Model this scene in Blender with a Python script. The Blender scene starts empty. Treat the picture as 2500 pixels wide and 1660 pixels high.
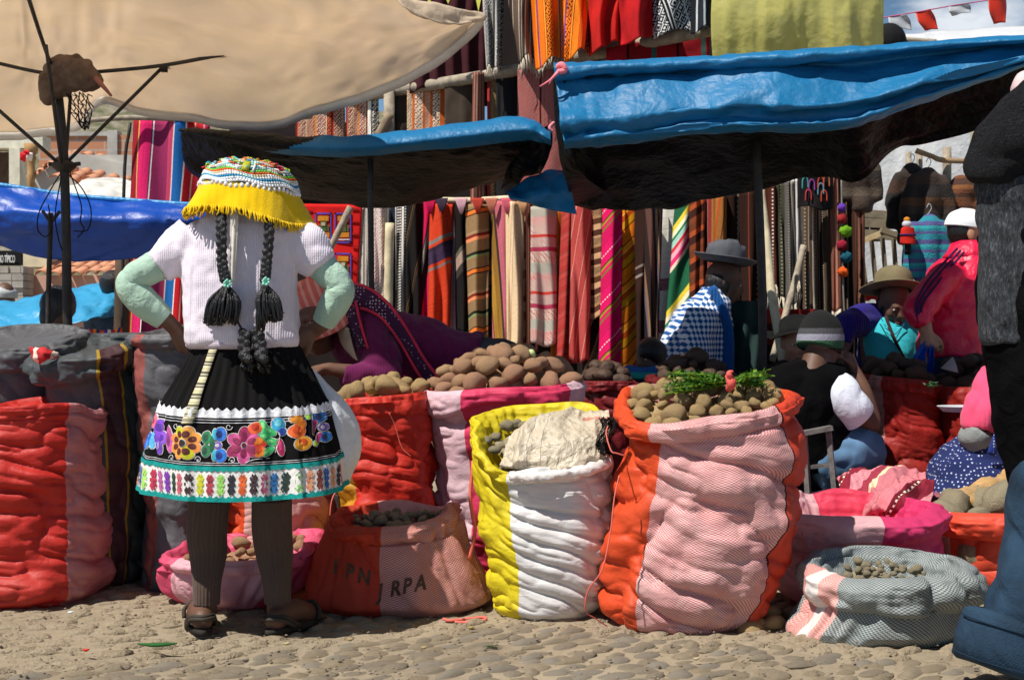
import bpy, bmesh, math, random
import numpy as np
from mathutils import Vector, Matrix
PI = math.pi
S = bpy.context.scene
C = S.collection
# ------------------------------------------------------------ camera, sky, sun, exposure
FPX, EYE = 3200.0, 0.92            # focal length in photo pixels, height of the lens
cam = bpy.data.objects.new('camera', bpy.data.cameras.new('camera'))
C.objects.link(cam); S.camera = cam
cam.data.sensor_width = 36; cam.data.lens = 36 * FPX / 2500
cam.location = (0, 0, EYE); cam.rotation_euler = (PI / 2, 0, 0)
cam.data.clip_start = .05; cam.data.clip_end = 2000
cam.data.dof.use_dof = True; cam.data.dof.focus_distance = 4.2; cam.data.dof.aperture_fstop = 11
SUN = Vector((0.50, 0.40, -1.0)).normalized()      # the way the light travels
elev = math.asin(-SUN.z)
S.world = bpy.data.worlds.new('World'); S.world.use_nodes = True
wn = S.world.node_tree; wn.nodes.clear()
sky = wn.nodes.new('ShaderNodeTexSky'); sky.sky_type = 'NISHITA'; sky.sun_disc = False
sky.sun_elevation = elev; sky.sun_rotation = math.atan2(-SUN.x, -SUN.y); sky.altitude = 3000
bg = wn.nodes.new('ShaderNodeBackground'); bg.inputs[1].default_value = .05
tc = wn.nodes.new('ShaderNodeTexCoord')
mp = wn.nodes.new('ShaderNodeMapping'); mp.inputs['Scale'].default_value = (1, 1, 2.6); mp.inputs['Location'].default_value = (.35, .2, .1)
nz = wn.nodes.new('ShaderNodeTexNoise'); nz.inputs['Scale'].default_value = 5.5; nz.inputs['Detail'].default_value = 7
cr = wn.nodes.new('ShaderNodeValToRGB'); cr.color_ramp.elements[0].position = .585; cr.color_ramp.elements[1].position = .69
cr.color_ramp.elements[1].color = (.85, .85, .85, 1)
mx = wn.nodes.new('ShaderNodeMix'); mx.data_type = 'RGBA'; mx.inputs[7].default_value = (16, 16.6, 17.4, 1)
out = wn.nodes.new('ShaderNodeOutputWorld')
L = wn.links.new
L(tc.outputs['Generated'], mp.inputs[0]); L(mp.outputs[0], nz.inputs['Vector']); L(nz.outputs[0], cr.inputs[0])
sx = wn.nodes.new('ShaderNodeSeparateXYZ'); L(tc.outputs['Generated'], sx.inputs[0])
hz = wn.nodes.new('ShaderNodeMapRange'); hz.inputs[1].default_value = .02; hz.inputs[2].default_value = .30; hz.inputs[3].default_value = .9; hz.inputs[4].default_value = 0; L(sx.outputs[2], hz.inputs[0])
hm = wn.nodes.new('ShaderNodeMix'); hm.data_type = 'RGBA'; hm.inputs[7].default_value = (5.4, 11.0, 17.5, 1); L(hz.outputs[0], hm.inputs[0]); L(sky.outputs[0], hm.inputs[6])
L(cr.outputs[0], mx.inputs[0]); L(hm.outputs[2], mx.inputs[6]); L(mx.outputs[2], bg.inputs[0]); L(bg.outputs[0], out.inputs[0])
sun = bpy.data.objects.new('sun', bpy.data.lights.new('sun', 'SUN')); C.objects.link(sun)
sun.data.energy = 5.0; sun.data.angle = math.radians(.5); sun.data.color = (1, .955, .89)
sun.rotation_euler = SUN.to_track_quat('-Z', 'Y').to_euler(); sun.location = (-3, -3, 9)
vs = S.view_settings; vs.view_transform = 'Standard'; vs.look = 'None'; vs.gamma = 1; vs.use_curve_mapping = False; vs.exposure = 0.18
S.cycles.max_bounces = 5; S.cycles.diffuse_bounces = 3; S.cycles.transparent_max_bounces = 8

# ------------------------------------------------------------ geometry helpers
def P(px, py, Y): return Vector(((px - 1250) / FPX * Y, Y, EYE - (py - 830) / FPX * Y))
def PA(px, py, Y): return np.array(P(px, py, Y))
def X_(px, Y): return (px - 1250) / FPX * Y
def Z_(py, Y): return EYE - (py - 830) / FPX * Y

def lat(i, j, k, seed):
    n = (i.astype(np.int64) * 374761393 + j.astype(np.int64) * 668265263 + k.astype(np.int64) * 1274126177 + seed * 974711) & 0xFFFFFFFF
    n = ((n ^ (n >> 13)) * 1274126177) & 0xFFFFFFFF
    n = (n ^ (n >> 16)) & 0xFFFF
    return n / 32767.5 - 1.0
def vn(p, seed=0):
    """smooth lattice noise in [-1, 1]; p is (..., 3)"""
    p = np.asarray(p, float); f0 = np.floor(p); f = p - f0; i = f0.astype(np.int64)
    w = f * f * f * (f * (f * 6 - 15) + 10)
    r = 0
    for a in (0, 1):
        for b in (0, 1):
            for c in (0, 1):
                v = lat(i[..., 0] + a, i[..., 1] + b, i[..., 2] + c, seed)
                r = r + v * (w[..., 0] if a else 1 - w[..., 0]) * (w[..., 1] if b else 1 - w[..., 1]) * (w[..., 2] if c else 1 - w[..., 2])
    return r
def fbm(p, seed=0, o=3):
    r = 0; a = 1.0; p = np.asarray(p, float)
    for k in range(o): r = r + a * vn(p * 2 ** k + 7.3 * k, seed + k); a *= .5
    return r / 1.75

WL = {}     # where each parent stands, so that its children can be built in place
def link(o, parent=None, loc=None):
    C.objects.link(o)
    if parent is not None: o.parent = parent; WL[o.name] = WL[parent.name]
    else: o.location = loc if loc is not None else (0, 0, 0); WL[o.name] = Vector(o.location)
    return o
def thing(name, label, cat, loc, group=None):
    o = bpy.data.objects.new(name, None); o.empty_display_size = .1; link(o, None, Vector(loc))
    o['label'] = label; o['category'] = cat
    if group: o['group'] = group
    return o
def mesh_from(V, F, name='mesh', uv=None, smooth=True):
    """V: (n,3), F: (m,4) array or list of tuples; uv: per-loop (m*4,2)"""
    me = bpy.data.meshes.new(name); V = np.asarray(V, np.float32)
    if isinstance(F, np.ndarray):
        k = F.shape[1]; m = len(F)
        me.vertices.add(len(V)); me.vertices.foreach_set('co', V.ravel())
        me.loops.add(m * k); me.loops.foreach_set('vertex_index', F.astype(np.int32).ravel())
        me.polygons.add(m); me.polygons.foreach_set('loop_start', np.arange(0, m * k, k, dtype=np.int32))
        me.update(calc_edges=True)
    else:
        me.from_pydata([tuple(map(float, v)) for v in V], [], [tuple(int(i) for i in f) for f in F])
    if smooth: me.polygons.foreach_set('use_smooth', np.ones(len(me.polygons), bool))
    if uv is not None:
        l = me.uv_layers.new(name='UVMap'); l.data.foreach_set('uv', np.asarray(uv, np.float32).ravel())
    me.validate(clean_customdata=False)
    return me
def obj(name, V, F, mat, parent=None, uv=None, smooth=True, label=None, cat=None, group=None, kind=None, fidx=None):
    """one mesh object; V in world coordinates"""
    V = np.asarray(V, float)
    if parent is not None: base = np.array(WL[parent.name])
    elif kind == 'structure': base = np.zeros(3)
    else: base = np.array([(V[:, 0].min() + V[:, 0].max()) / 2, (V[:, 1].min() + V[:, 1].max()) / 2, V[:, 2].min()])
    me = mesh_from(V - base, F, name, uv, smooth)
    for m in (mat if isinstance(mat, (list, tuple)) else [mat]): me.materials.append(m)
    if fidx is not None: me.polygons.foreach_set('material_index', np.asarray(fidx, np.int32))
    o = bpy.data.objects.new(name, me); link(o, parent, Vector(base) if parent is None else None)
    if label: o['label'] = label
    if cat: o['category'] = cat
    if group: o['group'] = group
    if kind: o['kind'] = kind
    return o
def grid_faces(nv, nu, closed=False):
    i, j = np.meshgrid(np.arange(nv - 1), np.arange(nu if closed else nu - 1), indexing='ij')
    j2 = (j + 1) % nu
    F = np.stack([i * nu + j, i * nu + j2, (i + 1) * nu + j2, (i + 1) * nu + j], -1).reshape(-1, 4)
    return F
def grid_uv(U, Vv, closed=False):
    """U (nu[+1],) V (nv,) -> per-loop uv"""
    nu = len(U) - 1; nv = len(Vv) - 1
    i, j = np.meshgrid(np.arange(nv), np.arange(nu), indexing='ij')
    u = np.stack([U[j], U[j + 1], U[j + 1], U[j]], -1); v = np.stack([Vv[i], Vv[i], Vv[i + 1], Vv[i + 1]], -1)
    return np.stack([u, v], -1).reshape(-1, 2)
def merge(parts):
    Vs, Fs, n = [], [], 0
    for V, F in parts:
        V = np.asarray(V, float); Vs.append(V)
        Fs += [tuple(int(i) + n for i in f) for f in F]; n += len(V)
    return np.concatenate(Vs), Fs
def catmull(pts, n):
    """resample control points (k,d) to n points on a smooth curve"""
    p = np.asarray(pts, float); k = len(p)
    if k == 2: t = np.linspace(0, 1, n)[:, None]; return p[0] * (1 - t) + p[1] * t
    q = np.vstack([2 * p[0] - p[1], p, 2 * p[-1] - p[-2]])
    t = np.linspace(0, k - 1 - 1e-9, n); i = t.astype(int); f = (t - i)[:, None]
    a, b, c, d = q[i], q[i + 1], q[i + 2], q[i + 3]
    return .5 * (2 * b + (c - a) * f + (2 * a - 5 * b + 4 * c - d) * f ** 2 + (3 * b - a - 3 * c + d) * f ** 3)
def tube(pts, rad, n=8, seg=None, cap=True, flat=1.0):
    """round tube along a smooth path; rad: scalar or one per control point; flat squashes depth (world Y)"""
    p = np.asarray([np.array(a, float) for a in pts]); r = np.full(len(p), rad, float) if np.isscalar(rad) else np.asarray(rad, float)
    seg = seg or max(2, (len(p) - 1) * 6 + 1)
    q = catmull(np.column_stack([p, r]), seg); c, r = q[:, :3], np.maximum(q[:, 3], 1e-5)
    t = np.gradient(c, axis=0); t /= np.linalg.norm(t, axis=1)[:, None] + 1e-12
    up = np.array([0, 0, 1.]) if abs(t[0, 2]) < .9 else np.array([0, 1., 0])
    a = np.cross(t[0], up); a /= np.linalg.norm(a); A = []
    for k in range(seg):
        a = a - t[k] * a.dot(t[k]); a /= np.linalg.norm(a); A.append(a)
    A = np.array(A); B = np.cross(t, A); th = np.arange(n) / n * 2 * PI
    off = A[:, None, :] * np.cos(th)[None, :, None] + B[:, None, :] * np.sin(th)[None, :, None]
    off[..., 1] *= flat
    V = (c[:, None, :] + off * r[:, None, None]).reshape(-1, 3)
    F = [tuple(f) for f in grid_faces(seg, n, True)]
    if cap: F += [tuple(range(n))[::-1], tuple((seg - 1) * n + k for k in range(n))]
    return V, F
def rings(rows, n=32, sup=2.0, cap=True):
    """stacked horizontal ellipses: rows of (center xyz, rx, ry[, tilt])"""
    th = np.arange(n) / n * 2 * PI; V = []
    for c, rx, ry in rows:
        cs, sn = np.cos(th), np.sin(th)
        V.append(np.column_stack([c[0] + rx * np.sign(cs) * np.abs(cs) ** (2 / sup), c[1] + ry * np.sign(sn) * np.abs(sn) ** (2 / sup), np.full(n, c[2])]))
    V = np.concatenate(V); k = len(rows); F = [tuple(f) for f in grid_faces(k, n, True)]
    if cap: F += [tuple(range(n))[::-1], tuple((k - 1) * n + j for j in range(n))]
    return V, F
def smooth_rings(rows, m=40, n=32, sup=2.0, cap=True):
    a = np.array([[*c, rx, ry] for c, rx, ry in rows], float); q = catmull(a, m)
    return rings([(r[:3], max(r[3], .001), max(r[4], .001)) for r in q], n, sup, cap)
def ball(c, r, n=14, rot=None):
    r = np.array([r, r, r]) if np.isscalar(r) else np.array(r, float); V = []; m = n // 2 + 2
    for i in range(m):
        ph = PI * (i + .02) / (m - 1 + .04)
        for j in range(n):
            th = 2 * PI * j / n; V.append((math.sin(ph) * math.cos(th), math.sin(ph) * math.sin(th), math.cos(ph)))
    V = np.array(V) * r
    if rot is not None: V = V @ np.array(rot.to_3x3()).T
    F = [tuple(f)[::-1] for f in grid_faces(m, n, True)] + [tuple(range(n)), tuple((m - 1) * n + k for k in range(n))[::-1]]
    return V + np.array(c, float), F
def box(c, s, rz=0, rot=None):
    x, y, z = [a / 2 for a in s]
    V = np.array([(i * x, j * y, k * z) for i in (-1, 1) for j in (-1, 1) for k in (-1, 1)])
    M = np.array((rot or Matrix.Rotation(rz, 3, 'Z')).to_3x3()); V = V @ M.T + np.array(c, float)
    return V, [(0, 1, 3, 2), (4, 6, 7, 5), (0, 4, 5, 1), (2, 3, 7, 6), (0, 2, 6, 4), (1, 5, 7, 3)]
def bar(a, b, w, d=None):
    """square bar between two points"""
    a, b = Vector(a), Vector(b); v = b - a; q = v.to_track_quat('Z', 'Y').to_matrix()
    return box((a + b) / 2, (w, d or w, v.length), rot=q)
def remesh(parts, voxel=.008, sm=4, disp=None):
    """fuse overlapping closed shapes into one continuous skin; returns V, F"""
    V, F = merge(parts); me = mesh_from(V, F, 'tmp'); o = bpy.data.objects.new('tmp', me); C.objects.link(o)
    m = o.modifiers.new('r', 'REMESH'); m.mode = 'VOXEL'; m.voxel_size = voxel; m.use_smooth_shade = True
    if sm: s = o.modifiers.new('s', 'SMOOTH'); s.factor = .5; s.iterations = sm
    bpy.context.view_layer.update()
    ev = o.evaluated_get(bpy.context.evaluated_depsgraph_get()); mm = ev.to_mesh()
    n = len(mm.vertices); v = np.empty(n * 3, np.float32); mm.vertices.foreach_get('co', v); v = v.reshape(-1, 3).astype(float)
    nr = np.empty(n * 3, np.float32); mm.vertex_normals.foreach_get('vector', nr); nr = nr.reshape(-1, 3)
    f = np.empty(len(mm.loops), np.int32); mm.loops.foreach_get('vertex_index', f)
    tot = np.empty(len(mm.polygons), np.int32); mm.polygons.foreach_get('loop_total', tot)
    if (tot == 4).all(): f = f.reshape(-1, 4)
    else: f = [tuple(p.vertices) for p in mm.polygons]
    ev.to_mesh_clear(); bpy.data.objects.remove(o); bpy.data.meshes.remove(me)
    if disp is not None: v = v + nr * disp(v)[:, None]
    return v, f
def patch(ctrl, nu=60, nv=40, wr=None, seed=0):
    """smooth sheet through a lattice of (px, py, Y) control points; returns V, F, uv in metres, grid"""
    A = np.array([[PA(*c) for c in row] for row in ctrl])
    rows = np.array([catmull(r, nu) for r in A]); G = np.array([catmull(rows[:, j], nv) for j in range(nu)]).transpose(1, 0, 2)
    if wr is not None:
        tu = np.gradient(G, axis=1); tv = np.gradient(G, axis=0); N = np.cross(tu, tv); N /= np.linalg.norm(N, axis=2)[..., None] + 1e-9
        U, W = np.meshgrid(np.linspace(0, 1, nu), np.linspace(0, 1, nv)); G = G + N * wr(U, W)[..., None]
    du = np.linalg.norm(np.diff(G[nv // 2], axis=0), axis=1).sum(); dv = np.linalg.norm(np.diff(G[:, nu // 2], axis=0), axis=1).sum()
    return G.reshape(-1, 3), grid_faces(nv, nu), grid_uv(np.linspace(0, du, nu), np.linspace(0, dv, nv)), G
def solidify(o, t=.004, off=0, second=0):
    m = o.modifiers.new('thickness', 'SOLIDIFY'); m.thickness = t; m.offset = off; m.material_offset = second; m.material_offset_rim = 0
    return o

# ------------------------------------------------------------ materials
def srgb(h):
    if isinstance(h, str):
        h = h.lstrip('#'); c = [int(h[i:i + 2], 16) / 255 for i in (0, 2, 4)]
    else: return tuple(h) + (1,) if len(h) == 3 else tuple(h)
    return tuple(x / 12.92 if x <= .04045 else ((x + .055) / 1.055) ** 2.4 for x in c) + (1,)
class NB:
    def __init__(s, name):
        s.m = bpy.data.materials.new(name); s.m.use_nodes = True; s.t = s.m.node_tree; s.b = s.t.nodes['Principled BSDF']
        s.out = s.t.nodes['Material Output']
    def n(s, ty, **kw):
        x = s.t.nodes.new('ShaderNode' + ty)
        for k, v in kw.items(): setattr(x, k, v)
        return x
    def l(s, a, b): s.t.links.new(a, b)
    def val(s, sock, v):
        if hasattr(v, 'links') or isinstance(v, bpy.types.NodeSocket): s.l(v, sock)
        else: sock.default_value = v
    def math(s, op, a, b=None, c=None):
        x = s.n('Math', operation=op); s.val(x.inputs[0], a)
        if b is not None: s.val(x.inputs[1], b)
        if c is not None: s.val(x.inputs[2], c)
        return x.outputs[0]
    def mix(s, f, a, b, blend='MIX'):
        x = s.n('Mix', data_type='RGBA', blend_type=blend); s.val(x.inputs[0], f); s.val(x.inputs[6], a); s.val(x.inputs[7], b); return x.outputs[2]
    def coord(s, kind='Object', scale=(1, 1, 1), rot=(0, 0, 0)):
        t = s.n('TexCoord'); m = s.n('Mapping'); m.inputs['Scale'].default_value = scale; m.inputs['Rotation'].default_value = rot
        s.l(t.outputs[kind], m.inputs[0]); return m.outputs[0]
    def noise(s, vec, scale, detail=4, rough=.55, dist=0):
        x = s.n('TexNoise'); x.inputs['Scale'].default_value = scale; x.inputs['Detail'].default_value = detail
        x.inputs['Roughness'].default_value = rough; x.inputs['Distortion'].default_value = dist; s.l(vec, x.inputs['Vector']); return x.outputs[0]
    def ramp(s, f, stops, const=False):
        x = s.n('ValToRGB'); r = x.color_ramp
        if const: r.interpolation = 'CONSTANT'
        while len(r.elements) < len(stops): r.elements.new(1)
        for e, (p, c) in zip(r.elements, sorted(stops, key=lambda a: a[0])): e.position = p; e.color = c if len(c) == 4 else tuple(c) + (1,)
        s.l(f, x.inputs[0]); return x.outputs[0]
    def map(s, f, a, b, c, d):
        x = s.n('MapRange'); s.val(x.inputs[0], f)
        for k, v in enumerate((a, b, c, d)): x.inputs[k + 1].default_value = v
        return x.outputs[0]
    def bump(s, h, strength=.3, dist=.01, prev=None):
        x = s.n('Bump'); x.inputs['Strength'].default_value = strength; x.inputs['Distance'].default_value = dist; s.l(h, x.inputs['Height'])
        if prev is not None: s.l(prev, x.inputs['Normal'])
        s.l(x.outputs[0], s.b.inputs['Normal']); return x.outputs[0]
    def xyz(s, vec):
        x = s.n('SeparateXYZ'); s.l(vec, x.inputs[0]); return x.outputs
MC = {}
def fab(col, name='cloth', rough=.9, var=.25, vs=9, bs=160, bstr=.25, sheen=.0, wr=.0, wrs=14, trans=0, spec=.25, rel='Object'):
    """plain cloth, felt, skin, wood and the like: colour variation, fine grain and optional creases"""
    key = (str(col), name, rough, var, vs, bs, bstr, sheen, wr, wrs, trans, spec)
    if key in MC: return MC[key]
    b = NB(name); c = srgb(col); v = b.coord(rel); f = b.noise(v, vs, 5)
    lo = tuple(x * (1 - var) for x in c[:3]) + (1,); hi = tuple(min(1, x * (1 + var)) for x in c[:3]) + (1,)
    col_ = b.mix(b.map(f, .3, .7, 0, 1), lo, hi); b.l(col_, b.b.inputs['Base Color'])
    b.b.inputs['Roughness'].default_value = rough; b.b.inputs['Specular IOR Level'].default_value = spec
    if sheen: b.b.inputs['Sheen Weight'].default_value = sheen
    n = None
    if wr: n = b.bump(b.noise(v, wrs, 3, .5, 1.2), wr, .03)
    if bstr: b.bump(b.noise(v, bs, 2), bstr, .004, n)
    if trans:
        t = b.n('BsdfTranslucent'); b.l(col_, t.inputs[0]); m = b.n('MixShader'); m.inputs[0].default_value = trans
        b.l(b.b.outputs[0], m.inputs[1]); b.l(t.outputs[0], m.inputs[2]); b.l(m.outputs[0], b.out.inputs[0])
    MC[key] = b.m; return b.m
def stripes(stops, period=.3, angle=0, name='striped woollen cloth', dots=None, wob=.006, rough=.92, motif=None):
    """woven stripes: stops (0..1 position, colour) repeated every period metres; angle 0 = stripes run down the cloth.
    dots: list of (from, to, colour, pitch) bands broken into little woven dashes; motif: list of (from, to, colour, size) zigzag/diamond bands"""
    b = NB(name); uv = b.coord('UV'); s = b.xyz(uv); u, v = s[0], s[1]
    ca, sa = math.cos(angle), math.sin(angle)
    wn_ = b.noise(uv, 4, 2); w = b.math('MULTIPLY', b.math('SUBTRACT', wn_, .5), wob * 2)
    a = b.math('ADD', b.math('ADD', b.math('MULTIPLY', u, ca), b.math('MULTIPLY', v, sa)), w)
    c = b.math('SUBTRACT', b.math('MULTIPLY', v, ca), b.math('MULTIPLY', u, sa))
    f = b.math('FRACT', b.math('ADD', b.math('DIVIDE', a, period), 10))
    col = b.ramp(f, [(p, srgb(k)) for p, k in stops], True)
    for (p0, p1, k, pitch) in dots or []:
        inb = b.math('MULTIPLY', b.math('GREATER_THAN', f, p0), b.math('LESS_THAN', f, p1))
        on = b.math('GREATER_THAN', b.math('FRACT', b.math('ADD', b.math('DIVIDE', c, pitch), 50)), .45)
        col = b.mix(b.math('MULTIPLY', inb, on), col, srgb(k))
    for (p0, p1, k, size) in motif or []:
        inb = b.math('MULTIPLY', b.math('GREATER_THAN', f, p0), b.math('LESS_THAN', f, p1))
        t = b.math('PINGPONG', b.math('DIVIDE', c, size), .5); q = b.math('PINGPONG', b.math('MULTIPLY', f, period / size), .5)
        on = b.math('GREATER_THAN', b.math('FRACT', b.math('MULTIPLY', b.math('ADD', t, q), 3.0)), .5)
        on = b.math('MULTIPLY', on, b.math('GREATER_THAN', b.math('FRACT', b.math('MULTIPLY', b.math('ADD', c, a), 1.7 / size)), .25))
        col = b.mix(b.math('MULTIPLY', inb, on), col, srgb(k))
    nz_ = b.noise(uv, 60, 3); col = b.mix(1, col, b.mix(nz_, (.9, .9, .9, 1), (1.55, 1.55, 1.55, 1)), 'MULTIPLY')
    cm_ = b.n('CombineXYZ'); b.l(b.math('MULTIPLY', a, 55 / max(.6, period * 3)), cm_.inputs[0]); th_ = b.n('TexNoise'); th_.inputs['Scale'].default_value = 3; th_.inputs['Detail'].default_value = 4; b.l(cm_.outputs[0], th_.inputs['Vector'])
    col = b.mix(1, col, b.ramp(th_.outputs[0], [(.30, (.35, .30, .28)), (.42, (1, 1, 1)), (.60, (1, 1, 1)), (.70, (1.5, 1.3, 1.1))]), 'MULTIPLY')
    b.l(col, b.b.inputs['Base Color']); b.b.inputs['Roughness'].default_value = rough; b.b.inputs['Specular IOR Level'].default_value = .2
    wv = b.n('TexWave'); wv.inputs['Scale'].default_value = 90; wv.inputs['Distortion'].default_value = 2; b.l(uv, wv.inputs[0])
    b.bump(wv.outputs['Fac'], .25, .003)
    return b.m
# ------------------------------------------------------------ ground
R = random.Random(5)
def gz(x, y): return .012 * vn(np.stack([x * 1.3, y * 1.3, x * 0], -1), 3) + .006 * vn(np.stack([x * 4, y * 4, x * 0], -1), 4)
def ground():
    b = NB('dusty earth between stones'); v = b.coord('Object')
    n1, n2 = b.noise(v, 2.2, 6), b.noise(v, 38, 5, .7)
    c = b.mix(b.map(n1, .35, .65, 0, 1), (.22, .17, .11, 1), (.33, .265, .175, 1)); c = b.mix(b.map(n2, .35, .75, 0, .55), c, (.38, .32, .23, 1))
    b.l(c, b.b.inputs['Base Color']); b.b.inputs['Roughness'].default_value = .95; b.bump(n2, .5, .01)
    xs = np.concatenate([[-60, -20, -8], np.linspace(-3.2, 3.2, 160), [8, 20, 60]]); ys = np.concatenate([[-6, 0, 2], np.linspace(3.1, 6, 90), [8, 14, 30, 80, 300]])
    X, Y = np.meshgrid(xs, ys); Z = gz(X, Y) * (np.abs(X) < 5) * (Y < 9) * (Y > 2.5)
    V = np.stack([X, Y, Z], -1).reshape(-1, 3)
    g = obj('ground', V, grid_faces(len(ys), len(xs)), b.m, kind='structure')
    # stones
    mats = []
    for k, (c1, c2) in enumerate([((.39, .31, .20), (.29, .225, .14)), ((.34, .285, .20), (.26, .21, .145)), ((.42, .34, .225), (.31, .245, .16)), ((.29, .27, .23), (.34, .27, .18))]):
        m = NB('dusty river stone'); vv = m.coord('Object'); a = m.noise(vv, 5, 6, .65); d = m.noise(vv, 30, 4, .7)
        oi = m.n('ObjectInfo'); col = m.mix(m.map(a, .35, .65, 0, 1), c1 + (1,), c2 + (1,))
        col = m.mix(m.map(d, .5, .8, 0, .7), col, (.38, .32, .23, 1)); col = m.mix(m.math('MULTIPLY', oi.outputs['Random'], .45), col, (.24, .19, .13, 1))
        m.l(col, m.b.inputs['Base Color']); m.b.inputs['Roughness'].default_value = .85; m.bump(d, .6, .05); mats.append(m.m)
    protos = []
    for k in range(10):
        V_, F_ = ball((0, 0, 0), 1, 12); V_ = V_ * (1 + .22 * vn(V_ * 1.3 + 11 * k, 8)[:, None] + .05 * vn(V_ * 4 + 11 * k, 9)[:, None])
        V_[:, 2] = np.where(V_[:, 2] > 0, V_[:, 2] ** .8 if False else V_[:, 2], V_[:, 2] * .3)
        me = mesh_from(V_, F_, 'cobblestone'); me.materials.append(mats[k % 4]); protos.append((me, V_, F_))
    st = []
    y = 3.42
    while y < 5.7:
        w = .056 * (1 + .1 * math.sin(y * 9)); x = -.42 * y - .1 + R.uniform(0, .05)
        while x < .42 * y + .1:
            l = R.uniform(.055, .125); st.append((x + R.uniform(-.01, .01), y + R.uniform(-.014, .014) + .03 * math.sin(x * 2.3), l * .56, w * R.uniform(.36, .60), R.uniform(.15, .6) + .3 * math.sin(x * 1.1 + 1), R.randrange(10), R.uniform(.009, .020))); x += l * 1.0
        y += w * .98
    st.sort(key=lambda s: abs(s[0]) * .4 + s[1]); rest = []
    for i, (x, y, a, b_, r, k, h) in enumerate(st):
        z = float(gz(np.array([x]), np.array([y]))[0])
        if i < 300:
            o = bpy.data.objects.new('cobblestone', protos[k][0]); link(o, g); o.location = (x, y, z - .006); o.rotation_euler = (R.uniform(-.12, .12), R.uniform(-.12, .12), r); o.scale = (a, b_, h)
        else:
            V_ = protos[k][1] * np.array([a, b_, h]); cs, sn = math.cos(r), math.sin(r)
            rest.append((np.column_stack([V_[:, 0] * cs - V_[:, 1] * sn + x, V_[:, 0] * sn + V_[:, 1] * cs + y, V_[:, 2] + z - .006]), protos[k][2]))
    if rest:
        V_, F_ = merge(rest); obj('cobblestones', V_, F_, mats[0], g, kind='stuff')
    # dust and small pebbles trodden into the joints
    pe = []
    for i in range(1800):
        yy = R.uniform(3.45, 4.9); xx = R.uniform(-.42, .42) * yy; s = R.uniform(.0015, .005)
        V_, F_ = ball((xx, yy, float(gz(np.array([xx]), np.array([yy]))[0]) + R.uniform(.004, .016)), (s * 1.3, s, s * .6), 5); pe.append((V_, F_))
    V_, F_ = merge(pe); obj('gravel', V_, F_, fab((.22, .18, .13), 'grit'), kind='stuff', label='small pale grit scattered over the cobbles', cat='gravel')
    return g
GROUND = ground()
# ------------------------------------------------------------ far left: houses, hill
def mat_wall(col, name, s=6, bump=.4):
    return fab(col, name, .95, .22, s, 60, bump)
WOOD = fab((.30, .22, .14), 'weathered wood', .8, .35, 12, 90, .4); BARK = fab((.36, .30, .22), 'grey bare pole wood', .75, .35, 22, 120, .5)
PEEL = fab((.66, .56, .36), 'peeled pale pole wood', .6, .25, 14, 120, .4); STEEL = fab((.025, .02, .016), 'rusty dark steel tube', .6, .5, 30, 150, .3, spec=.5)
BLK = fab((.008, .008, .009), 'black cloth', .85, .3)
def tiles(parent, x0, x1, y0, z0, y1, z1, w, rows, mat, seed=0):
    """rows of half round clay tiles down a slope, every tile an object"""
    rr = random.Random(seed); n = int((x1 - x0) / w); l = math.hypot(y1 - y0, z1 - z0) / rows
    th = np.linspace(0, PI, 7); V = []
    for t, r in ((0, .42), (1, .52)):
        for rad in (r, r - .1):
            for a in th: V.append((math.cos(a) * rad * w, -t * l * 1.12, math.sin(a) * rad * w * .8))
    F = []
    for k in range(6): F += [(k, k + 1, 14 + k + 1, 14 + k), (7 + k, 21 + k, 22 + k, 8 + k), (14 + k, 15 + k, 22 + k, 21 + k), (k, 7 + k, 8 + k, k + 1)]
    me = mesh_from(np.array(V), F, 'roof_tile'); me.materials.append(mat); base = WL[parent.name]
    sl = math.atan2(z0 - z1, y0 - y1)
    for r in range(rows):
        for i in range(n):
            t = r / rows; o = bpy.data.objects.new('roof_tile', me); link(o, parent)
            o.location = Vector((x0 + (i + .5) * w + rr.uniform(-.008, .008), y0 + (y1 - y0) * t, z0 + (z1 - z0) * t + .02 + rr.uniform(-.008, .012))) - base
            o.rotation_euler = (sl if y0 > y1 else sl, 0, rr.uniform(-.05, .05))
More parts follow.
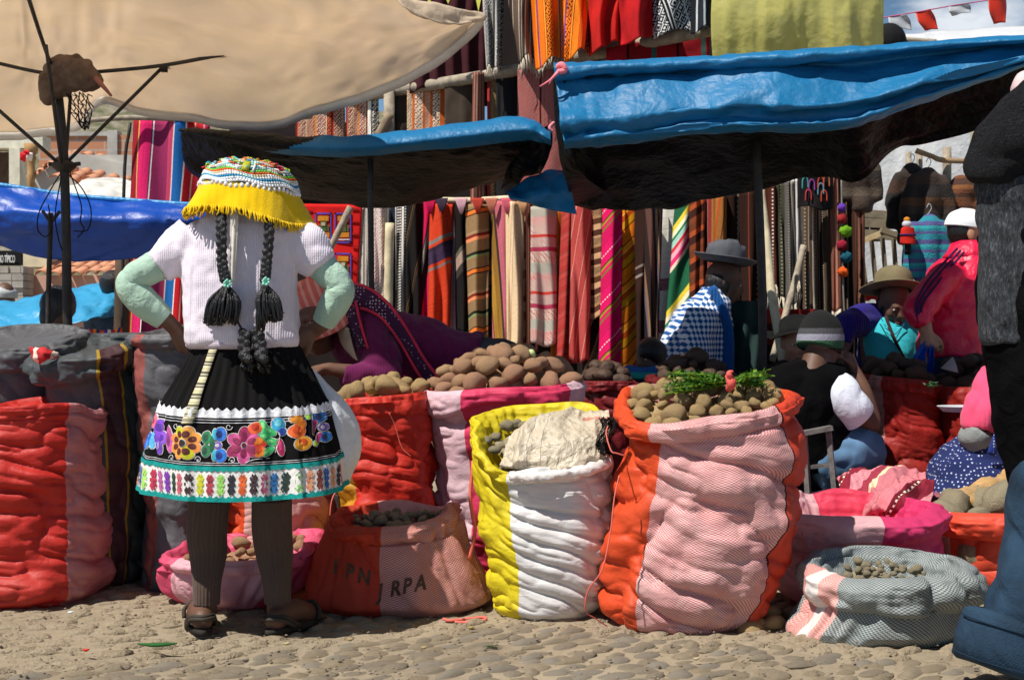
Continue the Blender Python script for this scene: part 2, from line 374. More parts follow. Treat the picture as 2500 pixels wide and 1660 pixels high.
def far_left():
    TILE = fab((.55, .26, .15), 'old clay roof tile', .9, .45, 3, 30, .4)
    hill = NB('dry hillside'); v = hill.coord('Object'); n = hill.noise(v, 1.1, 8, .7); hill.l(hill.ramp(n, [(.35, (.10, .12, .05)), (.5, (.24, .21, .13)), (.7, (.42, .38, .30))]), hill.b.inputs['Base Color']); hill.b.inputs['Roughness'].default_value = 1; hill.bump(n, 1, .4)
    xs = np.linspace(-40, 6, 70); ys = np.linspace(38, 90, 30); X, Y = np.meshgrid(xs, ys)
    Z = np.clip((Y - 38) * .42, 0, 13) + 1.6 * fbm(np.stack([X * .12, Y * .12, X * 0], -1), 3) + .5 * vn(np.stack([X, Y, X * 0], -1), 8); Z = np.where(Y < 39, -1, Z) * np.clip((8 - X) / 10, 0, 1)
    obj('hillside', np.stack([X, Y, Z], -1).reshape(-1, 3), grid_faces(30, 70), hill.m, kind='structure')
    # gabled house with tiled roof and brick wall behind
    Yb = 24.; bw = NB('orange hollow brick wall'); v = bw.coord('Object'); br = bw.n('TexBrick'); br.inputs['Scale'].default_value = 1; br.inputs['Brick Width'].default_value = .34; br.inputs['Row Height'].default_value = .17; br.inputs['Mortar Size'].default_value = .012
    br.inputs['Color1'].default_value = (.58, .25, .13, 1); br.inputs['Color2'].default_value = (.45, .19, .10, 1); br.inputs['Mortar'].default_value = (.42, .38, .33, 1)
    cc = bw.n('CombineXYZ'); s = bw.xyz(v); bw.l(s[0], cc.inputs[0]); bw.l(s[2], cc.inputs[1]); bw.l(cc.outputs[0], br.inputs[0]); bw.l(br.outputs[0], bw.b.inputs['Base Color']); bw.b.inputs['Roughness'].default_value = .95; bw.bump(br.outputs[1], -.5, .02)
    t = thing('brick_house', 'unplastered orange brick wall with a grey concrete pillar behind the tiled roofs', 'house', P(210, 480, Yb))
    def slab(name, px0, px1, py0, py1, Y, m, par, d=.3):
        a, b = P(px0, py0, Y), P(px1, py1, Y); V, F = box(((a.x + b.x) / 2, Y + d / 2, (a.z + b.z) / 2), (abs(b.x - a.x), d, abs(a.z - b.z))); return obj(name, V, F, m, par, smooth=False)
    slab('brick_wall', 95, 345, 330, 520, Yb, bw.m, t); CON = mat_wall((.45, .42, .38), 'grey concrete'); slab('concrete_pillar', 262, 286, 318, 520, Yb - .05, CON, t); slab('concrete_cap', 95, 262, 322, 332, Yb - .04, CON, t)
    t = thing('tiled_house', 'old adobe house whose two clay tiled roofs step up behind the blue tarpaulin', 'house', P(200, 600, 20))
    ADO = mat_wall((.50, .47, .42), 'pale stained adobe', 2)
    V, F = merge([box((X_(250, 19), 19.3, Z_(470, 19)), (1.5, .5, 1.1))]); obj('wall', V, F, ADO, t, smooth=False)
    a, b, c = P(50, 450, 19), P(182, 372, 19), P(360, 415, 19)
    V = np.array([a, b, c, P(360, 560, 19), P(50, 560, 19)] + [Vector(q) + Vector((0, 2.4, 0)) for q in (a, b, c, P(360, 560, 19), P(50, 560, 19))]); obj('gable', V, [(0, 1, 2, 3, 4), (5, 9, 8, 7, 6), (0, 5, 6, 1), (1, 6, 7, 2)], ADO, t, smooth=False)
    def sloped(p0, p1, rows, w, Y0, Y1, drop, seed):
        """tiles following a roof edge that descends across the view"""
        p0, p1 = P(*p0, Y0), P(*p1, Y0); n = int((p1 - p0).length / w)
        th = np.linspace(0, PI, 7); l = drop
        V = [(math.cos(q) * r * w, -tt * l, math.sin(q) * r * w * .8) for tt, r in ((0, .42), (1, .54)) for q in th]
        me = mesh_from(np.array(V), [(k, k + 1, 8 + k, 7 + k) for k in range(6)], 'roof_tile'); me.materials.append(TILE); base = WL[t.name]; rr = random.Random(seed)
        for r in range(rows):
            for i in range(n):
                o = bpy.data.objects.new('roof_tile', me); link(o, t); q = p0.lerp(p1, (i + .5) / n)
                o.location = q + Vector((0, -r * l * .9, -r * l * .32 + rr.uniform(-.01, .01))) - base; o.rotation_euler = (.35, -math.atan2((p1 - p0).z, (p1 - p0).x), rr.uniform(-.06, .06))
    sloped((180, 370), (345, 402), 3, .17, 19.9, 0, .26, 1); sloped((48, 452), (180, 370), 2, .17, 19.4, 0, .26, 2)
    sloped((165, 408), (330, 440), 3, .17, 18.6, 0, .26, 3)
    # near pink wall with tile coping
    t = thing('pink_house', 'pink plastered wall with a clay tile eave below the blue tarpaulin', 'house', P(180, 800, 14))
    slab('wall', 56, 330, 672, 900, 14, mat_wall((.62, .38, .30), 'pink plaster', 2), t); slab('cream_band', 52, 118, 612, 652, 13.98, mat_wall((.72, .62, .42), 'cream plaster'), t)
    tiles(t, X_(110, 14), X_(335, 14), 14.9, Z_(622, 14.9), 13.75, Z_(676, 13.75), .125, 4, TILE, 4)
    t = thing('stone_house', 'grey stone block corner under the black shop sign at the left edge', 'house', P(20, 900, 13.8))
    ST = mat_wall((.40, .37, .33), 'grey stone block', 5); rr = random.Random(3)
    for r in range(9):
        x = -30
        while x < 56:
            w = rr.uniform(22, 34); w = min(w, 58 - x); slab('stone_block', x, x + w - 1.5, 650 + r * 18, 650 + r * 18 + 16.5, 13.6 - rr.uniform(0, .03), ST, t); x += w
            if w < 8: break
    slab('mortar_core', -30, 57, 650, 900, 13.75, mat_wall((.3, .28, .25), 'dark mortar'), t)
    # shop sign
    t = thing('shop_sign', 'black sign board with white capital letters at the left edge', 'sign', P(10, 650, 13.3)); slab('board', -60, 52, 612, 648, 13.3, BLK, t, .05)
    cu = bpy.data.curves.new('letters', 'FONT'); cu.body = 'NO TÍPICO'; cu.size = .105; cu.extrude = .004; cu.align_x = 'RIGHT'; to = bpy.data.objects.new('l', cu); C.objects.link(to); bpy.context.view_layer.update()
    me = bpy.data.meshes.new_from_object(to.evaluated_get(bpy.context.evaluated_depsgraph_get())); bpy.data.objects.remove(to); me.materials.append(fab((.8, .8, .78), 'white paint')); me.transform(Matrix.Diagonal((.33, 1, 1, 1)))
    o = bpy.data.objects.new('letters', me); link(o, t); o.location = P(37, 641, 13.27) - WL[t.name]; o.rotation_euler = (PI / 2, 0, math.radians(-1))
    # cream porch with wooden post
    t = thing('cream_porch', 'cream porch pillar beside a dark doorway at the left edge', 'porch', P(20, 560, 17)); CR = mat_wall((.74, .70, .55), 'cream plaster')
    slab('pillar', 22, 48, 362, 560, 17, CR, t); slab('dark_doorway', -40, 22, 372, 560, 17.3, fab((.10, .06, .04), 'dark door wood'), t); slab('beam', -60, 104, 330, 362, 17.1, CR, t)
    V, F = rings([(P(76, y, 16.6), r, r) for y, r in ((560, .04), (440, .045), (430, .06), (425, .045), (395, .05), (385, .065), (380, .05), (372, .08), (352, .09))], 14); obj('turned_wooden_post', V, F, fab((.42, .24, .10), 'carved wood'), t)
    rib = thing('festive_ribbon', 'red and white ribbon tied to the wooden porch post', 'ribbon', P(66, 378, 16.4))
    for k, (dx, dy, c) in enumerate(((0, 0, (.7, .02, .03)), (8, 10, (.8, .8, .8)), (-8, 12, (.7, .02, .03)))):
        V, F, uv, G = patch([[(58 + dx, 366 + dy / 2, 16.4), (72 + dx, 370 + dy / 2, 16.3)], [(56 + dx, 378 + dy, 16.4), (70 + dx, 384 + dy, 16.45)]], 6, 6); solidify(obj('ribbon_loop', V, F, fab(c, 'ribbon'), rib), .01)
    # pale tent behind
    V, F, uv, G = patch([[(130, 478, 12), (220, 440, 12.2), (360, 443, 12)], [(125, 500, 11.6), (220, 462, 11.6), (360, 462, 11.6)], [(125, 520, 11.3), (230, 500, 11.3), (360, 500, 11.3)]], 40, 20, lambda u, w: .03 * vn(np.stack([u * 9, w * 5, u * 0], -1), 2))
    solidify(obj('white_canopy', V, F, fab((.75, .72, .66), 'white canvas', trans=.2), None, label='off-white canvas canopy sagging in front of the tiled house', cat='canopy'), .01)
far_left()
# ------------------------------------------------------------ stall frames and tarpaulins
def tarp_mat(col, name, trans=.0, rough=.42, bs=.24, stain=None, spec=.5, sm=.8):
    b = NB(name); v = b.coord('Object'); c = srgb(col); n = b.noise(v, 3, 6, .6, .8); n2 = b.noise(v, 16, 4, .6, .5)
    col_ = b.mix(b.map(n, .3, .7, 0, .5), c, tuple(x * .72 for x in c[:3]) + (1,))
    if stain: col_ = b.mix(b.map(b.noise(v, 1.6, 6, .7), .45, .72, 0, .45), col_, srgb(stain))
    b.l(col_, b.b.inputs['Base Color']); b.b.inputs['Roughness'].default_value = rough; b.b.inputs['Specular IOR Level'].default_value = spec
    rg = b.math('ABSOLUTE', b.math('SUBTRACT', b.noise(v, 7, 3, .55, .25), .5)); rg2 = b.math('ABSOLUTE', b.math('SUBTRACT', b.noise(v, 19, 2, .5, .2), .5))
    b.bump(n2, bs * .35, .008, b.bump(b.math('ADD', rg, b.math('MULTIPLY', rg2, .4)), bs * 1.1, .07))
    if trans:
        t = b.n('BsdfTranslucent'); b.l(col_, t.inputs[0]); m = b.n('MixShader'); m.inputs[0].default_value = trans
        b.l(b.b.outputs[0], m.inputs[1]); b.l(t.outputs[0], m.inputs[2]); b.l(m.outputs[0], b.out.inputs[0])
    return b.m
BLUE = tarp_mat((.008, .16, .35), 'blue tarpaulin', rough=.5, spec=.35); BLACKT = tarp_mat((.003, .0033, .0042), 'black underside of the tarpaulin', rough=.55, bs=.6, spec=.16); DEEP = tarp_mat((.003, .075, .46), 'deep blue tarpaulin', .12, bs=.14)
def cyl(name, pts, r, mat, parent=None, n=10, **k):
    V, F = tube(pts, r, n); return obj(name, V, F, mat, parent, **k)
def umbrella():
    t = thing('market_umbrella', 'big tan canvas market umbrella on a dark steel pole at upper left', 'umbrella', (X_(172, 5.9), 5.9, 0))
    c = [[(-300, 330, 6.4), (0, 320, 6.5), (120, 312, 6.55), (185, 303, 6.6), (238, 236, 6.9), (340, 258, 6.75), (600, 301, 6.4), (760, 268, 6.1), (920, 212, 5.6), (1060, 140, 5.15), (1181, 44, 4.75)],
         [(-300, 240, 6.2), (0, 225, 6.2), (100, 205, 6.1), (150, 190, 6.0), (240, 180, 6.2), (340, 185, 6.2), (600, 222, 6.05), (760, 195, 5.8), (920, 150, 5.4), (1060, 100, 5.05), (1181, 42, 4.74)],
         [(-300, 150, 5.9), (0, 140, 5.9), (80, 130, 5.85), (150, 125, 5.85), (240, 120, 5.85), (340, 125, 5.85), (600, 140, 5.7), (760, 120, 5.5), (920, 85, 5.15), (1060, 60, 4.9), (1180, 40, 4.72)],
         [(-300, 20, 5.3), (0, 10, 5.3), (70, 0, 5.3), (150, 10, 5.3), (240, 10, 5.3), (340, 12, 5.3), (600, 30, 5.15), (760, 25, 5.0), (900, 15, 4.85), (1020, 20, 4.75), (1176, 38, 4.71)],
         [(-300, -170, 4.7), (0, -170, 4.7), (70, -170, 4.7), (150, -170, 4.7), (240, -170, 4.7), (340, -170, 4.7), (560, -150, 4.6), (700, -120, 4.55), (820, -70, 4.52), (960, -8, 4.55), (1174, 37, 4.7)]]
    m = tarp_mat((.97, .84, .67), 'tan sun-stained canvas', .60, .85, .08, (.88, .80, .74))
    V, F, uv, G = patch(c, 150, 80, lambda u, w: .012 * vn(np.stack([u * 14, w * 3, u * 0], -1), 5) + .006 * vn(np.stack([u * 40, w * 12, u * 0], -1), 6))
    solidify(obj('canopy', V, F, m, t), .003)
    hem = G[:3]; lo = hem[0] + np.array([0, .03, -.034]); Vh = np.concatenate([hem[0], (hem[0] + lo) / 2 + np.array([0, -.012, 0]), lo]) + np.array([0, .004, .0])
    solidify(obj('hem', Vh, grid_faces(3, G.shape[1]), tarp_mat((.92, .88, .80), 'pale hem canvas', .55, .8, .06), t), .003)
    V, F, uv, _ = patch([[(960, -10, 4.53), (1060, 8, 4.6), (1186, 34, 4.7)], [(985, 22, 4.5), (1080, 45, 4.6), (1184, 44, 4.7)], [(1040, 50, 4.56), (1110, 62, 4.62), (1178, 52, 4.7)]], 30, 10, lambda u, w: .01 * vn(np.stack([u * 8, w * 3, u * 0], -1), 3))
    solidify(obj('folded_edge', V, F, tarp_mat((.82, .66, .48), 'pale folded canvas', .4, .8), t), .004)
    cyl('pole', [P(172, 1325, 5.9), P(165, 800, 5.9), P(157, 405, 5.9), P(140, 190, 5.9)], [.022, .022, .021, .018], STEEL, t)
    for k, pts in enumerate([[(132, 182, 5.88), (100, 90, 5.6), (58, -40, 5.1)], [(132, 182, 5.88), (70, 172, 5.9), (-60, 142, 5.9)], [(132, 182, 5.88), (250, 175, 5.95), (400, 160, 5.92), (548, 133, 5.72)]]):
        cyl('rib', [P(*q) for q in pts], .009, STEEL, t, 6)
    for a, b in (((155, 405, 5.88), (402, 160, 6.0)), ((150, 405, 5.88), (-70, 210, 5.7)), ((150, 400, 5.84), (112, 110, 5.62)), ((160, 400, 5.9), (172, 235, 6.0))): cyl('strut', [P(*a), P(*b)], .0085, STEEL, t, 6)
    V, F = box(P(400, 164, 5.99), (.03, .03, .045)); obj('strut_bracket', V, F, STEEL, t)
    V, F = merge([rings([(P(156, y, 5.9), r, r) for y, r in ((392, .03), (400, .055), (408, .055), (420, .03))], 14)] + [bar(P(156, 405, 5.9), P(156 + dx, 400, 5.9 + dy), .016) for dx, dy in ((40, 0), (-38, -.02), (0, -.07))]); obj('collar', V, F, STEEL, t)
    V, F = remesh([ball(P(150, 185, 5.85), (.07, .07, .10), 14), ball(P(185, 178, 5.82), (.09, .08, .08), 14), ball(P(118, 205, 5.84), (.03, .05, .10), 12), ball(P(215, 192, 5.83), (.06, .05, .06), 12)], .008, 2, lambda v: .02 * (np.abs(vn(v * 14, 3)) - .3) + .008 * vn(v * 40, 5))
    obj('tied_cloth_bundle', V, F, fab((.15, .10, .07), 'dusty brown cloth', .9, .5, 14, wr=.5), t)
    cyl('loose_tie', [P(232, 190, 5.8), P(255, 215, 5.8), P(272, 235, 5.8)], [.014, .01, .006], fab((.35, .14, .10), 'faded strap'), t, 6)
    bl = thing('net_bag', 'black knotted net bag hanging under the hub of the tan umbrella', 'net', P(200, 310, 5.8)); th = []
    for i in range(9):
        for j in range(8):
            def q(i, j): f = j / 8; return P(162 + (i / 9) * 62 * (1 - .72 * f ** 2) + 38 * f ** 1.5 + 4 * math.sin(i * 2 + j), 228 + j * 11 + 3 * math.sin(i + j * 2), 5.8 + .05 * math.sin(i / 9 * 6))
            th += [bar(q(i, j), q(i + 1 - 2 * (j % 2) if j % 2 == 0 or i else 0, j + 1), .0035), bar(q(i, j), q(i, j + 1), .003)]
    V, F = merge(th); obj('netting', V, F, BLK, bl)
    for k, pts in enumerate([[(150, 420), (120, 470), (95, 520), (92, 560), (110, 578), (125, 560), (118, 500)], [(165, 425), (200, 460), (222, 510), (215, 560), (180, 565)], [(170, 420), (198, 500), (196, 540), (205, 560), (190, 580)], [(150, 430), (135, 520), (142, 580), (152, 612)]]):
        cyl('hanging_cord', [P(a, b, 5.85) for a, b in pts], .003, BLK, t, 5)
    t2 = thing('thin_pole', 'thin black forked pole just left of the umbrella pole', 'pole', (X_(118, 5.95), 5.95, 0)); cyl('shaft', [P(114, 1320, 5.95), P(117, 800, 5.95), P(124, 520, 5.95)], .012, STEEL, t2)
    for e in ((104, 515), (146, 516)): cyl('fork', [P(124, 545, 5.95), P(*e, 5.95)], .008, STEEL, t2, 6)
umbrella()
def tarps():
    # deep blue tarpaulin on the left
    V, F, uv, G = patch([[(-120, 440, 7.3), (0, 452, 7.3), (160, 476, 7.3), (320, 490, 7.3), (470, 500, 7.3), (560, 500, 7.4)],
        [(-120, 510, 7.15), (0, 525, 7.15), (160, 540, 7.12), (320, 545, 7.15), (470, 548, 7.2), (560, 545, 7.3)],
        [(-120, 580, 7.3), (0, 605, 7.3), (120, 628, 7.3), (220, 636, 7.3), (400, 622, 7.3), (560, 590, 7.4)]], 110, 40, lambda u, w: .02 * vn(np.stack([u * 6, w * 5, u * 0], -1), 2) + .008 * vn(np.stack([u * 20, w * 10, u * 0], -1), 4))
    t = thing('blue_tarpaulin', 'deep blue tarpaulin hung as a screen behind the umbrella pole', 'tarp', P(200, 640, 7.3)); solidify(obj('sheet', V, F, DEEP, t), .004)
    V, F = tube([P(-120, 440, 7.3), P(0, 452, 7.3), P(160, 476, 7.3), P(320, 490, 7.3), P(470, 500, 7.3), P(560, 500, 7.4)], .014, 8); obj('rolled_top_edge', V, F, tarp_mat((.03, .28, .62), 'light blue tarpaulin'), t)
    V, F, uv, G = patch([[(-120, 745, 8.6), (0, 738, 8.6), (130, 715, 8.6), (230, 695, 8.6), (300, 672, 8.6)], [(-120, 760, 8.2), (0, 765, 8.2), (130, 750, 8.2), (230, 735, 8.2), (300, 725, 8.3)], [(-120, 830, 7.9), (0, 830, 7.9), (130, 812, 7.9), (215, 775, 7.9), (300, 768, 8.2)]], 60, 30, lambda u, w: .02 * vn(np.stack([u * 9, w * 4, u * 0], -1), 2) + .01 * vn(np.stack([u * 22, w * 12, u * 0], -1), 4))
    solidify(obj('low_blue_tarpaulin', V, F, tarp_mat((.04, .33, .58), 'sky blue plastic sheet'), None, label='sky blue plastic sheet sagging low behind the dark sacks at the left edge', cat='tarp'), .004)
    # small middle tarpaulin
    t = thing('blue_tarpaulin', 'small sagging tarpaulin, blue above and black below, behind the yellow-fringed hat', 'tarp', P(860, 520, 6.4))
    # sheet: rolled front edge, then dark underside sagging back
    r0 = [(436, 318, 6.2), (560, 345, 6.0), (700, 372, 5.95), (850, 378, 5.9), (1000, 368, 5.9), (1150, 352, 5.9), (1285, 338, 5.9), (1345, 352, 5.9)]
    c = [r0, [(440, 350, 6.3), (560, 385, 6.15), (700, 400, 6.1), (850, 405, 6.1), (1000, 395, 6.1), (1150, 385, 6.1), (1285, 385, 6.1), (1335, 395, 6.05)],
         [(450, 395, 6.5), (560, 440, 6.5), (700, 450, 6.5), (850, 455, 6.5), (1000, 440, 6.5), (1150, 425, 6.5), (1270, 425, 6.4), (1310, 430, 6.3)],
         [(490, 450, 6.8), (580, 475, 6.9), (700, 486, 6.9), (820, 500, 6.9), (950, 515, 6.9), (1080, 478, 6.9), (1200, 450, 6.8), (1260, 438, 6.6)]]
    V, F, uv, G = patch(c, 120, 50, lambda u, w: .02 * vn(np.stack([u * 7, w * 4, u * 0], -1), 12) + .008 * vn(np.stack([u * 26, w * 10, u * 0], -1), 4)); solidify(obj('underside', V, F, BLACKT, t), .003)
    up = [[(p[0], p[1] - d, p[2] - e) for p, d in zip(r0, (4, 24, 40, 46, 50, 54, 50, 28))] for e in (0,)]
    V, F, uv, G = patch([[(a[0], a[1] + 12, a[2] + .02) for a in r0], [(a[0], a[1] - 10, a[2] - .06) for a in up[0]], [(a[0], a[1] - 8 + 6, a[2] + .12) for a in up[0]]], 110, 24, lambda u, w: .006 * vn(np.stack([u * 24, w * 3, u * 0], -1), 3))
    V, F, uv, G = patch([[(a[0], a[1] + 4, a[2] - .02) for a in r0], [(a[0], (a[1] + b[1]) / 2 + 3, a[2] - .09) for a, b in zip(r0, up[0])], [(b[0], b[1], b[2]) for b in up[0]], [(b[0], b[1] + 8, b[2] + .25) for b in up[0]]], 110, 30, lambda u, w: .006 * vn(np.stack([u * 24, w * 3, u * 0], -1), 3))
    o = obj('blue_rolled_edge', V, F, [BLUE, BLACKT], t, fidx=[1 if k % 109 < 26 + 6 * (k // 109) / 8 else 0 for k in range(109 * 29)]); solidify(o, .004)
    V, F, uv, G = patch([[(1290, 345, 5.95), (1348, 300, 5.95)], [(1240, 400, 6.1), (1346, 362, 6.0)], [(1225, 470, 6.3), (1300, 420, 6.2)]], 24, 20, lambda u, w: .02 * vn(np.stack([u * 4, w * 3, u * 0], -1), 3)); solidify(obj('hanging_corner', V, F, BLACKT, t), .003)
    V, F, uv, G = patch([[(1240, 468, 6.2), (1300, 430, 6.2), (1372, 412, 6.1)], [(1245, 485, 6.1), (1320, 470, 6.0), (1392, 450, 6.0)], [(1265, 495, 6.1), (1330, 510, 6.0), (1408, 524, 6.0)]], 40, 24, lambda u, w: .018 * vn(np.stack([u * 5, w * 4, u * 0], -1), 9)); solidify(obj('loose_blue_flap', V, F, BLUE, t), .003)
    cyl('corner_tie', [P(1352, 300, 5.9), P(1342, 312, 5.88), P(1350, 322, 5.88)], .008, fab((.75, .25, .3), 'pink plastic string'), t, 6)
    cyl('tarp_pole', [P(908, 1325, 6.0), P(908, 900, 6.0), P(904, 385, 6.0)], .014, STEEL, None, label='straight dark pole holding up the small middle tarpaulin', cat='pole')
    # large right tarpaulin
    t = thing('blue_tarpaulin', 'large blue tarpaulin with black underside sagging over the right half of the stalls', 'tarp', P(1900, 400, 5.5))
    top = [(1352, 164, 5.5), (1500, 158, 5.45), (1700, 148, 5.4), (1900, 135, 5.3), (2100, 122, 5.25), (2300, 108, 5.2), (2560, 92, 5.1)]
    bot = [(1378, 356, 5.42), (1520, 345, 5.38), (1700, 320, 5.32), (1880, 316, 5.25), (2060, 308, 5.22), (2250, 245, 5.2), (2520, 150, 5.15)]
    def mid(f, dy, dY): return [(a[0] * (1 - f) + b[0] * f, a[1] * (1 - f) + b[1] * f + dy, a[2] * (1 - f) + b[2] * f + dY) for a, b in zip(top, bot)]
    V, F, uv, G = patch([mid(0, 6, .10), mid(0, -8, .02), mid(0, 0, -.07), mid(.10, 4, -.05), mid(.17, 0, .04), mid(.30, 0, -.02), mid(.62, 8, -.10), mid(.80, 6, -.02), mid(.90, 4, -.06), mid(1, 0, .0), mid(1, 8, .05)], 180, 90,
        lambda u, w: (.045 * fbm(np.stack([u * 4 + w * .5, w * 4.5, u * 0], -1), 22) + .035 * (np.abs(vn(np.stack([u * 9, w * 9 + u * 3, u * 0], -1), 25)) - .3)) * np.clip((w - .2) * 4, 0, 1) * np.clip((1.02 - w) * 3, .0, 1) + .004 * vn(np.stack([u * 40, w * 20, u * 0], -1), 7) - .035 * np.exp(-((w - .62 - .22 * u) / .05) ** 2) * np.clip((.6 - u) * 4, 0, 1))
    solidify(obj('front_flap', V, F, BLUE, t), .004)
    c = [[(1352, 176, 5.5), (1500, 165, 5.5), (1700, 155, 5.45), (1900, 140, 5.4), (2100, 128, 5.35), (2300, 114, 5.3), (2560, 96, 5.2)],
         [(1360, 300, 5.75), (1500, 290, 5.75), (1700, 280, 5.75), (1900, 275, 5.7), (2100, 262, 5.6), (2300, 220, 5.5), (2560, 150, 5.4)],
         [(1368, 400, 6.1), (1500, 400, 6.1), (1700, 395, 6.1), (1900, 380, 6.0), (2100, 345, 5.8), (2300, 290, 5.65), (2560, 200, 5.45)],
         [(1400, 498, 6.45), (1500, 502, 6.5), (1700, 497, 6.5), (1900, 455, 6.3), (2110, 392, 5.95), (2290, 350, 5.75), (2560, 255, 5.5)]]
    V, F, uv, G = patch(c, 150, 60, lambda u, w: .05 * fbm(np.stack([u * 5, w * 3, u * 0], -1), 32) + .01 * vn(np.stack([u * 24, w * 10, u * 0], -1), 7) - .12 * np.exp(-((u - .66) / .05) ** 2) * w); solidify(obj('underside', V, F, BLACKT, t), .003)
    V, F, uv, G = patch([[(1350, 172, 5.5), (1380, 190, 5.46)], [(1356, 300, 5.55), (1382, 320, 5.48)], [(1378, 430, 5.7), (1420, 420, 5.6)], [(1402, 500, 6.4), (1480, 470, 6.3)]], 10, 30); solidify(obj('left_side', V, F, BLACKT, t), .003)
    st = fab((.8, .22, .26), 'pink plastic string')
    V, F = merge([tube([P(1362, 164, 5.42), P(1372, 158, 5.4), P(1380, 172, 5.4), P(1366, 176, 5.4)], .012, 7), tube([P(1366, 172, 5.4), P(1345, 195, 5.4), P(1318, 212, 5.42)], [.009, .006, .003], 6), tube([P(1364, 176, 5.4), P(1350, 190, 5.38), P(1340, 208, 5.4)], [.006, .005, .002], 6)]); obj('pink_knot', V, F, st, t)
    cyl('tarp_pole', [P(1850, 1310, 5.95), P(1862, 800, 5.95), P(1846, 330, 5.95)], .02, STEEL, None, label='thick dark pole under the large blue tarpaulin beside the grey hat', cat='pole')
tarps()
# ------------------------------------------------------------ textile stall
def WY(px): return 8.9 + (px - 700) / (1760 - 700) * (7.4 - 8.9)          # the rack runs obliquely towards us
def tex(label, px0, px1, top, bot, mat, bx=None, dY=0, fold=.02, nf=1.0, name='hanging_textile', cat='textile', seed=None, fringe=None, Y=None, nu=26, nv=36, group='textiles hanging on the stall rack', parent=None, wav=.006):
    Yc = (Y or WY((px0 + px1) / 2)) + dY; bx = bx or (px0, px1); s = seed if seed is not None else int(px0 + (top if np.isscalar(top) else top[0]))
    u = np.linspace(0, 1, nu); v = np.linspace(0, 1, nv); U, W = np.meshgrid(u, v)
    xa = px0 + (bx[0] - px0) * W; xb = px1 + (bx[1] - px1) * W; px = xa + (xb - xa) * U
    tp = top if np.isscalar(top) else top[0] + (top[1] - top[0]) * U; bt = bot if np.isscalar(bot) else bot[0] + (bot[1] - bot[0]) * U
    py = tp + (bt - tp) * W + 5 * np.sin(U * 7 + s) * W ** 3
    ph = vn(np.stack([W * 1.3, W * 0 + s, W * 0], -1), 4) * 2.5 + s
    yy = Yc + fold * np.sin(U * 2 * PI * nf + ph) * (.5 + .5 * W) - fold * 2.2 * np.sin(PI * U) ** .6 + wav * vn(np.stack([U * 5, W * 4, W * 0 + s], -1), 5)
    x = (px - 1250) / FPX * Yc; z = EYE - (py - 830) / FPX * Yc; V = np.stack([x, yy, z], -1)
    wm, hm = abs(xb[0, 0] - xa[0, 0]) / FPX * Yc, (np.max(bt) - np.min(tp)) / FPX * Yc
    o = obj(name if parent is None else 'cloth', V.reshape(-1, 3), grid_faces(nv, nu), mat, parent, uv=grid_uv(u * max(wm, .02) * (1 + 2.2 * fold / max(wm, .05)), v * hm), label=label if parent is None else None, cat=cat if parent is None else None, group=group if parent is None else None); solidify(o, .004)
    if fringe and parent is not None or fringe:
        rr = random.Random(s); th = []
        for k in range(16):
            f = (k + .5) / 16; j = min(nu - 1, int(f * nu)); p = V[-1, j]; l = fringe * rr.uniform(.6, 1.2)
            th.append(tube([p, p + np.array([rr.uniform(-.01, .01), 0, -l * .5]), p + np.array([rr.uniform(-.02, .02), rr.uniform(-.01, .01), -l])], [.004, .003, .0015], 4, 3))
        Vf, Ff = merge(th); base = np.array(o.location) if parent is None else np.array(WL[parent.name])
        if parent is None: WL[o.name] = Vector(base); obj('fringe', Vf, Ff, fab((.5, .44, .34), 'wool fringe'), o, kind='stuff')
        else: obj('fringe', Vf, Ff, fab((.5, .44, .34), 'wool fringe'), parent, kind='stuff')
    return o
D = math.radians
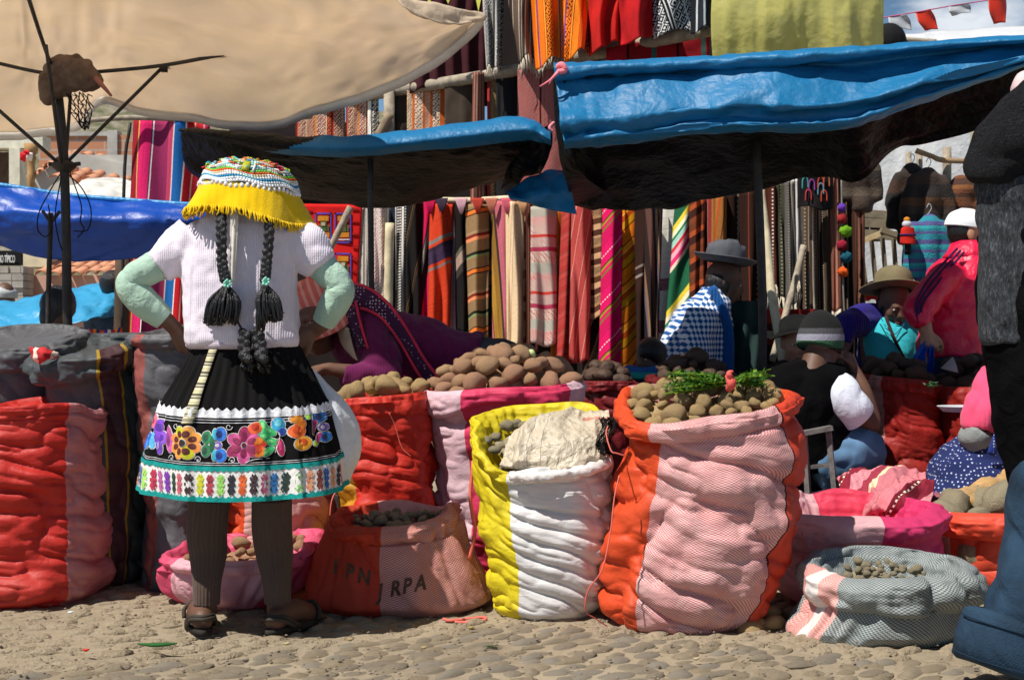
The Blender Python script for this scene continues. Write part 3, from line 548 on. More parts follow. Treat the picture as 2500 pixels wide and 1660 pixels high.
def textiles():
    K = '#14100f'; BR = '#3a2318'; RDm = '#a31f22'; RS = '#b0524c'; TN = '#a5855c'; CM = '#d6bd97'; GY = '#6c6661'; GL = '#a39f9a'
    def st(*a, **k): return stripes(*a, **k)
    back = thing('backing_shade_sheet', 'dark sheet added behind the hanging textiles to stand in for the shaded gaps', 'cloth', P(1500, 960, 7.9))  # added sheet: near-black panels stand in for shade in the gaps
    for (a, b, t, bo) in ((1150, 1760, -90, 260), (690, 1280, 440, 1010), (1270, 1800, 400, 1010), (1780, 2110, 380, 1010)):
        V, F, uv, G = patch([[(a, t, WY(a) + .22), (b, t, WY(b) + .22)], [(a, bo, WY(a) + .24), (b, bo, WY(b) + .24)]], 40, 20, lambda u, w: .03 * vn(np.stack([u * 9, w * 2, u * 0], -1), 2)); solidify(obj('shade_panel', V, F, fab((.010, .006, .005), 'near-black shade sheet'), back), .004)
    # --- left big striped blanket
    S1 = [(0, '#8c1620'), (.10, '#c2a24a'), (.115, '#c91f5e'), (.27, '#1b2446'), (.285, '#e6d9d0'), (.30, '#8e2a55'), (.50, '#b8405f'), (.56, '#d9c7c4'), (.575, '#1d5f9e'), (.70, '#e8d4cc'), (.715, '#b91a22'), (.80, '#e2a38a'), (.815, '#c22630'), (.90, '#d98f95'), (.92, '#b7284c'), (.97, '#e4b9b0'), (.985, '#a81d44')]
    tex('striped pink, blue and red blanket hanging at the left end of the rack', 325, 515, (292, 300), 830, st(S1, .545), (300, 470), Y=7.9, fold=.03, nf=2.2, name='striped_blanket', cat='blanket')
    cyl('rail_pole', [P(190, 297, 7.8), P(330, 288, 7.8), P(600, 296, 7.9), P(760, 285, 8.2)], .016, BARK, None, label='thin bare pole from which the striped blanket hangs', cat='pole')
    cyl('tarp_pole', [P(296, 1250, 7.6), P(302, 480, 7.6), P(318, 300, 7.6)], .010, STEEL, None, label='thin black pole just left of the striped blanket', cat='pole')
    cyl('rack_post', [P(288, 1190, 7.7), P(300, 620, 7.7)], .045, fab((.09, .06, .04), 'dark wooden post'), None, label='dark square wooden post left of the striped blanket', cat='post')
    # --- the upper rail
    bm = cyl('rail_pole', [P(690, 262, 8.9), P(922, 230, 8.55), P(960, 223, 8.5), P(1206, 182, 8.15), P(1407, 140, 7.85), P(1583, 102, 7.6), P(1665, 84, 7.5), P(1735, 77, 7.4)], [.03, .035, .036, .038, .04, .042, .045, .03], BARK, None, label='long crooked bare pole carrying the upper rows of textiles', cat='pole')
    cyl('rack_post', [P(952, 1120, 8.6), P(950, 218, 8.45)], .035, BARK, None, label='upright bare post under the crooked pole, left of the orange panel cloth', cat='post')
    cyl('rack_brace', [P(922, 335, 8.4), P(952, 280, 8.42)], [.03, .03], WOOD, None, label='short slanting wooden brace on the bare post', cat='brace')
    RO = [(0, '#5a1a1c'), (.05, '#c2543a'), (.09, '#7a2420'), (.30, '#c8b18c'), (.32, '#8c2a24'), (.55, '#d2843a'), (.6, '#9a2d26'), (.85, '#cbb28f'), (.88, '#6a1c1c')]
    def orn(a, b, size=.05): return dict(motif=[(.09, .30, '#d8c4a4', size), (.32, .55, '#cfb692', size * .8), (.6, .85, '#c9cbb2', size), (.88, 1, '#d66a3a', size)])
    tex('ornate red and white woven cloth under the umbrella edge, leftmost of three', 632, 716, 285, 352, st(RO, .20, **orn(0, 1)), fold=.01)
    tex('ornate red cloth with pale figures between two dark cloths under the umbrella edge', 722, 842, 262, 352, st(RO, .26, **orn(0, 1)), fold=.012)
    tex('ornate red and orange figured cloth left of the black and white band', 846, 900, 240, 352, st(RO, .17, **orn(0, 1)), fold=.01)
    tex('narrow black and white figured band hanging beside the bare post', 898, 924, 228, 350, st([(0, '#d8d2c6'), (.15, K), (.85, '#d8d2c6')], .18, motif=[(.2, .8, '#cfc8ba', .05)]), fold=.005)
    tex('plain near-black cloth hanging between the ornate red cloths', 560, 1000, 300, 420, fab((.02, .012, .012), 'black wool'), dY=.10, fold=.01)
    tex('dark brown cloth left of the orange and white figured panel', 960, 1000, (224, 218), 350, fab((.05, .035, .022), 'brown wool'), fold=.008)
    tex('orange and white figured panel in the middle of a dark brown cloth', 994, 1088, (222, 207), 352, st([(0, '#c9b394'), (.14, '#c25b22'), (.2, '#d9c9ae'), (.42, '#c25b22'), (.48, '#cda98a'), (.62, '#c25b22'), (.68, '#d9c9ae'), (.88, '#c25b22')], .25, motif=[(.0, .14, '#5a2a1a', .05), (.2, .42, '#8e3f22', .06), (.48, .62, '#a4402a', .04), (.68, .88, '#8e3f22', .06)]), fold=.005)
    tex('brown woollen cloth right of the orange and white figured panel', 1086, 1165, (208, 195), 420, fab((.06, .042, .028), 'brown wool'), fold=.008)
    tex('thin brown scarf knotted over the crooked pole', 1155, 1182, (180, 178), 520, st([(0, '#6b3f33'), (.3, '#a06a52'), (.5, '#5a3a3a'), (.8, '#8a6a5a')], .05), (1148, 1185), dY=-.10, fold=.02, name='hanging_scarf', cat='scarf')
    tex('narrow red ornate strip beside the thin brown scarf', 1190, 1216, 188, 500, st([(0, '#9a2f2b'), (.2, '#5a5a3c'), (.8, '#a2352e')], .12, motif=[(.2, .8, '#c2926a', .04)]), fold=.006)
    tex('plain black cloth left of the rose patterned cloth', 1212, 1268, (182, 172), 500, fab((.012, .011, .012), 'black wool'), fold=.008)
    tex('rose and grey patterned cloth hanging against the big blue tarpaulin', 1264, 1400, (172, 150), 498, st([(0, '#8e6a60'), (.4, '#a05a50'), (.44, '#3a1a18'), (.48, '#a35a4e'), (.5, '#8e6a60')], .32, motif=[(.0, .4, '#a02c34', .05), (.5, 1, '#a8323a', .05)]), fold=.01)
    tex('red cloth with dark stripes tucked under the crooked pole at its right end', 1480, 1732, (118, 80), 180, st([(0, '#8e1018'), (.4, '#2a0c0c'), (.45, '#7c0e16'), (.9, '#31504a')], .3), fold=.01)
    # --- top row
    tex('dark maroon pleated cloth behind the tip of the tan umbrella', 1000, 1190, -60, (232, 190), fab((.055, .010, .014), 'maroon wool'), dY=.06, fold=.03, nf=5)
    tex('dark brown and orange striped cloth between the umbrella edge and the crooked pole', 930, 1030, 150, 232, st([(0, '#2c120c'), (.3, '#6b2f10'), (.5, '#2c120c'), (.7, '#7d4510')], .3), dY=.03, fold=.02, nf=3)
    tex('white and black patterned shawl bunched over the crooked pole', 1175, 1232, -60, 172, st([(0, '#b9b4ab'), (.12, '#3d3c40'), (.3, '#8f8a84'), (.36, '#2b2a2e'), (.7, '#9b968f'), (.8, '#45423f')], .16, motif=[(.12, .3, '#b9b4ab', .05), (.36, .7, '#aaa59c', .07)]), (1188, 1222), dY=-.14, fold=.05, nf=1.6, name='hanging_shawl', cat='shawl', fringe=.06)
    tex('brown and cream striped shawl with a long pale fringe over the crooked pole', 1230, 1312, -60, 150, st([(0, '#5f4c3e'), (.1, '#c9bda9'), (.15, '#4a3a30'), (.3, '#98897a'), (.36, '#3a2d27'), (.6, '#b8ab98'), (.66, '#5f4c3e')], .13, D(14)), (1268, 1318), dY=-.15, fold=.05, nf=1.3, name='hanging_shawl', cat='shawl', fringe=.10)
    OG = [(0, '#e36a12'), (.16, '#f0a01c'), (.2, '#c53c10'), (.24, '#1f3f9a'), (.28, '#e87414'), (.5, '#d65a10'), (.55, '#f2b43a'), (.58, '#7a2210'), (.62, '#ea7a18'), (.88, '#c24a10')]
    tex('bright orange shawl with yellow and blue stripes, left half of the orange pair', 1292, 1382, -60, (170, 140), st(OG, .20, motif=[(.62, .88, '#2a1408', .06)]), (1308, 1385), dY=-.16, fold=.045, nf=1.6, name='hanging_shawl', cat='shawl', fringe=.05)
    tex('bright orange shawl with brown figures beside the red cloth, right of the orange pair', 1374, 1452, -60, (150, 128), st(OG, .22, D(8), motif=[(.28, .5, '#3a1608', .07)]), (1378, 1446), dY=-.17, fold=.05, nf=1.5, name='hanging_shawl', cat='shawl')
    tex('glowing red plain shawl hanging over the crooked pole, left of the two red ones', 1436, 1520, -60, (135, 112), fab((.55, .012, .008), 'scarlet wool'), (1440, 1512), dY=-.16, fold=.06, nf=1.8, name='hanging_shawl', cat='shawl')
    tex('glowing red plain shawl next to the black and white one', 1510, 1606, -60, (118, 96), fab((.52, .008, .010), 'scarlet wool'), (1515, 1590), dY=-.18, fold=.06, nf=1.5, name='hanging_shawl', cat='shawl')
    tex('black and white diamond patterned shawl left of the yellow plastic sheet', 1594, 1700, -60, (92, 74), st([(0, '#16181c'), (.05, '#b9b9b6'), (.08, '#1b1d22'), (.15, '#c9c9c6'), (.18, '#1d2026'), (.6, '#c0c0bc'), (.64, '#1d2026')], .24, D(-18), motif=[(.18, .6, '#c6c6c2', .075), (.64, 1, '#c6c6c2', .06)]), dY=-.12, fold=.03, nf=1.2, name='hanging_shawl', cat='shawl')
    tex('black and white striped shawl edge touching the yellow plastic sheet', 1688, 1745, -60, (80, 74), st([(0, '#1a1d22'), (.25, '#c4c8cb'), (.33, '#23272c'), (.6, '#9aa2a8'), (.7, '#1a1d22')], .14), dY=-.13, fold=.03, nf=1.2, name='hanging_shawl', cat='shawl')
    # --- red appliqué panel
    mola = thing('red_tapestry', 'bright red embroidered panel with rows of framed figures behind the bending woman', 'wall hanging', P(815, 730, 8.5), 'textiles hanging on the stall rack'); Y0 = 8.55
    tex('', 742, 885, (498, 500), 800, fab((.72, .012, .010), 'scarlet felt'), (752, 866), Y=Y0, fold=.004, parent=mola, wav=.002)
    def slabs(name, rects, col, d):
        for a, b, c, e in rects: obj(name, *box((X_((a + c) / 2, Y0), Y0 - .012 - d, Z_((b + e) / 2, Y0)), ((c - a) / FPX * Y0, .005, (e - b) / FPX * Y0)), fab(col, 'felt applique'), mola, smooth=False)
    for fx in (770, 818):
        for fy in (520, 618, 700):
            slabs('figure_frame', [(fx, fy, fx + 40, fy + 4), (fx, fy + 70, fx + 40, fy + 74), (fx, fy, fx + 3, fy + 74), (fx + 37, fy, fx + 40, fy + 74)], (.08, .08, .45), 0)
            slabs('figure_headdress', [(fx + 7, fy + 8, fx + 33, fy + 20), (fx + 5, fy + 48, fx + 35, fy + 60)], (.65, .25, .02), .002)
            slabs('figure_body', [(fx + 13, fy + 22, fx + 28, fy + 46), (fx + 6, fy + 30, fx + 11, fy + 46), (fx + 30, fy + 30, fx + 34, fy + 46)], (.10, .16, .05), .004)
            slabs('figure_face', [(fx + 16, fy + 24, fx + 25, fy + 32)], (.6, .5, .35), .008); slabs('figure_outline', [(fx + 4, fy + 64, fx + 36, fy + 67)], (.75, .65, .7), .004)
    slabs('fret_border', [(860, 510 + k * 30, 876, 514 + k * 30) for k in range(7)] + [(748, 515 + k * 30, 764, 519 + k * 30) for k in range(7)], (.35, .01, .01), 0)
    cyl('leaning_stick', [P(790, 640, 8.2), P(856, 505, 8.2)], .022, BARK, None, label='slanting grey stick in front of the bright red embroidered panel', cat='stick')
    # --- main lower row
    cyl('rail_pole', [P(1020, 487, 8.35), P(1150, 489, 8.15), P(1290, 482, 8.0), P(1500, 478, 7.7), P(1780, 470, 7.3)], .018, PEEL, None, label='pale pole from which the long row of diagonal striped cloths hangs', cat='pole')
    cyl('rack_post', [P(945, 1060, 8.35), P(948, 700, 8.35), P(952, 545, 8.35)], .03, PEEL, None, label='pale bamboo post among the grey woven belts', cat='post')
    L_ = [('grey and cream finely woven belt right of the red embroidered panel', 882, 908, 500, 770, st([(0, GY), (.2, '#bdb5aa'), (.3, GY), (.5, '#8a8278'), (.7, '#c6beb2'), (.8, GY)], .07, motif=[(.3, .7, '#cfc7bb', .02)]), None),
        ('narrow pale belt half hidden behind the straight dark pole', 906, 922, 505, 740, st([(0, '#b5aba0'), (.5, '#7d756c')], .05), None),
        ('red and white figured belt right of the straight dark pole', 918, 938, 500, 745, st([(0, '#b9b1a8'), (.2, '#d9cfc5'), (.8, '#b9b1a8')], .07, motif=[(.2, .8, '#8f1a1f', .045)]), None),
        ('dark blue grey belt right of the pale bamboo post', 954, 975, 500, 760, st([(0, '#2b3340'), (.4, '#6b7480'), (.5, '#1d232d')], .06), None),
        ('white belt with rows of small black squares', 972, 1000, 505, 765, st([(0, '#c9c4bd'), (.12, '#2a2623'), (.2, '#d2cdc6'), (.45, '#2a2623'), (.52, '#d2cdc6'), (.78, '#2a2623'), (.86, '#c9c4bd')], .085, dots=[(.2, .45, '#2a2623', .018), (.52, .78, '#2a2623', .018)]), None),
        ('black cloth with faint gold lines left of the magenta cornered cloth', 998, 1030, 495, 810, st([(0, K), (.5, '#7a5a2a'), (.52, K), (.6, '#6a4a22'), (.62, K)], .16, D(20)), None),
        ('dark maroon cloth with grey dashes left of the magenta cornered cloth', 1022, 1045, 490, 790, st([(0, '#3a1512'), (.6, '#3a1512'), (.85, '#8c8478'), (.9, '#3a1512')], .12, D(80)), None),
        ('magenta cloth with a grey embroidered edge', 1038, 1066, 492, 780, st([(0, '#c0104a'), (.5, '#2c2826'), (.55, '#8c8478'), (.7, '#2a1d1b')], .2, D(15)), (1030, 1052)),
        ('orange red cloth crossed by dark purple bands', 1056, 1100, 500, 800, st([(0, '#c23a1c'), (.36, '#7a7068'), (.40, '#c23a1c'), (.43, '#2e2233'), (.47, '#3c2a44'), (.6, '#c23a1c'), (.63, '#7a7068'), (.66, '#c23a1c')], .62, D(72)), (1048, 1092)),
        ('pale lilac cloth folded into a narrow point', 1098, 1122, 495, 800, st([(0, '#c48f9b'), (.5, '#b78a92'), (.6, '#7c5a5f'), (.65, '#c79aa3')], .12), (1090, 1124)),
        ('black cloth with a pale diagonal band, left of the olive banded cloth', 1116, 1146, 495, 800, st([(0, K), (.6, '#5a5a4a'), (.66, '#a58a7a'), (.8, '#3a3530'), (.9, K)], .45, D(55)), (1118, 1142)),
        ('olive tan cloth with orange and black cross bands', 1142, 1188, 500, 815, st([(0, '#8c6f4c'), (.12, '#1d1a14'), (.14, '#e2762e'), (.2, '#1d1a14'), (.22, '#8c6f4c'), (.5, '#a58660'), (.55, '#7a2418'), (.6, '#e0895a'), (.66, '#8c6f4c'), (.85, '#20231a'), (.9, '#7f8c5a'), (.94, '#8c6f4c')], .36, D(80)), (1150, 1186)),
        ('black cloth with a rust and blue woven band near its hem', 1184, 1218, 495, 850, st([(0, K), (.55, K), (.60, '#8a4a38'), (.7, '#22305a'), (.74, '#8a4a38'), (.84, K)], .62, D(80)), (1184, 1212)),
        ('dusty rose cloth with a gold edge', 1206, 1264, (490, 500), 870, st([(0, '#3c2b25'), (.06, '#b65f6c'), (.66, '#b05a66'), (.68, '#3a2f22'), (.70, '#a87c30'), (.85, '#8a6428')], .34, D(-9)), (1208, 1240)),
        ('cream cloth with thin peach stripes', 1240, 1272, 495, 835, st([(0, '#d9bd96'), (.5, '#b98a6a'), (.53, '#dcc19c'), (.7, '#8a5a4a'), (.73, '#d9bd96')], .13, D(4)), (1243, 1274)),
        ('tan cloth with broad rust diagonal stripes', 1266, 1294, 495, 840, st([(0, '#b98e64'), (.4, '#7c3f28'), (.55, '#c9a67c'), (.8, '#9a5a38')], .22, D(58)), (1268, 1294)),
        ('narrow brown cloth squeezed beside the white-ground figured cloth', 1290, 1308, 498, 850, st([(0, '#4a241c'), (.5, '#7c4a38'), (.6, '#3a1814')], .06), None),
        ('white-ground cloth densely figured with red animals and diamonds', 1302, 1354, 505, 830, st([(0, '#b9a99a'), (.18, '#a62b28'), (.3, '#c9bfb2'), (.5, '#c0352c'), (.55, '#c7bbae'), (.72, '#a0304a'), (.8, '#cbbfae')], .34, D(90), motif=[(0, .18, '#7c8c80', .05), (.18, .3, '#e6ddd0', .04), (.3, .5, '#a62c2c', .05), (.55, .72, '#a02a2c', .05), (.8, 1, '#a63a34', .06)]), (1300, 1356)),
        ('plain burnt orange cloth right of the figured cloth', 1350, 1384, 515, 880, st([(0, '#b85c14'), (.5, '#8a3c0c'), (.56, '#c4691c')], .16), (1350, 1382)),
        ('red cloth with fine grey lines, left of the rose red one', 1378, 1408, 515, 870, st([(0, '#a2302a'), (.3, '#6b4a44'), (.34, '#b0413a'), (.6, '#7a2a26'), (.64, '#a83a34')], .11, D(70)), (1360, 1400)),
        ('rose red cloth with pale pin stripes', 1402, 1444, 500, 870, st([(0, '#b04a44'), (.3, '#cf8a7c'), (.34, '#a8403a'), (.7, '#c98072'), (.75, '#b04a44')], .13, D(12)), (1394, 1432)),
        ('dark brown cloth with cream figures and curling hem', 1432, 1458, 500, 920, st([(0, '#2c1a14'), (.2, '#a08a70'), (.3, '#3a241c'), (.6, '#b59c80'), (.68, '#2c1a14')], .16, D(30), motif=[(.3, .6, '#a58e72', .04)]), (1424, 1454)),
        ('brown cloth banded with tan patterns ending in a short hem', 1446, 1478, 495, 765, st([(0, '#4a2a1c'), (.2, '#b08a64'), (.28, '#3a2218'), (.5, '#a27a54'), (.6, '#54301f'), (.8, '#c29a70')], .17, D(85), motif=[(.28, .5, '#c29a70', .03)]), (1442, 1472)),
        ('hot pink cloth with olive diagonal stripes and white dashes', 1478, 1512, 497, 915, st([(0, '#d30f5c'), (.42, '#5a2a1c'), (.46, '#a08428'), (.52, '#d30f5c'), (.6, '#7a6a2a'), (.66, '#c40f54')], .21, D(52), dots=[(.2, .23, '#e8d8d0', .02)]), (1466, 1508)),
        ('ochre orange cloth with many diagonal stripes', 1518, 1556, 497, 915, st([(0, '#d9700e'), (.2, '#5c2208'), (.24, '#e88a1a'), (.4, '#f0b840'), (.43, '#b8480a'), (.6, '#c98a10'), (.8, '#6b2a08'), (.84, '#e27a10')], .19, D(55)), (1502, 1556)),
        ('dark chocolate cloth with a few grey cross lines', 1556, 1588, 500, 865, st([(0, '#2c1812'), (.7, '#7a6a64'), (.73, '#2c1812'), (.8, '#8a7c78'), (.83, '#341c16')], .5, D(75)), (1558, 1584)),
        ('mauve grey and black striped cloth left of the white one', 1580, 1610, 500, 880, st([(0, '#5a3c34'), (.3, '#211a1c'), (.5, '#6a5a64'), (.6, '#8a6a4a'), (.7, '#2a1d1b')], .15, D(-8)), (1580, 1596)),
        ('white wool cloth crossed by maroon figured bands', 1608, 1660, 495, 850, st([(0, '#d9d4c8'), (.50, '#d9d4c8'), (.52, '#6a0f2c'), (.6, '#d2ccc0'), (.8, '#6a0f2c'), (.88, '#d9d4c8')], .85, D(84), motif=[(.52, .6, '#c9a0a4', .04), (.8, .88, '#c9a0a4', .04)]), (1592, 1640)),
        ('green, yellow and pink diagonal striped cloth beside the grey hat', 1656, 1698, 490, 830, st([(0, '#1d5a3c'), (.3, '#d9c23a'), (.38, '#e8dcb8'), (.45, '#2f7a54'), (.5, '#9cc4b4'), (.58, '#c42a3c'), (.64, '#e8a0a8'), (.72, '#d42a6a'), (.8, '#e8c8b0'), (.86, '#1d5a3c')], .30, D(38)), (1624, 1690)),
        ('rust brown cloth with a red chevron, right of the green striped cloth', 1690, 1712, 485, 800, st([(0, '#6a341c'), (.3, '#a84a24'), (.5, '#3a1c14'), (.8, '#7c3c20')], .14, D(70)), None),
        ('brown cloth with olive and orange diagonal threads above the grey hat', 1706, 1730, 484, 800, st([(0, '#4a2a1c'), (.3, '#7c6a2c'), (.36, '#4a2a1c'), (.6, '#a8542c'), (.66, '#4a2a1c')], .11, D(55)), None),
        ('wine red cloth with grey stripes above the grey hat', 1724, 1746, 484, 800, st([(0, '#6a1c20'), (.3, '#7a6a5a'), (.36, '#8a2a2c'), (.7, '#3c1414')], .09), None),
        ('tan orange cloth with a red V stripe above the crown of the grey hat', 1742, 1768, 480, 800, st([(0, '#9a6430'), (.5, '#a8441c'), (.6, '#8c5828'), (.9, '#5a3418')], .13, D(12)), None)]
    for i, (lab, a, b, t, bo, m, bx) in enumerate(L_): tex(lab, a - 6, b + 7, t, bo + 12, m, (bx[0] - 5, bx[1] + 7) if bx else None, dY=-.06 * (i % 3) - .02, fold=.030, nf=.9 + .3 * (i % 3))
    # folded-over corners on the rail
    for k, (px, c, n) in enumerate([(1050, '#c0104a', 'magenta'), (1078, '#3a2c3c', 'dark violet'), (1126, '#c89aa4', 'pale pink'), (1166, '#b03a2c', 'red and gold'), (1200, '#b56a54', 'salmon'), (1238, '#c85a6a', 'rose'), (1276, '#c9966a', 'peach')]):
        y = WY(px) - .22; V, F, uv, G = patch([[(px - 16, 484, y), (px + 16, 484, y)], [(px - 9, 505, y - .01), (px + 10, 503, y - .01)], [(px - 2, 524, y), (px + 3, 522, y)]], 8, 8); solidify(obj('folded_cloth_corner', V, F, fab(srgb(c)[:3], 'folded cloth corner'), None, label='%s triangular cloth corner folded over the pale rail' % n, cat='cloth corner', group='cloth corners folded over the rail'), .006)
    # --- dark right group
    dk = [('dark brown blanket with a column of white figures left of the dark pole', 1772, 1808, 470, 1000, st([(0, '#24130e'), (.4, '#24130e'), (.45, '#b0a090'), (.5, '#24130e')], .22, dots=[(.40, .5, '#8a7a6a', .03)]), 7.3),
        ('dark brown striped blanket hanging against the dark pole', 1806, 1850, 465, 1000, st([(0, '#2a160f'), (.3, '#6a2c1c'), (.34, '#2a160f'), (.6, '#8a7c6c'), (.66, '#24120d')], .2, dots=[(.6, .66, '#24120d', .03)]), 7.25),
        ('rust brown sash with white dashes right of the leaning pale pole', 1866, 1892, 455, 700, st([(0, '#4a2216'), (.42, '#c9c0b4'), (.5, '#4a2216'), (.85, '#2c1812')], .14, dots=[(.42, .5, '#4a2216', .02)]), 7.15),
        ('olive and cream dashed sash, third of the sashes beside the leaning pole', 1892, 1920, 450, 730, st([(0, '#3a3a2c'), (.3, '#8a8470'), (.38, '#3a3a2c'), (.6, '#a86a5a'), (.66, '#2c2c22')], .12, dots=[(.3, .38, '#2c2c22', .02)]), 7.12),
        ('grey woven sash between the olive and the white sashes', 1916, 1936, 445, 740, st([(0, '#5a5650'), (.3, '#a29c92'), (.4, '#4a4640'), (.7, '#8f897f')], .07, dots=[(.3, .4, '#3a3630', .015)]), 7.1),
        ('white and grey striped sash with black edges', 1934, 1954, 440, 690, st([(0, '#b9b5b2'), (.2, '#2c2a2c'), (.28, '#c9c5c2'), (.7, '#2c2a2c'), (.78, '#b9b5b2')], .08), 7.08),
        ('bundle of long brown and cream woven sashes below the black bag, left part', 1960, 1996, 500, 765, st([(0, '#5a4a3c'), (.2, '#a89a84'), (.28, '#4a3c30'), (.5, '#8a7a64'), (.56, '#3a2e26'), (.8, '#b0a28c')], .07, dots=[(.2, .28, '#3a2e26', .02)]), 7.05),
        ('bundle of long brown and cream woven sashes below the black bag, right part', 1992, 2026, 500, 775, st([(0, '#4a3c30'), (.3, '#8f8068'), (.36, '#2f2620'), (.7, '#a39480'), (.76, '#4a3c30')], .06, dots=[(.7, .76, '#2f2620', .015)]), 7.06),
        ('pinkish brown strap hanging right of the woven sashes', 2026, 2046, 420, 760, st([(0, '#7a4a3c'), (.5, '#a0705c'), (.7, '#5a342a')], .08), 7.0),
        ('dark brown patterned sash behind the coloured pompoms', 2046, 2082, 430, 800, st([(0, '#2a1c16'), (.4, '#5a4a3a'), (.45, '#2a1c16'), (.8, '#74624e')], .07), 7.08),
        ('rust and black patterned sash at the right end of the dark textiles', 2078, 2106, 430, 760, st([(0, '#3a221a'), (.3, '#6a3c2c'), (.5, '#241610'), (.8, '#7a5040')], .06, motif=[(.5, .8, '#8a6a54', .03)]), 7.0)]
    for i, (lab, a, b, t, bo, m, y) in enumerate(dk): tex(lab, a - 2, b + 2, t, bo, m, (a + i * .5, b + 6), Y=y + .03 * (i % 2), fold=.02, nf=1.3, fringe=.12 if 1860 < a < 2030 else None, name='woven_belt' if a > 1850 else 'hanging_textile', cat='belt' if a > 1850 else 'textile', nu=18)
    tex('dark teal fringed cloth hanging low in the shade right of the checked shirt', 1786, 1862, 735, 1010, fab((.02, .045, .04), 'dark teal wool'), Y=6.9, fold=.02, nf=2, fringe=.1)
    tex('red and grey banded blanket lying folded behind the leaning pale pole', 1800, 1990, 755, 840, st([(0, '#7a1c18'), (.3, '#3a1210'), (.45, '#8a8070'), (.6, '#6a1a16')], .25, D(90)), Y=6.95, fold=.01, name='folded_blanket', cat='blanket')
    # black bag with embroidery
    bag = thing('embroidered_bag', 'black square bag embroidered with coloured arches above the long sashes', 'bag', P(1992, 508, 6.9)); tex('', 1948, 2034, 380, (508, 512), fab((.008, .007, .008), 'black felt'), Y=6.92, fold=.01, parent=bag)
    for k, (x, y, c) in enumerate([(1966, 440, (.05, .3, .3)), (1982, 446, (.3, .05, .3)), (2004, 440, (.5, .05, .04)), (2018, 436, (.4, .12, .05)), (2004, 455, (.1, .3, .35)), (1974, 470, (.45, .04, .05)), (2012, 472, (.45, .06, .03))]):
        cyl('embroidered_arch', [P(x - 7, y + 22, 6.885), P(x - 6, y, 6.885), P(x, y - 7, 6.885), P(x + 6, y, 6.885), P(x + 7, y + 20, 6.885)], .004, fab(c, 'bright thread'), bag, 5)
    # leaning pale poles
    cyl('leaning_pole', [P(1857, 452, 6.75), P(1872, 590, 6.7), P(1882, 700, 6.65), P(1900, 810, 6.6), P(1925, 960, 6.5)], [.018, .022, .023, .024, .024], PEEL, None, label='pale peeled leaning pole right of the grey hat', cat='pole')
    cyl('leaning_pole', [P(1962, 600, 7.0), P(1940, 690, 6.95), P(1885, 880, 6.8)], .018, BARK, None, label='short grey slanting stick crossing behind the pale leaning pole', cat='pole')
    pm = thing('pompom_string', 'string of coloured woollen pompoms hanging among the dark sashes', 'pompoms', P(2056, 680, 6.85)); cyl('cord', [P(2054, 420, 6.85), P(2058, 680, 6.85), P(2062, 770, 6.85)], .005, fab((.2, .2, .18), 'cord'), pm, 5)
    for (x, y, r, c) in [(2055, 508, 10, (.10, .03, .30)), (2056, 534, 12, (.30, .02, .02)), (2065, 565, 15, (.12, .28, .01)), (2055, 600, 13, (.28, .01, .03)), (2066, 628, 14, (.01, .10, .14)), (2058, 664, 12, (.75, .10, .01))]:
        rr = r / FPX * 6.85; V, F = ball(P(x, y, 6.83), rr, 20); V = V + (V - np.array(P(x, y, 6.83))) * (.25 * vn(V * 160, 3))[:, None]; obj('pompom', V, F, fab(c, 'wool pompom', 1, .3), pm)
    # yellow plastic sheet
    m = tarp_mat((.84, .78, .26), 'yellow translucent plastic', .5, .38, .14, (.36, .34, .22))
    V, F, uv, G = patch([[(1742, -80, 7.1), (1850, -80, 7.05), (1960, -80, 7.0), (2060, -80, 7.0), (2145, -80, 7.1)], [(1738, 40, 7.1), (1850, 40, 7.0), (1960, 40, 7.0), (2060, 40, 6.95), (2160, 30, 7.05)], [(1742, 180, 7.15), (1850, 190, 7.1), (1960, 190, 7.1), (2070, 190, 7.0), (2158, 180, 7.1)]], 110, 70, lambda u, w: .03 * vn(np.stack([u * 13, w * 1.6, u * 0], -1), 2) + .004 * (np.abs(vn(np.stack([u * 20, w * 5, u * 0], -1), 4)) - .3) + .001 * vn(np.stack([u * 44, w * 26, u * 0], -1), 6))
    solidify(obj('yellow_plastic_sheet', V, F, m, None, label='wrinkled translucent yellow plastic sheet wrapped over goods above the big blue tarpaulin', cat='plastic sheet'), .003)
    V, F, uv, G = patch([[(2085, 380, 7.2), (2135, 380, 7.25)], [(2088, 410, 7.2), (2130, 440, 7.25)]], 12, 12, lambda u, w: .02 * vn(np.stack([u * 5, w * 4, u * 0], -1), 2)); solidify(obj('yellow_plastic_corner', V, F, m, None, label='small yellow plastic corner showing below the blue tarpaulin', cat='plastic sheet'), .003)
    V, F = remesh([ball(P(2170, 100, 7.3), (.10, .08, .10), 12), box(P(2175, 160, 7.3), (.18, .1, .25))], .012, 3); obj('covered_bundle', V, F, BLK, None, label='black covered bundle at the right end of the yellow plastic sheet', cat='bundle')
    for i, s in enumerate([(1048, -10, 14, 24), (1094, -10, 18, 20), (1168, -10, 12, 40)]):
        V = np.array([P(s[0] - s[2], s[1] - 20, 8.0), P(s[0] + s[2], s[1] - 20, 8.0), P(s[0], s[1] + s[3], 8.0)]); V = np.concatenate([V, V + np.array([0, .006, 0])]); obj('yellow_pennant', V, [(0, 1, 2), (5, 4, 3), (0, 3, 4, 1), (1, 4, 5, 2), (2, 5, 3, 0)], fab((.75, .7, .12), 'yellow pennant'), None, smooth=False, label='yellow pennant tip at the top edge, %s of three' % ('leftmost', 'middle one', 'rightmost')[i], cat='pennant')
textiles()
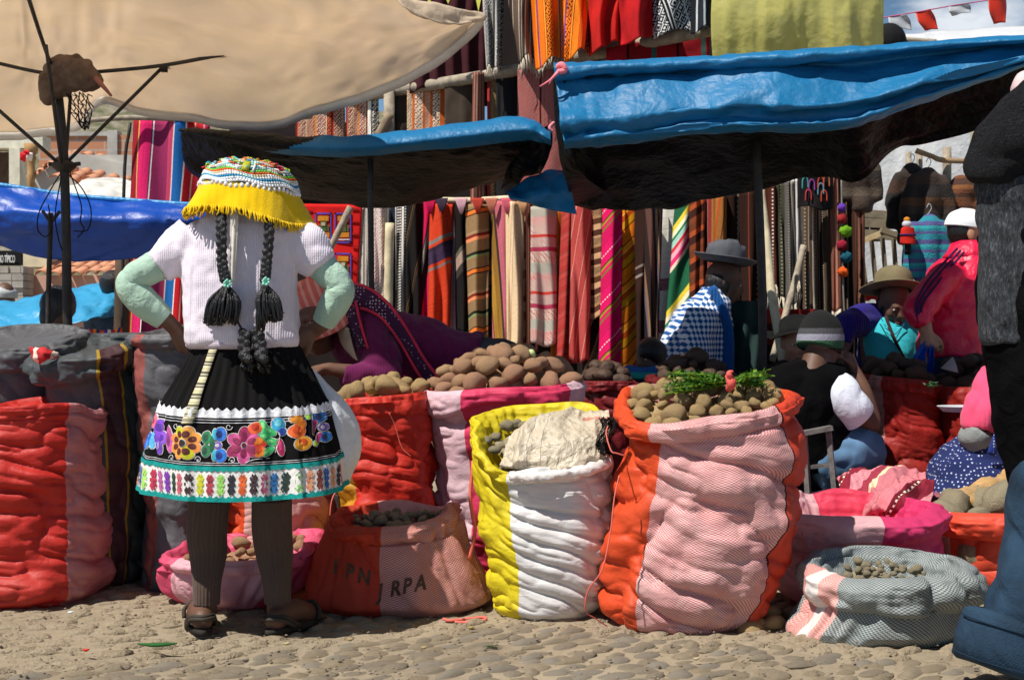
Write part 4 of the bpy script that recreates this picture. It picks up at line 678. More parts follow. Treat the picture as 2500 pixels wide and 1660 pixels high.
def right_side():
    # sky side: bunting and white tent
    bt = thing('bunting_string', 'thin cord of festive flags crossing the sky at upper right', 'string', P(2350, 20, 8.5)); cyl('cord', [P(2150, 45, 8.5), P(2240, 30, 8.5), P(2330, 14, 8.5), P(2420, 0, 8.5), P(2560, -25, 8.5)], .004, fab((.5, .1, .2), 'cord'), bt, 5)
    RF, WF = tarp_mat((.75, .05, .02), 'red flag plastic', .3, bs=.05), tarp_mat((.62, .64, .66), 'white flag plastic', .35, bs=.05)
    for lab, m, q in [('white flag next to the yellow plastic sheet, first of the bunting', WF, [(2168, 42), (2212, 35), (2180, 70), (2226, 72)]), ('red flag in the middle of the bunting', RF, [(2235, 32), (2270, 22), (2258, 76), (2290, 70)]), ('white flag between the two red flags', WF, [(2316, 16), (2362, 6), (2324, 40), (2370, 28)]), ('long red flag nearest the right edge of the sky', RF, [(2412, -6), (2452, -14), (2426, 60), (2455, 54)])]:
        a, b, c, d = q; V, F, uv, G = patch([[(*a, 8.5), (*b, 8.5)], [((a[0] + c[0]) / 2 - 2, (a[1] + c[1]) / 2, 8.46), ((b[0] + d[0]) / 2 + 4, (b[1] + d[1]) / 2, 8.54)], [(*c, 8.5), (*d, 8.48)]], 10, 12, lambda u, w: .006 * np.sin(u * 5 + w * 3)); solidify(obj('bunting_flag', V, F, m, None, label=lab, cat='flag', group='flags of the bunting'), .003)
    t = thing('white_tent', 'big white plastic market tent behind the hanging clothes at right', 'tent', P(2350, 640, 12)); m = tarp_mat((.78, .79, .80), 'white tent plastic', .2, .6)
    V, F, uv, G = patch([[(2190, 88, 11), (2350, 74, 11), (2620, 62, 11)], [(2190, 102, 10.4), (2350, 104, 10.4), (2620, 110, 10.4)], [(2130, 200, 11), (2350, 200, 11), (2620, 200, 11)]], 40, 16, lambda u, w: .02 * vn(np.stack([u * 6, w * 3, u * 0], -1), 2)); solidify(obj('roof_sheet', V, F, m, t), .01)
    V, F, uv, G = patch([[(2095, 200, 12), (2300, 200, 12), (2620, 200, 12)], [(2100, 420, 12), (2300, 420, 11.9), (2620, 420, 12)], [(2100, 1050, 12), (2300, 1050, 12), (2620, 1050, 12)]], 60, 40, lambda u, w: .04 * vn(np.stack([u * 8, w * 3, u * 0], -1), 2) + .01 * vn(np.stack([u * 20, w * 30, u * 0], -1), 3)); solidify(obj('side_sheet', V, F, m, t), .01)
    cyl('ridge_stick', [P(2205, 97, 10.2), P(2285, 103, 10.2)], .02, BARK, t)
    # branch rail and posts
    r = thing('garment_rail', 'crooked branch rail on rough posts carrying the hanging sweaters at right', 'rail', P(2310, 560, 7.6)); cyl('branch', [P(2236, 368, 7.6), P(2275, 382, 7.6), P(2300, 391, 7.6), P(2372, 395, 7.6), P(2460, 400, 7.6)], [.016, .014, .016, .014, .012], fab((.34, .22, .12), 'branch wood'), r)
    for x, y0, y1 in ((2312, 360, 640), (2376, 312, 640), (2245, 368, 640), (2218, 372, 640)): cyl('post', [P(x + (2 if x < 2230 else 0), y1, 7.65), P(x, y0, 7.65)], .018 if x != 2312 else .026, BARK, r)
    def st(*a, **k): return stripes(*a, **k)
    def garment(lab, px0, px1, top, bot, m, Y, bx=None, hanger=None, name='hanging_sweater', cat='sweater'):
        g = thing(name, lab, cat, P((px0 + px1) / 2, bot, Y), 'sweaters hanging on the rail'); w = px1 - px0
        A = [PA((px0 + px1) / 2 + dx * w, top + dy * (bot - top), Y) for dx, dy in ((0, .08), (0, .5), (0, .98))]
        Vt, Ft = rings([(PA((px0 + px1) / 2, top + f * (bot - top), Y), s * w / FPX * Y / 2, .05 * ss) for f, s, ss in ((0, .25, .5), (.07, .62, .9), (.14, .85, 1.2), (.3, .74, 1.3), (.6, .78, 1.3), (1, .88, 1.3))], 18)
        parts = [(Vt, Ft)]
        for s in (-1, 1): parts.append(tube([PA((px0 + px1) / 2 + s * .30 * w, top + .12 * (bot - top), Y), PA((px0 + px1) / 2 + s * .52 * w, top + .4 * (bot - top), Y), PA((px0 + px1) / 2 + s * .60 * w, top + .8 * (bot - top), Y)], [.045, .05, .045], 10))
        V, F = remesh(parts, .014, 4, lambda v: .01 * vn(v * 14, 3)); n = len(V)
        obj('knitted_body', V, F, m, g)
        cyl('wire_hanger', [P((px0 + px1) / 2 - 4, top - 14, Y), P((px0 + px1) / 2 + 2, top - 24, Y), P((px0 + px1) / 2 + 8, top - 14, Y), P((px0 + px1) / 2, top, Y), P((px0 + px1) / 2 - 12, top + 8, Y)], .0025, fab((.4, .4, .4), 'wire', .4), g, 5)
    def kn(a, b, c, p): 
        bb = NB('striped knit'); v = bb.coord('Object'); s = bb.xyz(v); f = bb.math('FRACT', bb.math('ADD', bb.math('DIVIDE', bb.math('ADD', s[2], bb.math('MULTIPLY', bb.noise(v, 20), .01)), p), 20)); bb.l(bb.ramp(f, [(0, a), (.3, b), (.45, a), (.6, c), (.75, b)], True), bb.b.inputs['Base Color']); bb.b.inputs['Roughness'].default_value = 1; bb.bump(bb.noise(v, 90), .6, .01); return bb.m
    garment('long dark charcoal poncho hanging left of the brown sweater', 2188, 2262, 400, 600, kn((.018, .015, .013), (.03, .02, .015), (.05, .025, .015), .5), 7.5)
    garment('dark brown sweater with grey patches, middle of the rail', 2222, 2308, 410, 580, kn((.05, .03, .022), (.025, .02, .018), (.10, .045, .02), .3), 7.4)
    garment('orange brown knitted sweater nearest the dark fleece figure', 2300, 2392, 430, 640, kn((.16, .055, .02), (.07, .03, .018), (.24, .09, .03), .16), 7.5)
    garment('brown patterned jacket hanging under the edge of the blue tarpaulin', 2070, 2132, 378, 520, kn((.06, .04, .028), (.10, .075, .05), (.035, .025, .02), .3), 7.0, name='hanging_jacket', cat='jacket')
    garment('turquoise and purple striped child sweater on a wire hanger', 2228, 2304, 522, 720, kn((.02, .22, .28), (.08, .08, .22), (.03, .34, .36), .10), 7.1)
    d = thing('knitted_doll', 'small red knitted doll hanging in front of the charcoal poncho', 'doll', P(2218, 600, 7.0)); k = 7.0
    for n_, c, a in (('body', (.60, .02, .01), smooth_rings([(PA(2216, y, k), r, .03) for y, r in ((556, .03), (562, .036), (590, .042), (596, .038))], 12, 16)), ('head', (.55, .55, .6), ball(P(2214, 548, k), (.026, .026, .022), 12)), ('hat', (.7, .25, .02), ball(P(2214, 537, k), (.018, .018, .016), 10)), ('belt', (.02, .02, .12), rings([(PA(2216, 572, k), .044, .034), (PA(2216, 576, k), .044, .034)], 16)), ('legs', (.01, .01, .01), box(P(2216, 606, k), (.03, .02, .07)))): obj(n_, *a, fab(c, 'knit'), d)
    # crates and pallet
    cr = thing('wooden_crate', 'upended grey slatted wooden crate left of the hanging poncho', 'crate', P(2175, 720, 7.7)); WG = fab((.22, .18, .12), 'grey crate slat', .85, .35, 14, 80)
    for i in range(7):
        x0 = 2102 + i * 25; V, F = bar(P(x0 + 16, 735, 7.75), P(x0 - 2 + i * 2, 582, 7.75), .058, .012); obj('slat', V, F, WG, cr, smooth=False)
    V, F = bar(P(2098, 592, 7.7), P(2155, 568, 7.7), .035, .03); obj('top_rail', V, F, fab((.60, .46, .25), 'fresh pine'), cr, smooth=False); V, F = bar(P(2150, 562, 7.68), P(2255, 596, 7.68), .05, .03); obj('top_rail', V, F, WG, cr, smooth=False)
    pl = thing('wooden_pallet', 'grey wooden pallet lying against the white tent above the crate', 'pallet', P(2150, 600, 8.6))
    for y, h in ((524, .05), (546, .06), (574, .06)): V, F = box((X_(2150, 8.6), 8.6, Z_(y, 8.6)), (.36, .03, h), rot=Matrix.Rotation(.06, 3, 'Y')); obj('board', V, F, WG, pl, smooth=False)
    for x in (2108, 2140): V, F = box((X_(x, 8.65), 8.66, Z_(552, 8.65)), (.07, .05, .2)); obj('block', V, F, fab((.08, .06, .04), 'dark wood'), pl, smooth=False)
    V, F, uv, G = patch([[(2105, 695, 7.4), (2160, 680, 7.4)], [(2100, 725, 7.3), (2150, 735, 7.3)]], 10, 8, lambda u, w: .02 * vn(np.stack([u * 5, w * 4, u * 0], -1), 2)); solidify(obj('red_cloth', V, F, fab((.6, .02, .01), 'red cloth'), None, label='bit of bright red cloth behind the olive felt hat', cat='cloth'), .004)
right_side()
# ------------------------------------------------------------ sacks
def sack_mat(name, panels, perim, cell=.0085, rough=.5, wear=.25, spec=.35, con=.62):
    rough = max(rough, .5); spec = .28
    """panels: list of (u start 0..1, plain colour, weave colour or None); u runs round the sack"""
    b = NB(name); uv = b.coord('UV'); s = b.xyz(uv); u, v = s[0], s[1]
    wob = b.math('MULTIPLY', b.math('SUBTRACT', b.noise(uv, 3, 1), .5), .008)
    uu = b.math('ADD', u, wob)
    pa = [(max(0, p), srgb(c)) for p, c, w in panels]; pb = [(max(0, p), srgb(w or c)) for p, c, w in panels]
    A = b.ramp(uu, pa, True); B = b.ramp(uu, pb, True)
    pu = b.math('MULTIPLY', u, perim); k = 1 / cell
    cx = b.math('FRACT', b.math('ADD', b.math('MULTIPLY', pu, k), 100)); cy = b.math('FRACT', b.math('ADD', b.math('MULTIPLY', v, k * 1.25), 100))
    chk = b.n('TexChecker'); cmb = b.n('CombineXYZ'); b.l(b.math('MULTIPLY', pu, k), cmb.inputs[0]); b.l(b.math('MULTIPLY', v, k * 1.2), cmb.inputs[1]); cmb.inputs[2].default_value = .5
    b.l(cmb.outputs[0], chk.inputs[0]); chk.inputs['Scale'].default_value = 2.0
    chk.inputs[1].default_value = (0, 0, 0, 1); chk.inputs[2].default_value = (1, 1, 1, 1)
    o3 = b.coord('Object'); big = b.noise(o3, 9, 4, .6)
    f = b.math('MULTIPLY', b.math('ADD', b.math('MULTIPLY', chk.outputs[1], con), .5 - con / 2), b.map(big, .3, .7, .75, 1.15))
    col = b.mix(f, A, B)
    dirt = b.noise(o3, 5, 6, .7); g = b.n('SeparateXYZ'); b.l(o3, g.inputs[0])
    low = b.map(g.outputs[2], .0, .16, .55, .12); dm = b.math('MULTIPLY', b.map(dirt, .4, .7, 0, 1), low)
    col = b.mix(b.math('MULTIPLY', dm, wear * 2.4), col, (.22, .15, .10, 1))
    fine = b.noise(b.coord('UV', (perim * 6, 90, 1)), 3, 3, .6); col = b.mix(.28, col, b.mix(fine, (.35, .35, .35, 1), (1.25, 1.25, 1.25, 1)), 'MULTIPLY')
    b.l(col, b.b.inputs['Base Color']); b.b.inputs['Roughness'].default_value = rough; b.b.inputs['Specular IOR Level'].default_value = spec
    n1 = b.bump(b.noise(b.coord('UV', (perim, 1.0, 1)), 26, 4, .6, .8), .35, .012)
    b.bump(chk.outputs[1], .18, .002, n1)
    t = b.n('BsdfTranslucent'); b.l(col, t.inputs[0]); m = b.n('MixShader'); m.inputs[0].default_value = .18
    b.l(b.b.outputs[0], m.inputs[1]); b.l(t.outputs[0], m.inputs[2]); b.l(m.outputs[0], b.out.inputs[0])
    return b.m
def uf(s): return (270 + math.degrees(math.asin(max(-1, min(1, s))))) / 360      # panel edge at s across the front (-1 left, 1 right)
def per(cx, ctrl, a):
    """periodic smooth interpolation of (angle deg, value)"""
    c = sorted(ctrl); an = np.array([k[0] for k in c], float); v = np.array([k[1] for k in c], float); n = len(c); a = np.mod(a, 360)
    an3 = np.concatenate([an - 360, an, an + 360]); v3 = np.concatenate([v, v, v]); i = np.searchsorted(an3, a, 'right') - 1
    t = (a - an3[i]) / (an3[i + 1] - an3[i]); m = lambda k: (v3[np.clip(k + 1, 0, 3 * n - 1)] - v3[np.clip(k - 1, 0, 3 * n - 1)]) / (an3[np.clip(k + 1, 0, 3 * n - 1)] - an3[np.clip(k - 1, 0, 3 * n - 1)] + 1e-9)
    h = an3[i + 1] - an3[i]; return (2 * t ** 3 - 3 * t ** 2 + 1) * v3[i] + (t ** 3 - 2 * t ** 2 + t) * h * m(i) + (-2 * t ** 3 + 3 * t ** 2) * v3[i + 1] + (t ** 3 - t ** 2) * h * m(i + 1)
def rid(x, seed, k=1.0): return 1 - np.abs(vn(x, seed)) ** k
def sack(label, Yc, ry, out, rim, mat, cuff=.07, roll=.03, inner=.16, wr=.012, wn=15, seed=1, name='potato_sack', slump=0, fold=.35, cuffw=None, group=None, lump=.006, liner=None, skew=.5, pleat=0, perim=1.6, nu=220):
    """out: silhouette rows (py, left px, right px) from under the cuff to the ground; rim: (angle, py of rim) ; angles 0 right, 90 back, 180 left, 270 front"""
    out = sorted(out); zs = np.array([Z_(o[0], Yc) for o in out]); xl = np.array([X_(o[1], Yc) for o in out]); xr = np.array([X_(o[2], Yc) for o in out])
    nv = 150; tt = np.linspace(0, 1, nv); ztop = zs[0]
    q = catmull(np.column_stack([zs, xl, xr]), nv); z = q[:, 0]; z = np.maximum(z, 0.0)
    th = np.arange(nu) / nu * 2 * PI; deg = th * 180 / PI
    cx, rx = (q[:, 1] + q[:, 2]) / 2, (q[:, 2] - q[:, 1]) / 2
    ryv = ry * (rx / rx.max()) ** .6
    bt = np.clip((.05 - z) / .05, 0, 1); rx = rx * (1 - .10 * bt ** 2); ryv = ryv * (1 - .12 * bt ** 2)
    sup = 2.35; cs, sn = np.cos(th), np.sin(th); ex, ey = np.sign(cs) * np.abs(cs) ** (2 / sup), np.sign(sn) * np.abs(sn) ** (2 / sup)
    body = np.stack([cx[:, None] + rx[:, None] * ex, Yc + ryv[:, None] * ey, np.repeat(z[:, None], nu, 1)], -1)
    # creases: bulging folds with sharp pinches between them
    H_ = ztop; uu = np.stack([cs[None, :] * .95 + 0 * z[:, None], sn[None, :] * .95 + 0 * z[:, None], z[:, None] * wn + skew * cs[None, :]], -1)
    wp = .34 * vn(uu * np.array([1.6, 1.6, .25]) + 3.1, seed + 9)
    uu2 = uu + np.stack([0 * wp, 0 * wp, wp], -1)
    wr = wr * 1.35; d = wr * ((np.abs(vn(uu2, seed)) ** .5) * 1.6 - .75) + wr * .42 * ((np.abs(vn(uu2 * np.array([2.6, 2.6, 1.9]) + 5, seed + 1)) ** .6) * 1.5 - .6) + wr * .22 * (np.abs(vn(uu2 * np.array([4.5, 4.5, 3.6]) + 9, seed + 13)) ** .7 - .4)
    lp = vn(body * np.array([15, 15, 17]), seed + 2); d = d + lump * 1.3 * lp + .016 * vn(body * 4.2, seed + 3)
    if pleat:
        Z2 = np.repeat(z[:, None], nu, 1); T2 = np.repeat(th[None, :], nv, 0); w2 = vn(np.stack([Z2 * 6, Z2 * 0, Z2 * 0], -1), 3)
        d = d + pleat * np.abs(vn(np.stack([T2 * 5 + 2 * w2, Z2 * 2.5, Z2 * 0], -1), seed + 6))
    d = d * np.clip(z / .03, .15, 1)[:, None]
    N = np.stack([cs[None, :] * np.ones((nv, 1)), sn[None, :] * np.ones((nv, 1)), np.zeros((nv, nu))], -1); body = body + N * d[..., None]
    # rim
    rimY = Yc + ry * sn * 1.02; rp = per(0, rim, deg); rz = EYE - (rp - 830) / FPX * rimY
    top = body[0]; gx = 1.0 if cuffw is None else cuffw
    c0 = np.array([cx[0], Yc]); rmx = c0[0] + (rx[0] * gx) * ex; rmy = c0[1] + ryv[0] * gx * 1.02 * ey
    nwob = .012 * vn(np.stack([cs * 3, sn * 3, 0 * cs], -1), seed + 4) + .005 * vn(np.stack([cs * 9, sn * 9, 0 * cs], -1), seed + 5)
    rows = [];
    nr = np.stack([cs, sn, 0 * cs], -1)
    def row(off, zz, tw=0): return np.stack([rmx, rmy, 0 * rmx], -1) + nr * (off + nwob)[:, None] + np.stack([0 * rmx, 0 * rmx, zz], -1)
    dz = np.clip((ztop - rz) * 0, 0, 0)
    cu = cuff * (1 + .3 * vn(np.stack([cs * 1.5, sn * 1.5, 0 * cs + 4], -1), seed + 7))
    prof = [(-.075, -inner), (-.05, -inner * .7), (-.035, -inner * .35), (-.024, -.03), (-.012, -.008), (0, 0), (roll * .55, -.006), (roll * .95, -.02), (roll * 1.15, None, .35), (roll * 1.12, None, .62), (roll * .95, None, .88), (roll * .45, None, 1.02), (.0, None, .92)]
    for p in prof:
        o_ = p[0] + 0 * cs; zz = rz + p[1] if p[1] is not None else rz - cu * p[2]
        if p[1] is None or p[1] > -.03: o_ = o_ + (fold * .042 * (np.abs(vn(np.stack([cs * 2.4, sn * 2.4, zz * 26], -1), seed + 8)) ** .7 - .4))
        rows.append(row(o_, zz))
    rimg = np.array(rows); k = len(rimg)
    rimg = np.array([catmull(rimg[:, j], 56) for j in range(nu)]).transpose(1, 0, 2)
    rimg = rimg + np.stack([cs[None, :], sn[None, :], 0 * sn[None, :]], -1) * (.010 * (np.abs(vn(rimg * np.array([14, 14, 46]), seed + 11)) ** .7 - .35) + .003 * vn(rimg * 60, seed + 12))[..., None]
    # body hangs from the cuff: bend its top up to the tuck
    tuck = rimg[-1][:, 2]; bz = body[..., 2]; blend = np.clip((bz - (ztop - .16)) / .16, 0, 1) if ztop > .2 else np.clip(bz / ztop, 0, 1)
    body[..., 2] = bz + (tuck - ztop + .01)[None, :] * blend
    body[0, :, :2] = rimg[-1][:, :2]
    for j in range(1, 7): body[j, :, :2] = body[j, :, :2] * (j / 7) + rimg[-1][:, :2] * (1 - j / 7)
    base = np.stack([(body[-1, :, 0] - cx[-1]) * .3 + cx[-1], (body[-1, :, 1] - Yc) * .3 + Yc, np.full(nu, .002)], -1)
    capi = np.stack([(rimg[0, :, 0] - cx[0]) * .05 + cx[0], (rimg[0, :, 1] - Yc) * .05 + Yc, np.full(nu, rimg[0, :, 2].mean())], -1)
    G = np.concatenate([capi[None], rimg, body[1:], base[None]]); n = len(G)
    seg = np.linalg.norm(np.diff(G[:, int(nu * .75)], axis=0), axis=1); vv = np.concatenate([[0], np.cumsum(seg)])
    t = thing(name, label, 'sack', (cx[-1], Yc, 0), group)
    uvs = grid_uv(np.linspace(0, 1, nu + 1), vv, True)
    F = grid_faces(n, nu, True)
    ncap = 1 + 56 - 1
    o = obj('sack_body', G[ncap:].reshape(-1, 3), grid_faces(n - ncap, nu, True), mat, t, uv=grid_uv(np.linspace(0, 1, nu + 1), vv[ncap:], True))
    o2 = obj('rolled_rim', G[:ncap + 1].reshape(-1, 3), grid_faces(ncap + 1, nu, True), mat, t, uv=grid_uv(np.linspace(0, 1, nu + 1), vv[:ncap + 1], True))
    return dict(t=t, cx=cx[0], Yc=Yc, rx=rx[0] * gx - .03, ry=ryv[0] * gx - .03, rz=rz, th=th)
# potatoes
PM = {}
def potato_mats(kind):
    if kind in PM: return PM[kind]
    c1, c2, c3 = {'tan': ((.36, .215, .11), (.46, .30, .155), (.36, .17, .11)), 'yel': ((.52, .36, .15), (.38, .25, .11), (.32, .22, .11)), 'grn': ((.34, .30, .20), (.25, .22, .14), (.3, .25, .16)), 'dark': ((.07, .038, .026), (.045, .025, .018), (.09, .052, .036)), 'pale': ((.5, .42, .22), (.4, .32, .16), (.45, .36, .2))}[kind]  # dark kind has the shade over the rear heaps put into its colour
    b = NB('earthy potato skin'); v = b.coord('Object'); n = b.noise(v, 24, 5, .65); oi = b.n('ObjectInfo')
    c = b.mix(b.map(n, .35, .65, 0, 1), c1 + (1,), c2 + (1,)); c = b.mix(b.math('MULTIPLY', oi.outputs['Random'], .7), c, c3 + (1,))
    vo = b.n('TexVoronoi'); vo.inputs['Scale'].default_value = 42; b.l(v, vo.inputs['Vector'])
    c = b.mix(b.map(vo.outputs['Distance'], .0, .2, .85, 0), c, (.10, .06, .03, 1)); fine = b.noise(v, 260, 2); c = b.mix(b.map(fine, .5, .66, 0, .5), c, (.14, .09, .05, 1))
    b.l(c, b.b.inputs['Base Color']); b.b.inputs['Roughness'].default_value = .62; b.b.inputs['Specular IOR Level'].default_value = .3; b.bump(n, .6, .02)
    PM[kind] = b.m; return b.m
PMESH = {}; POT = []
def potato_mesh(kind, k):
    if (kind, k) in PMESH: return PMESH[kind, k]
    V, F = ball((0, 0, 0), 1, 18); V = V * (1 + .22 * vn(V * 1.1 + 9 * k, 40)[:, None] + .09 * vn(V * 2.4 + 9 * k, 41)[:, None] + .02 * vn(V * 6 + k, 42)[:, None])
    V = V * np.array([1.12, .78 + .09 * (k % 3), .74 + .06 * (k % 2)]) * .5; me = mesh_from(V, F, 'potato'); me.materials.append(potato_mats(kind)); PMESH[kind, k] = me; return me
def heap(sk, kind, label, size, h, n, seed=0, group='potatoes', cx=0, cy=0, drop=.03, rim=None, sx=1, sy=1, cat='potato', stuff=False):
    """pile of loose potatoes in a sack mouth"""
    rr = random.Random(seed); pts = []; tries = 0
    rzm = float(np.mean(sk['rz'])) - drop
    def zat(a, b):
        rho = math.hypot(a, b); th = math.atan2(b, a) % (2 * PI); edge = float(np.interp(th, sk['th'], sk['rz'])) - drop
        return (edge * rho + rzm * (1 - rho)) + h * (1 - rho ** 2)
    while len(pts) < n and tries < 9000:
        tries += 1; a, b = rr.uniform(-1, 1), rr.uniform(-1, 1)
        if a * a + b * b > 1: continue
        x, y = sk['cx'] + cx + a * sk['rx'] * sx, sk['Yc'] + cy + b * sk['ry'] * sy; s = size * rr.uniform(.62, 1.35); z = zat(a, b) + rr.uniform(-.2, .2) * s
        if all((x - p[0]) ** 2 + (y - p[1]) ** 2 + (z - p[2]) ** 2 > (.43 * (s + p[3])) ** 2 for p in pts): pts.append((x, y, z, s))
    for i, (x, y, z, s) in enumerate(pts):
        if stuff:
            me = potato_mesh(kind, rr.randrange(7)); co = np.empty(len(me.vertices) * 3, np.float32); me.vertices.foreach_get('co', co); q = np.array(Matrix.Rotation(rr.uniform(0, 6), 3, 'Z') @ Matrix.Rotation(rr.uniform(-.5, .5), 3, 'X')); POT.append((co.reshape(-1, 3) * s @ q.T + np.array([x, y, z]), [tuple(p.vertices) for p in me.polygons])); continue
        o = bpy.data.objects.new('potato', potato_mesh(kind, rr.randrange(7))); link(o, None, Vector((x, y, z)))
        o.rotation_euler = (rr.uniform(-.5, .5), rr.uniform(-.6, .6), rr.uniform(0, 6.28)); o.scale = (s, s, s); o['label'] = label; o['category'] = cat; o['group'] = group
    if not stuff:
        obs = list(C.objects)[-len(pts):]; done = set()
        for word, key in (('topmost', lambda p: p[2]), ('leftmost', lambda p: -p[0]), ('rightmost', lambda p: p[0]), ('frontmost', lambda p: -p[1]), ('largest', lambda p: p[3])):
            i = max((k for k in range(len(pts)) if k not in done), key=lambda k: key(pts[k])); done.add(i); obs[i]['label'] = word + ' ' + label
    # soil-coloured layer of potatoes underneath, so no floor shows through the gaps
    und = []
    for k in range(26):
        a, b = rr.uniform(-.8, .8), rr.uniform(-.8, .8)
        if a * a + b * b > .8: continue
        und.append(ball((sk['cx'] + cx + a * sk['rx'] * sx, sk['Yc'] + cy + b * sk['ry'] * sy, zat(a, b) - size * 1.05), (size * .8, size * .8, size * .6), 8))
    V, F = merge(und); obj('buried_potatoes', V, F, potato_mats(kind), sk['t'], kind='stuff')
def loose(kind, label, spots, group=None, cat='potato'):
    for i, (px, py, Y, s, lb) in enumerate(spots):
        p = P(px, py, Y); o = bpy.data.objects.new('potato', potato_mesh(kind, (i * 3) % 7)); link(o, None, p)
        o.rotation_euler = (0, 0, i * 1.7); o.scale = (s, s, s); o['label'] = lb or label; o['category'] = cat
        if group: o['group'] = group
OR, ORW = (.78, .085, .022), (.86, .50, .44); PK, MG = (.80, .28, .36), (.62, .02, .13); RD = (.60, .03, .022)
def build_sacks():
    W = 'weave'
    m = sack_mat('orange and pink woven plastic', [(0, OR, None), (uf(-.6), (.62, .10, .09), (.98, .74, .72)), (uf(.68), OR, None)], 1.5)
    m = sack_mat('orange and pink woven plastic', [(0, OR, None), (.08, (.62, .12, .10), (.95, .70, .68)), (.40, OR, None), (uf(-.64), (.60, .09, .08), (.98, .78, .76)), (uf(.66), (.06, .01, .01), None), (uf(.675), (.74, .07, .03), None)], 1.5, con=.8, cell=.0095)
    s1 = sack('tall orange sack with wide pink woven panel, greens on its potatoes', 4.24, .235,
        [(1035, 1515, 1925), (1090, 1532, 1950), (1150, 1522, 1946), (1250, 1498, 1932), (1350, 1484, 1908), (1450, 1476, 1872), (1500, 1486, 1838), (1530, 1504, 1795)],
        [(270, 1015), (300, 1000), (330, 975), (0, 955), (45, 940), (90, 938), (140, 940), (165, 965), (190, 1000), (225, 1030), (245, 1032)], m, cuff=.06, roll=.024, wr=.021, wn=10, seed=14, cuffw=.98, lump=.010, skew=.9)
    heap(s1, 'yel', 'muddy yellow potato in the tall orange sack that has greens on top', .062, .045, 54, 3, 'potatoes in the orange sack with the greens', drop=.02)
    YL = (.82, .66, .02)
    m = sack_mat('yellow and white woven plastic', [(0, (.80, .72, .68), None), (.02, YL, None), (uf(-.46), (.86, .84, .82), (.80, .78, .77))], 1.2, rough=.36)
    s2 = sack('white woven sack with a yellow left side and yellow folded rim', 4.38, .17,
        [(1130, 1160, 1480), (1180, 1158, 1490), (1270, 1172, 1488), (1350, 1192, 1485), (1440, 1200, 1480), (1470, 1202, 1468), (1502, 1215, 1440)],
        [(270, 1140), (300, 1142), (330, 1110), (0, 1040), (45, 985), (90, 985), (135, 1000), (180, 1035), (215, 1100), (240, 1150)], m, cuff=.045, roll=.014, wr=.012, wn=17, seed=21, lump=.004, skew=1.2, fold=.3, perim=1.2)
    heap(s2, 'grn', 'small grey potato inside the yellow rim of the white sack', .036, .02, 30, 5, 'potatoes in the yellow and white sack', drop=.05)
    m = sack_mat('pink and magenta woven plastic', [(0, (.75, .42, .50), (.92, .72, .76)), (.04, MG, None), (.40, (.75, .42, .5), (.92, .72, .76)), (uf(-.42), (.78, .05, .14), None), (uf(.78), (.75, .42, .5), (.92, .72, .76))], 1.6)
    s3 = sack('tall magenta and pale pink sack heaped with big brown potatoes', 5.05, .25,
        [(1000, 1046, 1405), (1060, 1052, 1400), (1150, 1066, 1395), (1250, 1072, 1390), (1340, 1085, 1385), (1405, 1100, 1370)],
        [(270, 945), (300, 942), (0, 925), (90, 905), (180, 945), (225, 955)], m, cuff=.075, roll=.024, wr=.016, wn=11, seed=31, cuffw=1.04)
    heap(s3, 'tan', 'large brown potato in the high heap on the magenta and pale pink sack', .082, .115, 82, 8, 'potatoes heaped on the magenta sack', drop=.0, sx=1.02)
    m = sack_mat('red woven plastic with a mustard stripe', [(0, RD, None), (uf(-.98), (.62, .30, .02), None), (uf(-.55), (.66, .035, .02), None)], 1.6, rough=.35)
    s4 = sack('shiny red sack with a mustard side stripe standing left of the magenta sack', 5.0, .25,
        [(1020, 818, 1050), (1100, 822, 1056), (1180, 826, 1062), (1300, 830, 1070), (1412, 850, 1060)],
        [(270, 968), (300, 962), (0, 950), (90, 935), (180, 975)], m, cuff=.065, roll=.012, wr=.018, wn=12, seed=41, cuffw=1.02)
    heap(s4, 'yel', 'muddy potato in the red sack with the mustard stripe', .09, .03, 18, 9, 'potatoes in the red sack with the mustard stripe', drop=.0, sx=1.0)
    m = sack_mat('orange sack with pink weave', [(0, OR, None), (uf(-.45), (.62, .16, .12), (.95, .76, .72))], 1.4)
    s4b = sack('upright orange and pink sack behind the legs of the woman in the embroidered skirt', 4.98, .2,
        [(1150, 570, 810), (1230, 563, 815), (1320, 560, 812), (1412, 575, 800)], [(270, 1130), (0, 1125), (90, 1110), (180, 1130)], m, cuff=.05, roll=.02, wr=.016, wn=12, seed=42)
    m = sack_mat('faded red sack with pink weave', [(0, (.62, .14, .10), (.90, .62, .58)), (.30, (.58, .05, .02), None), (uf(-.12), (.50, .09, .06), (.80, .50, .44))], 1.3, cell=.009, con=.8, rough=.6)
    s5 = sack('low open red and pink woven sack with faded black letters printed low on its front', 4.52, .21,
        [(1335, 808, 1120), (1370, 790, 1142), (1420, 768, 1178), (1455, 757, 1196), (1482, 768, 1175)],
        [(270, 1290), (315, 1265), (345, 1228), (0, 1225), (50, 1232), (90, 1216), (130, 1228), (180, 1242), (225, 1282)], m, cuff=.06, roll=.022, wr=.010, wn=8, seed=51, cuffw=.92, pleat=.02, inner=.12, fold=.7, skew=2.2, perim=1.3)
    heap(s5, 'grn', 'small grey-green potato in the low open red sack with printed letters', .042, .018, 40, 12, 'potatoes in the low red sack', drop=.045, cy=.05, sy=.8)
    m = sack_mat('hot pink woven plastic', [(0, (.80, .10, .20), None), (uf(-.75), (.82, .30, .38), (.92, .62, .66)), (uf(.55), (.80, .12, .22), None)], 1.2)
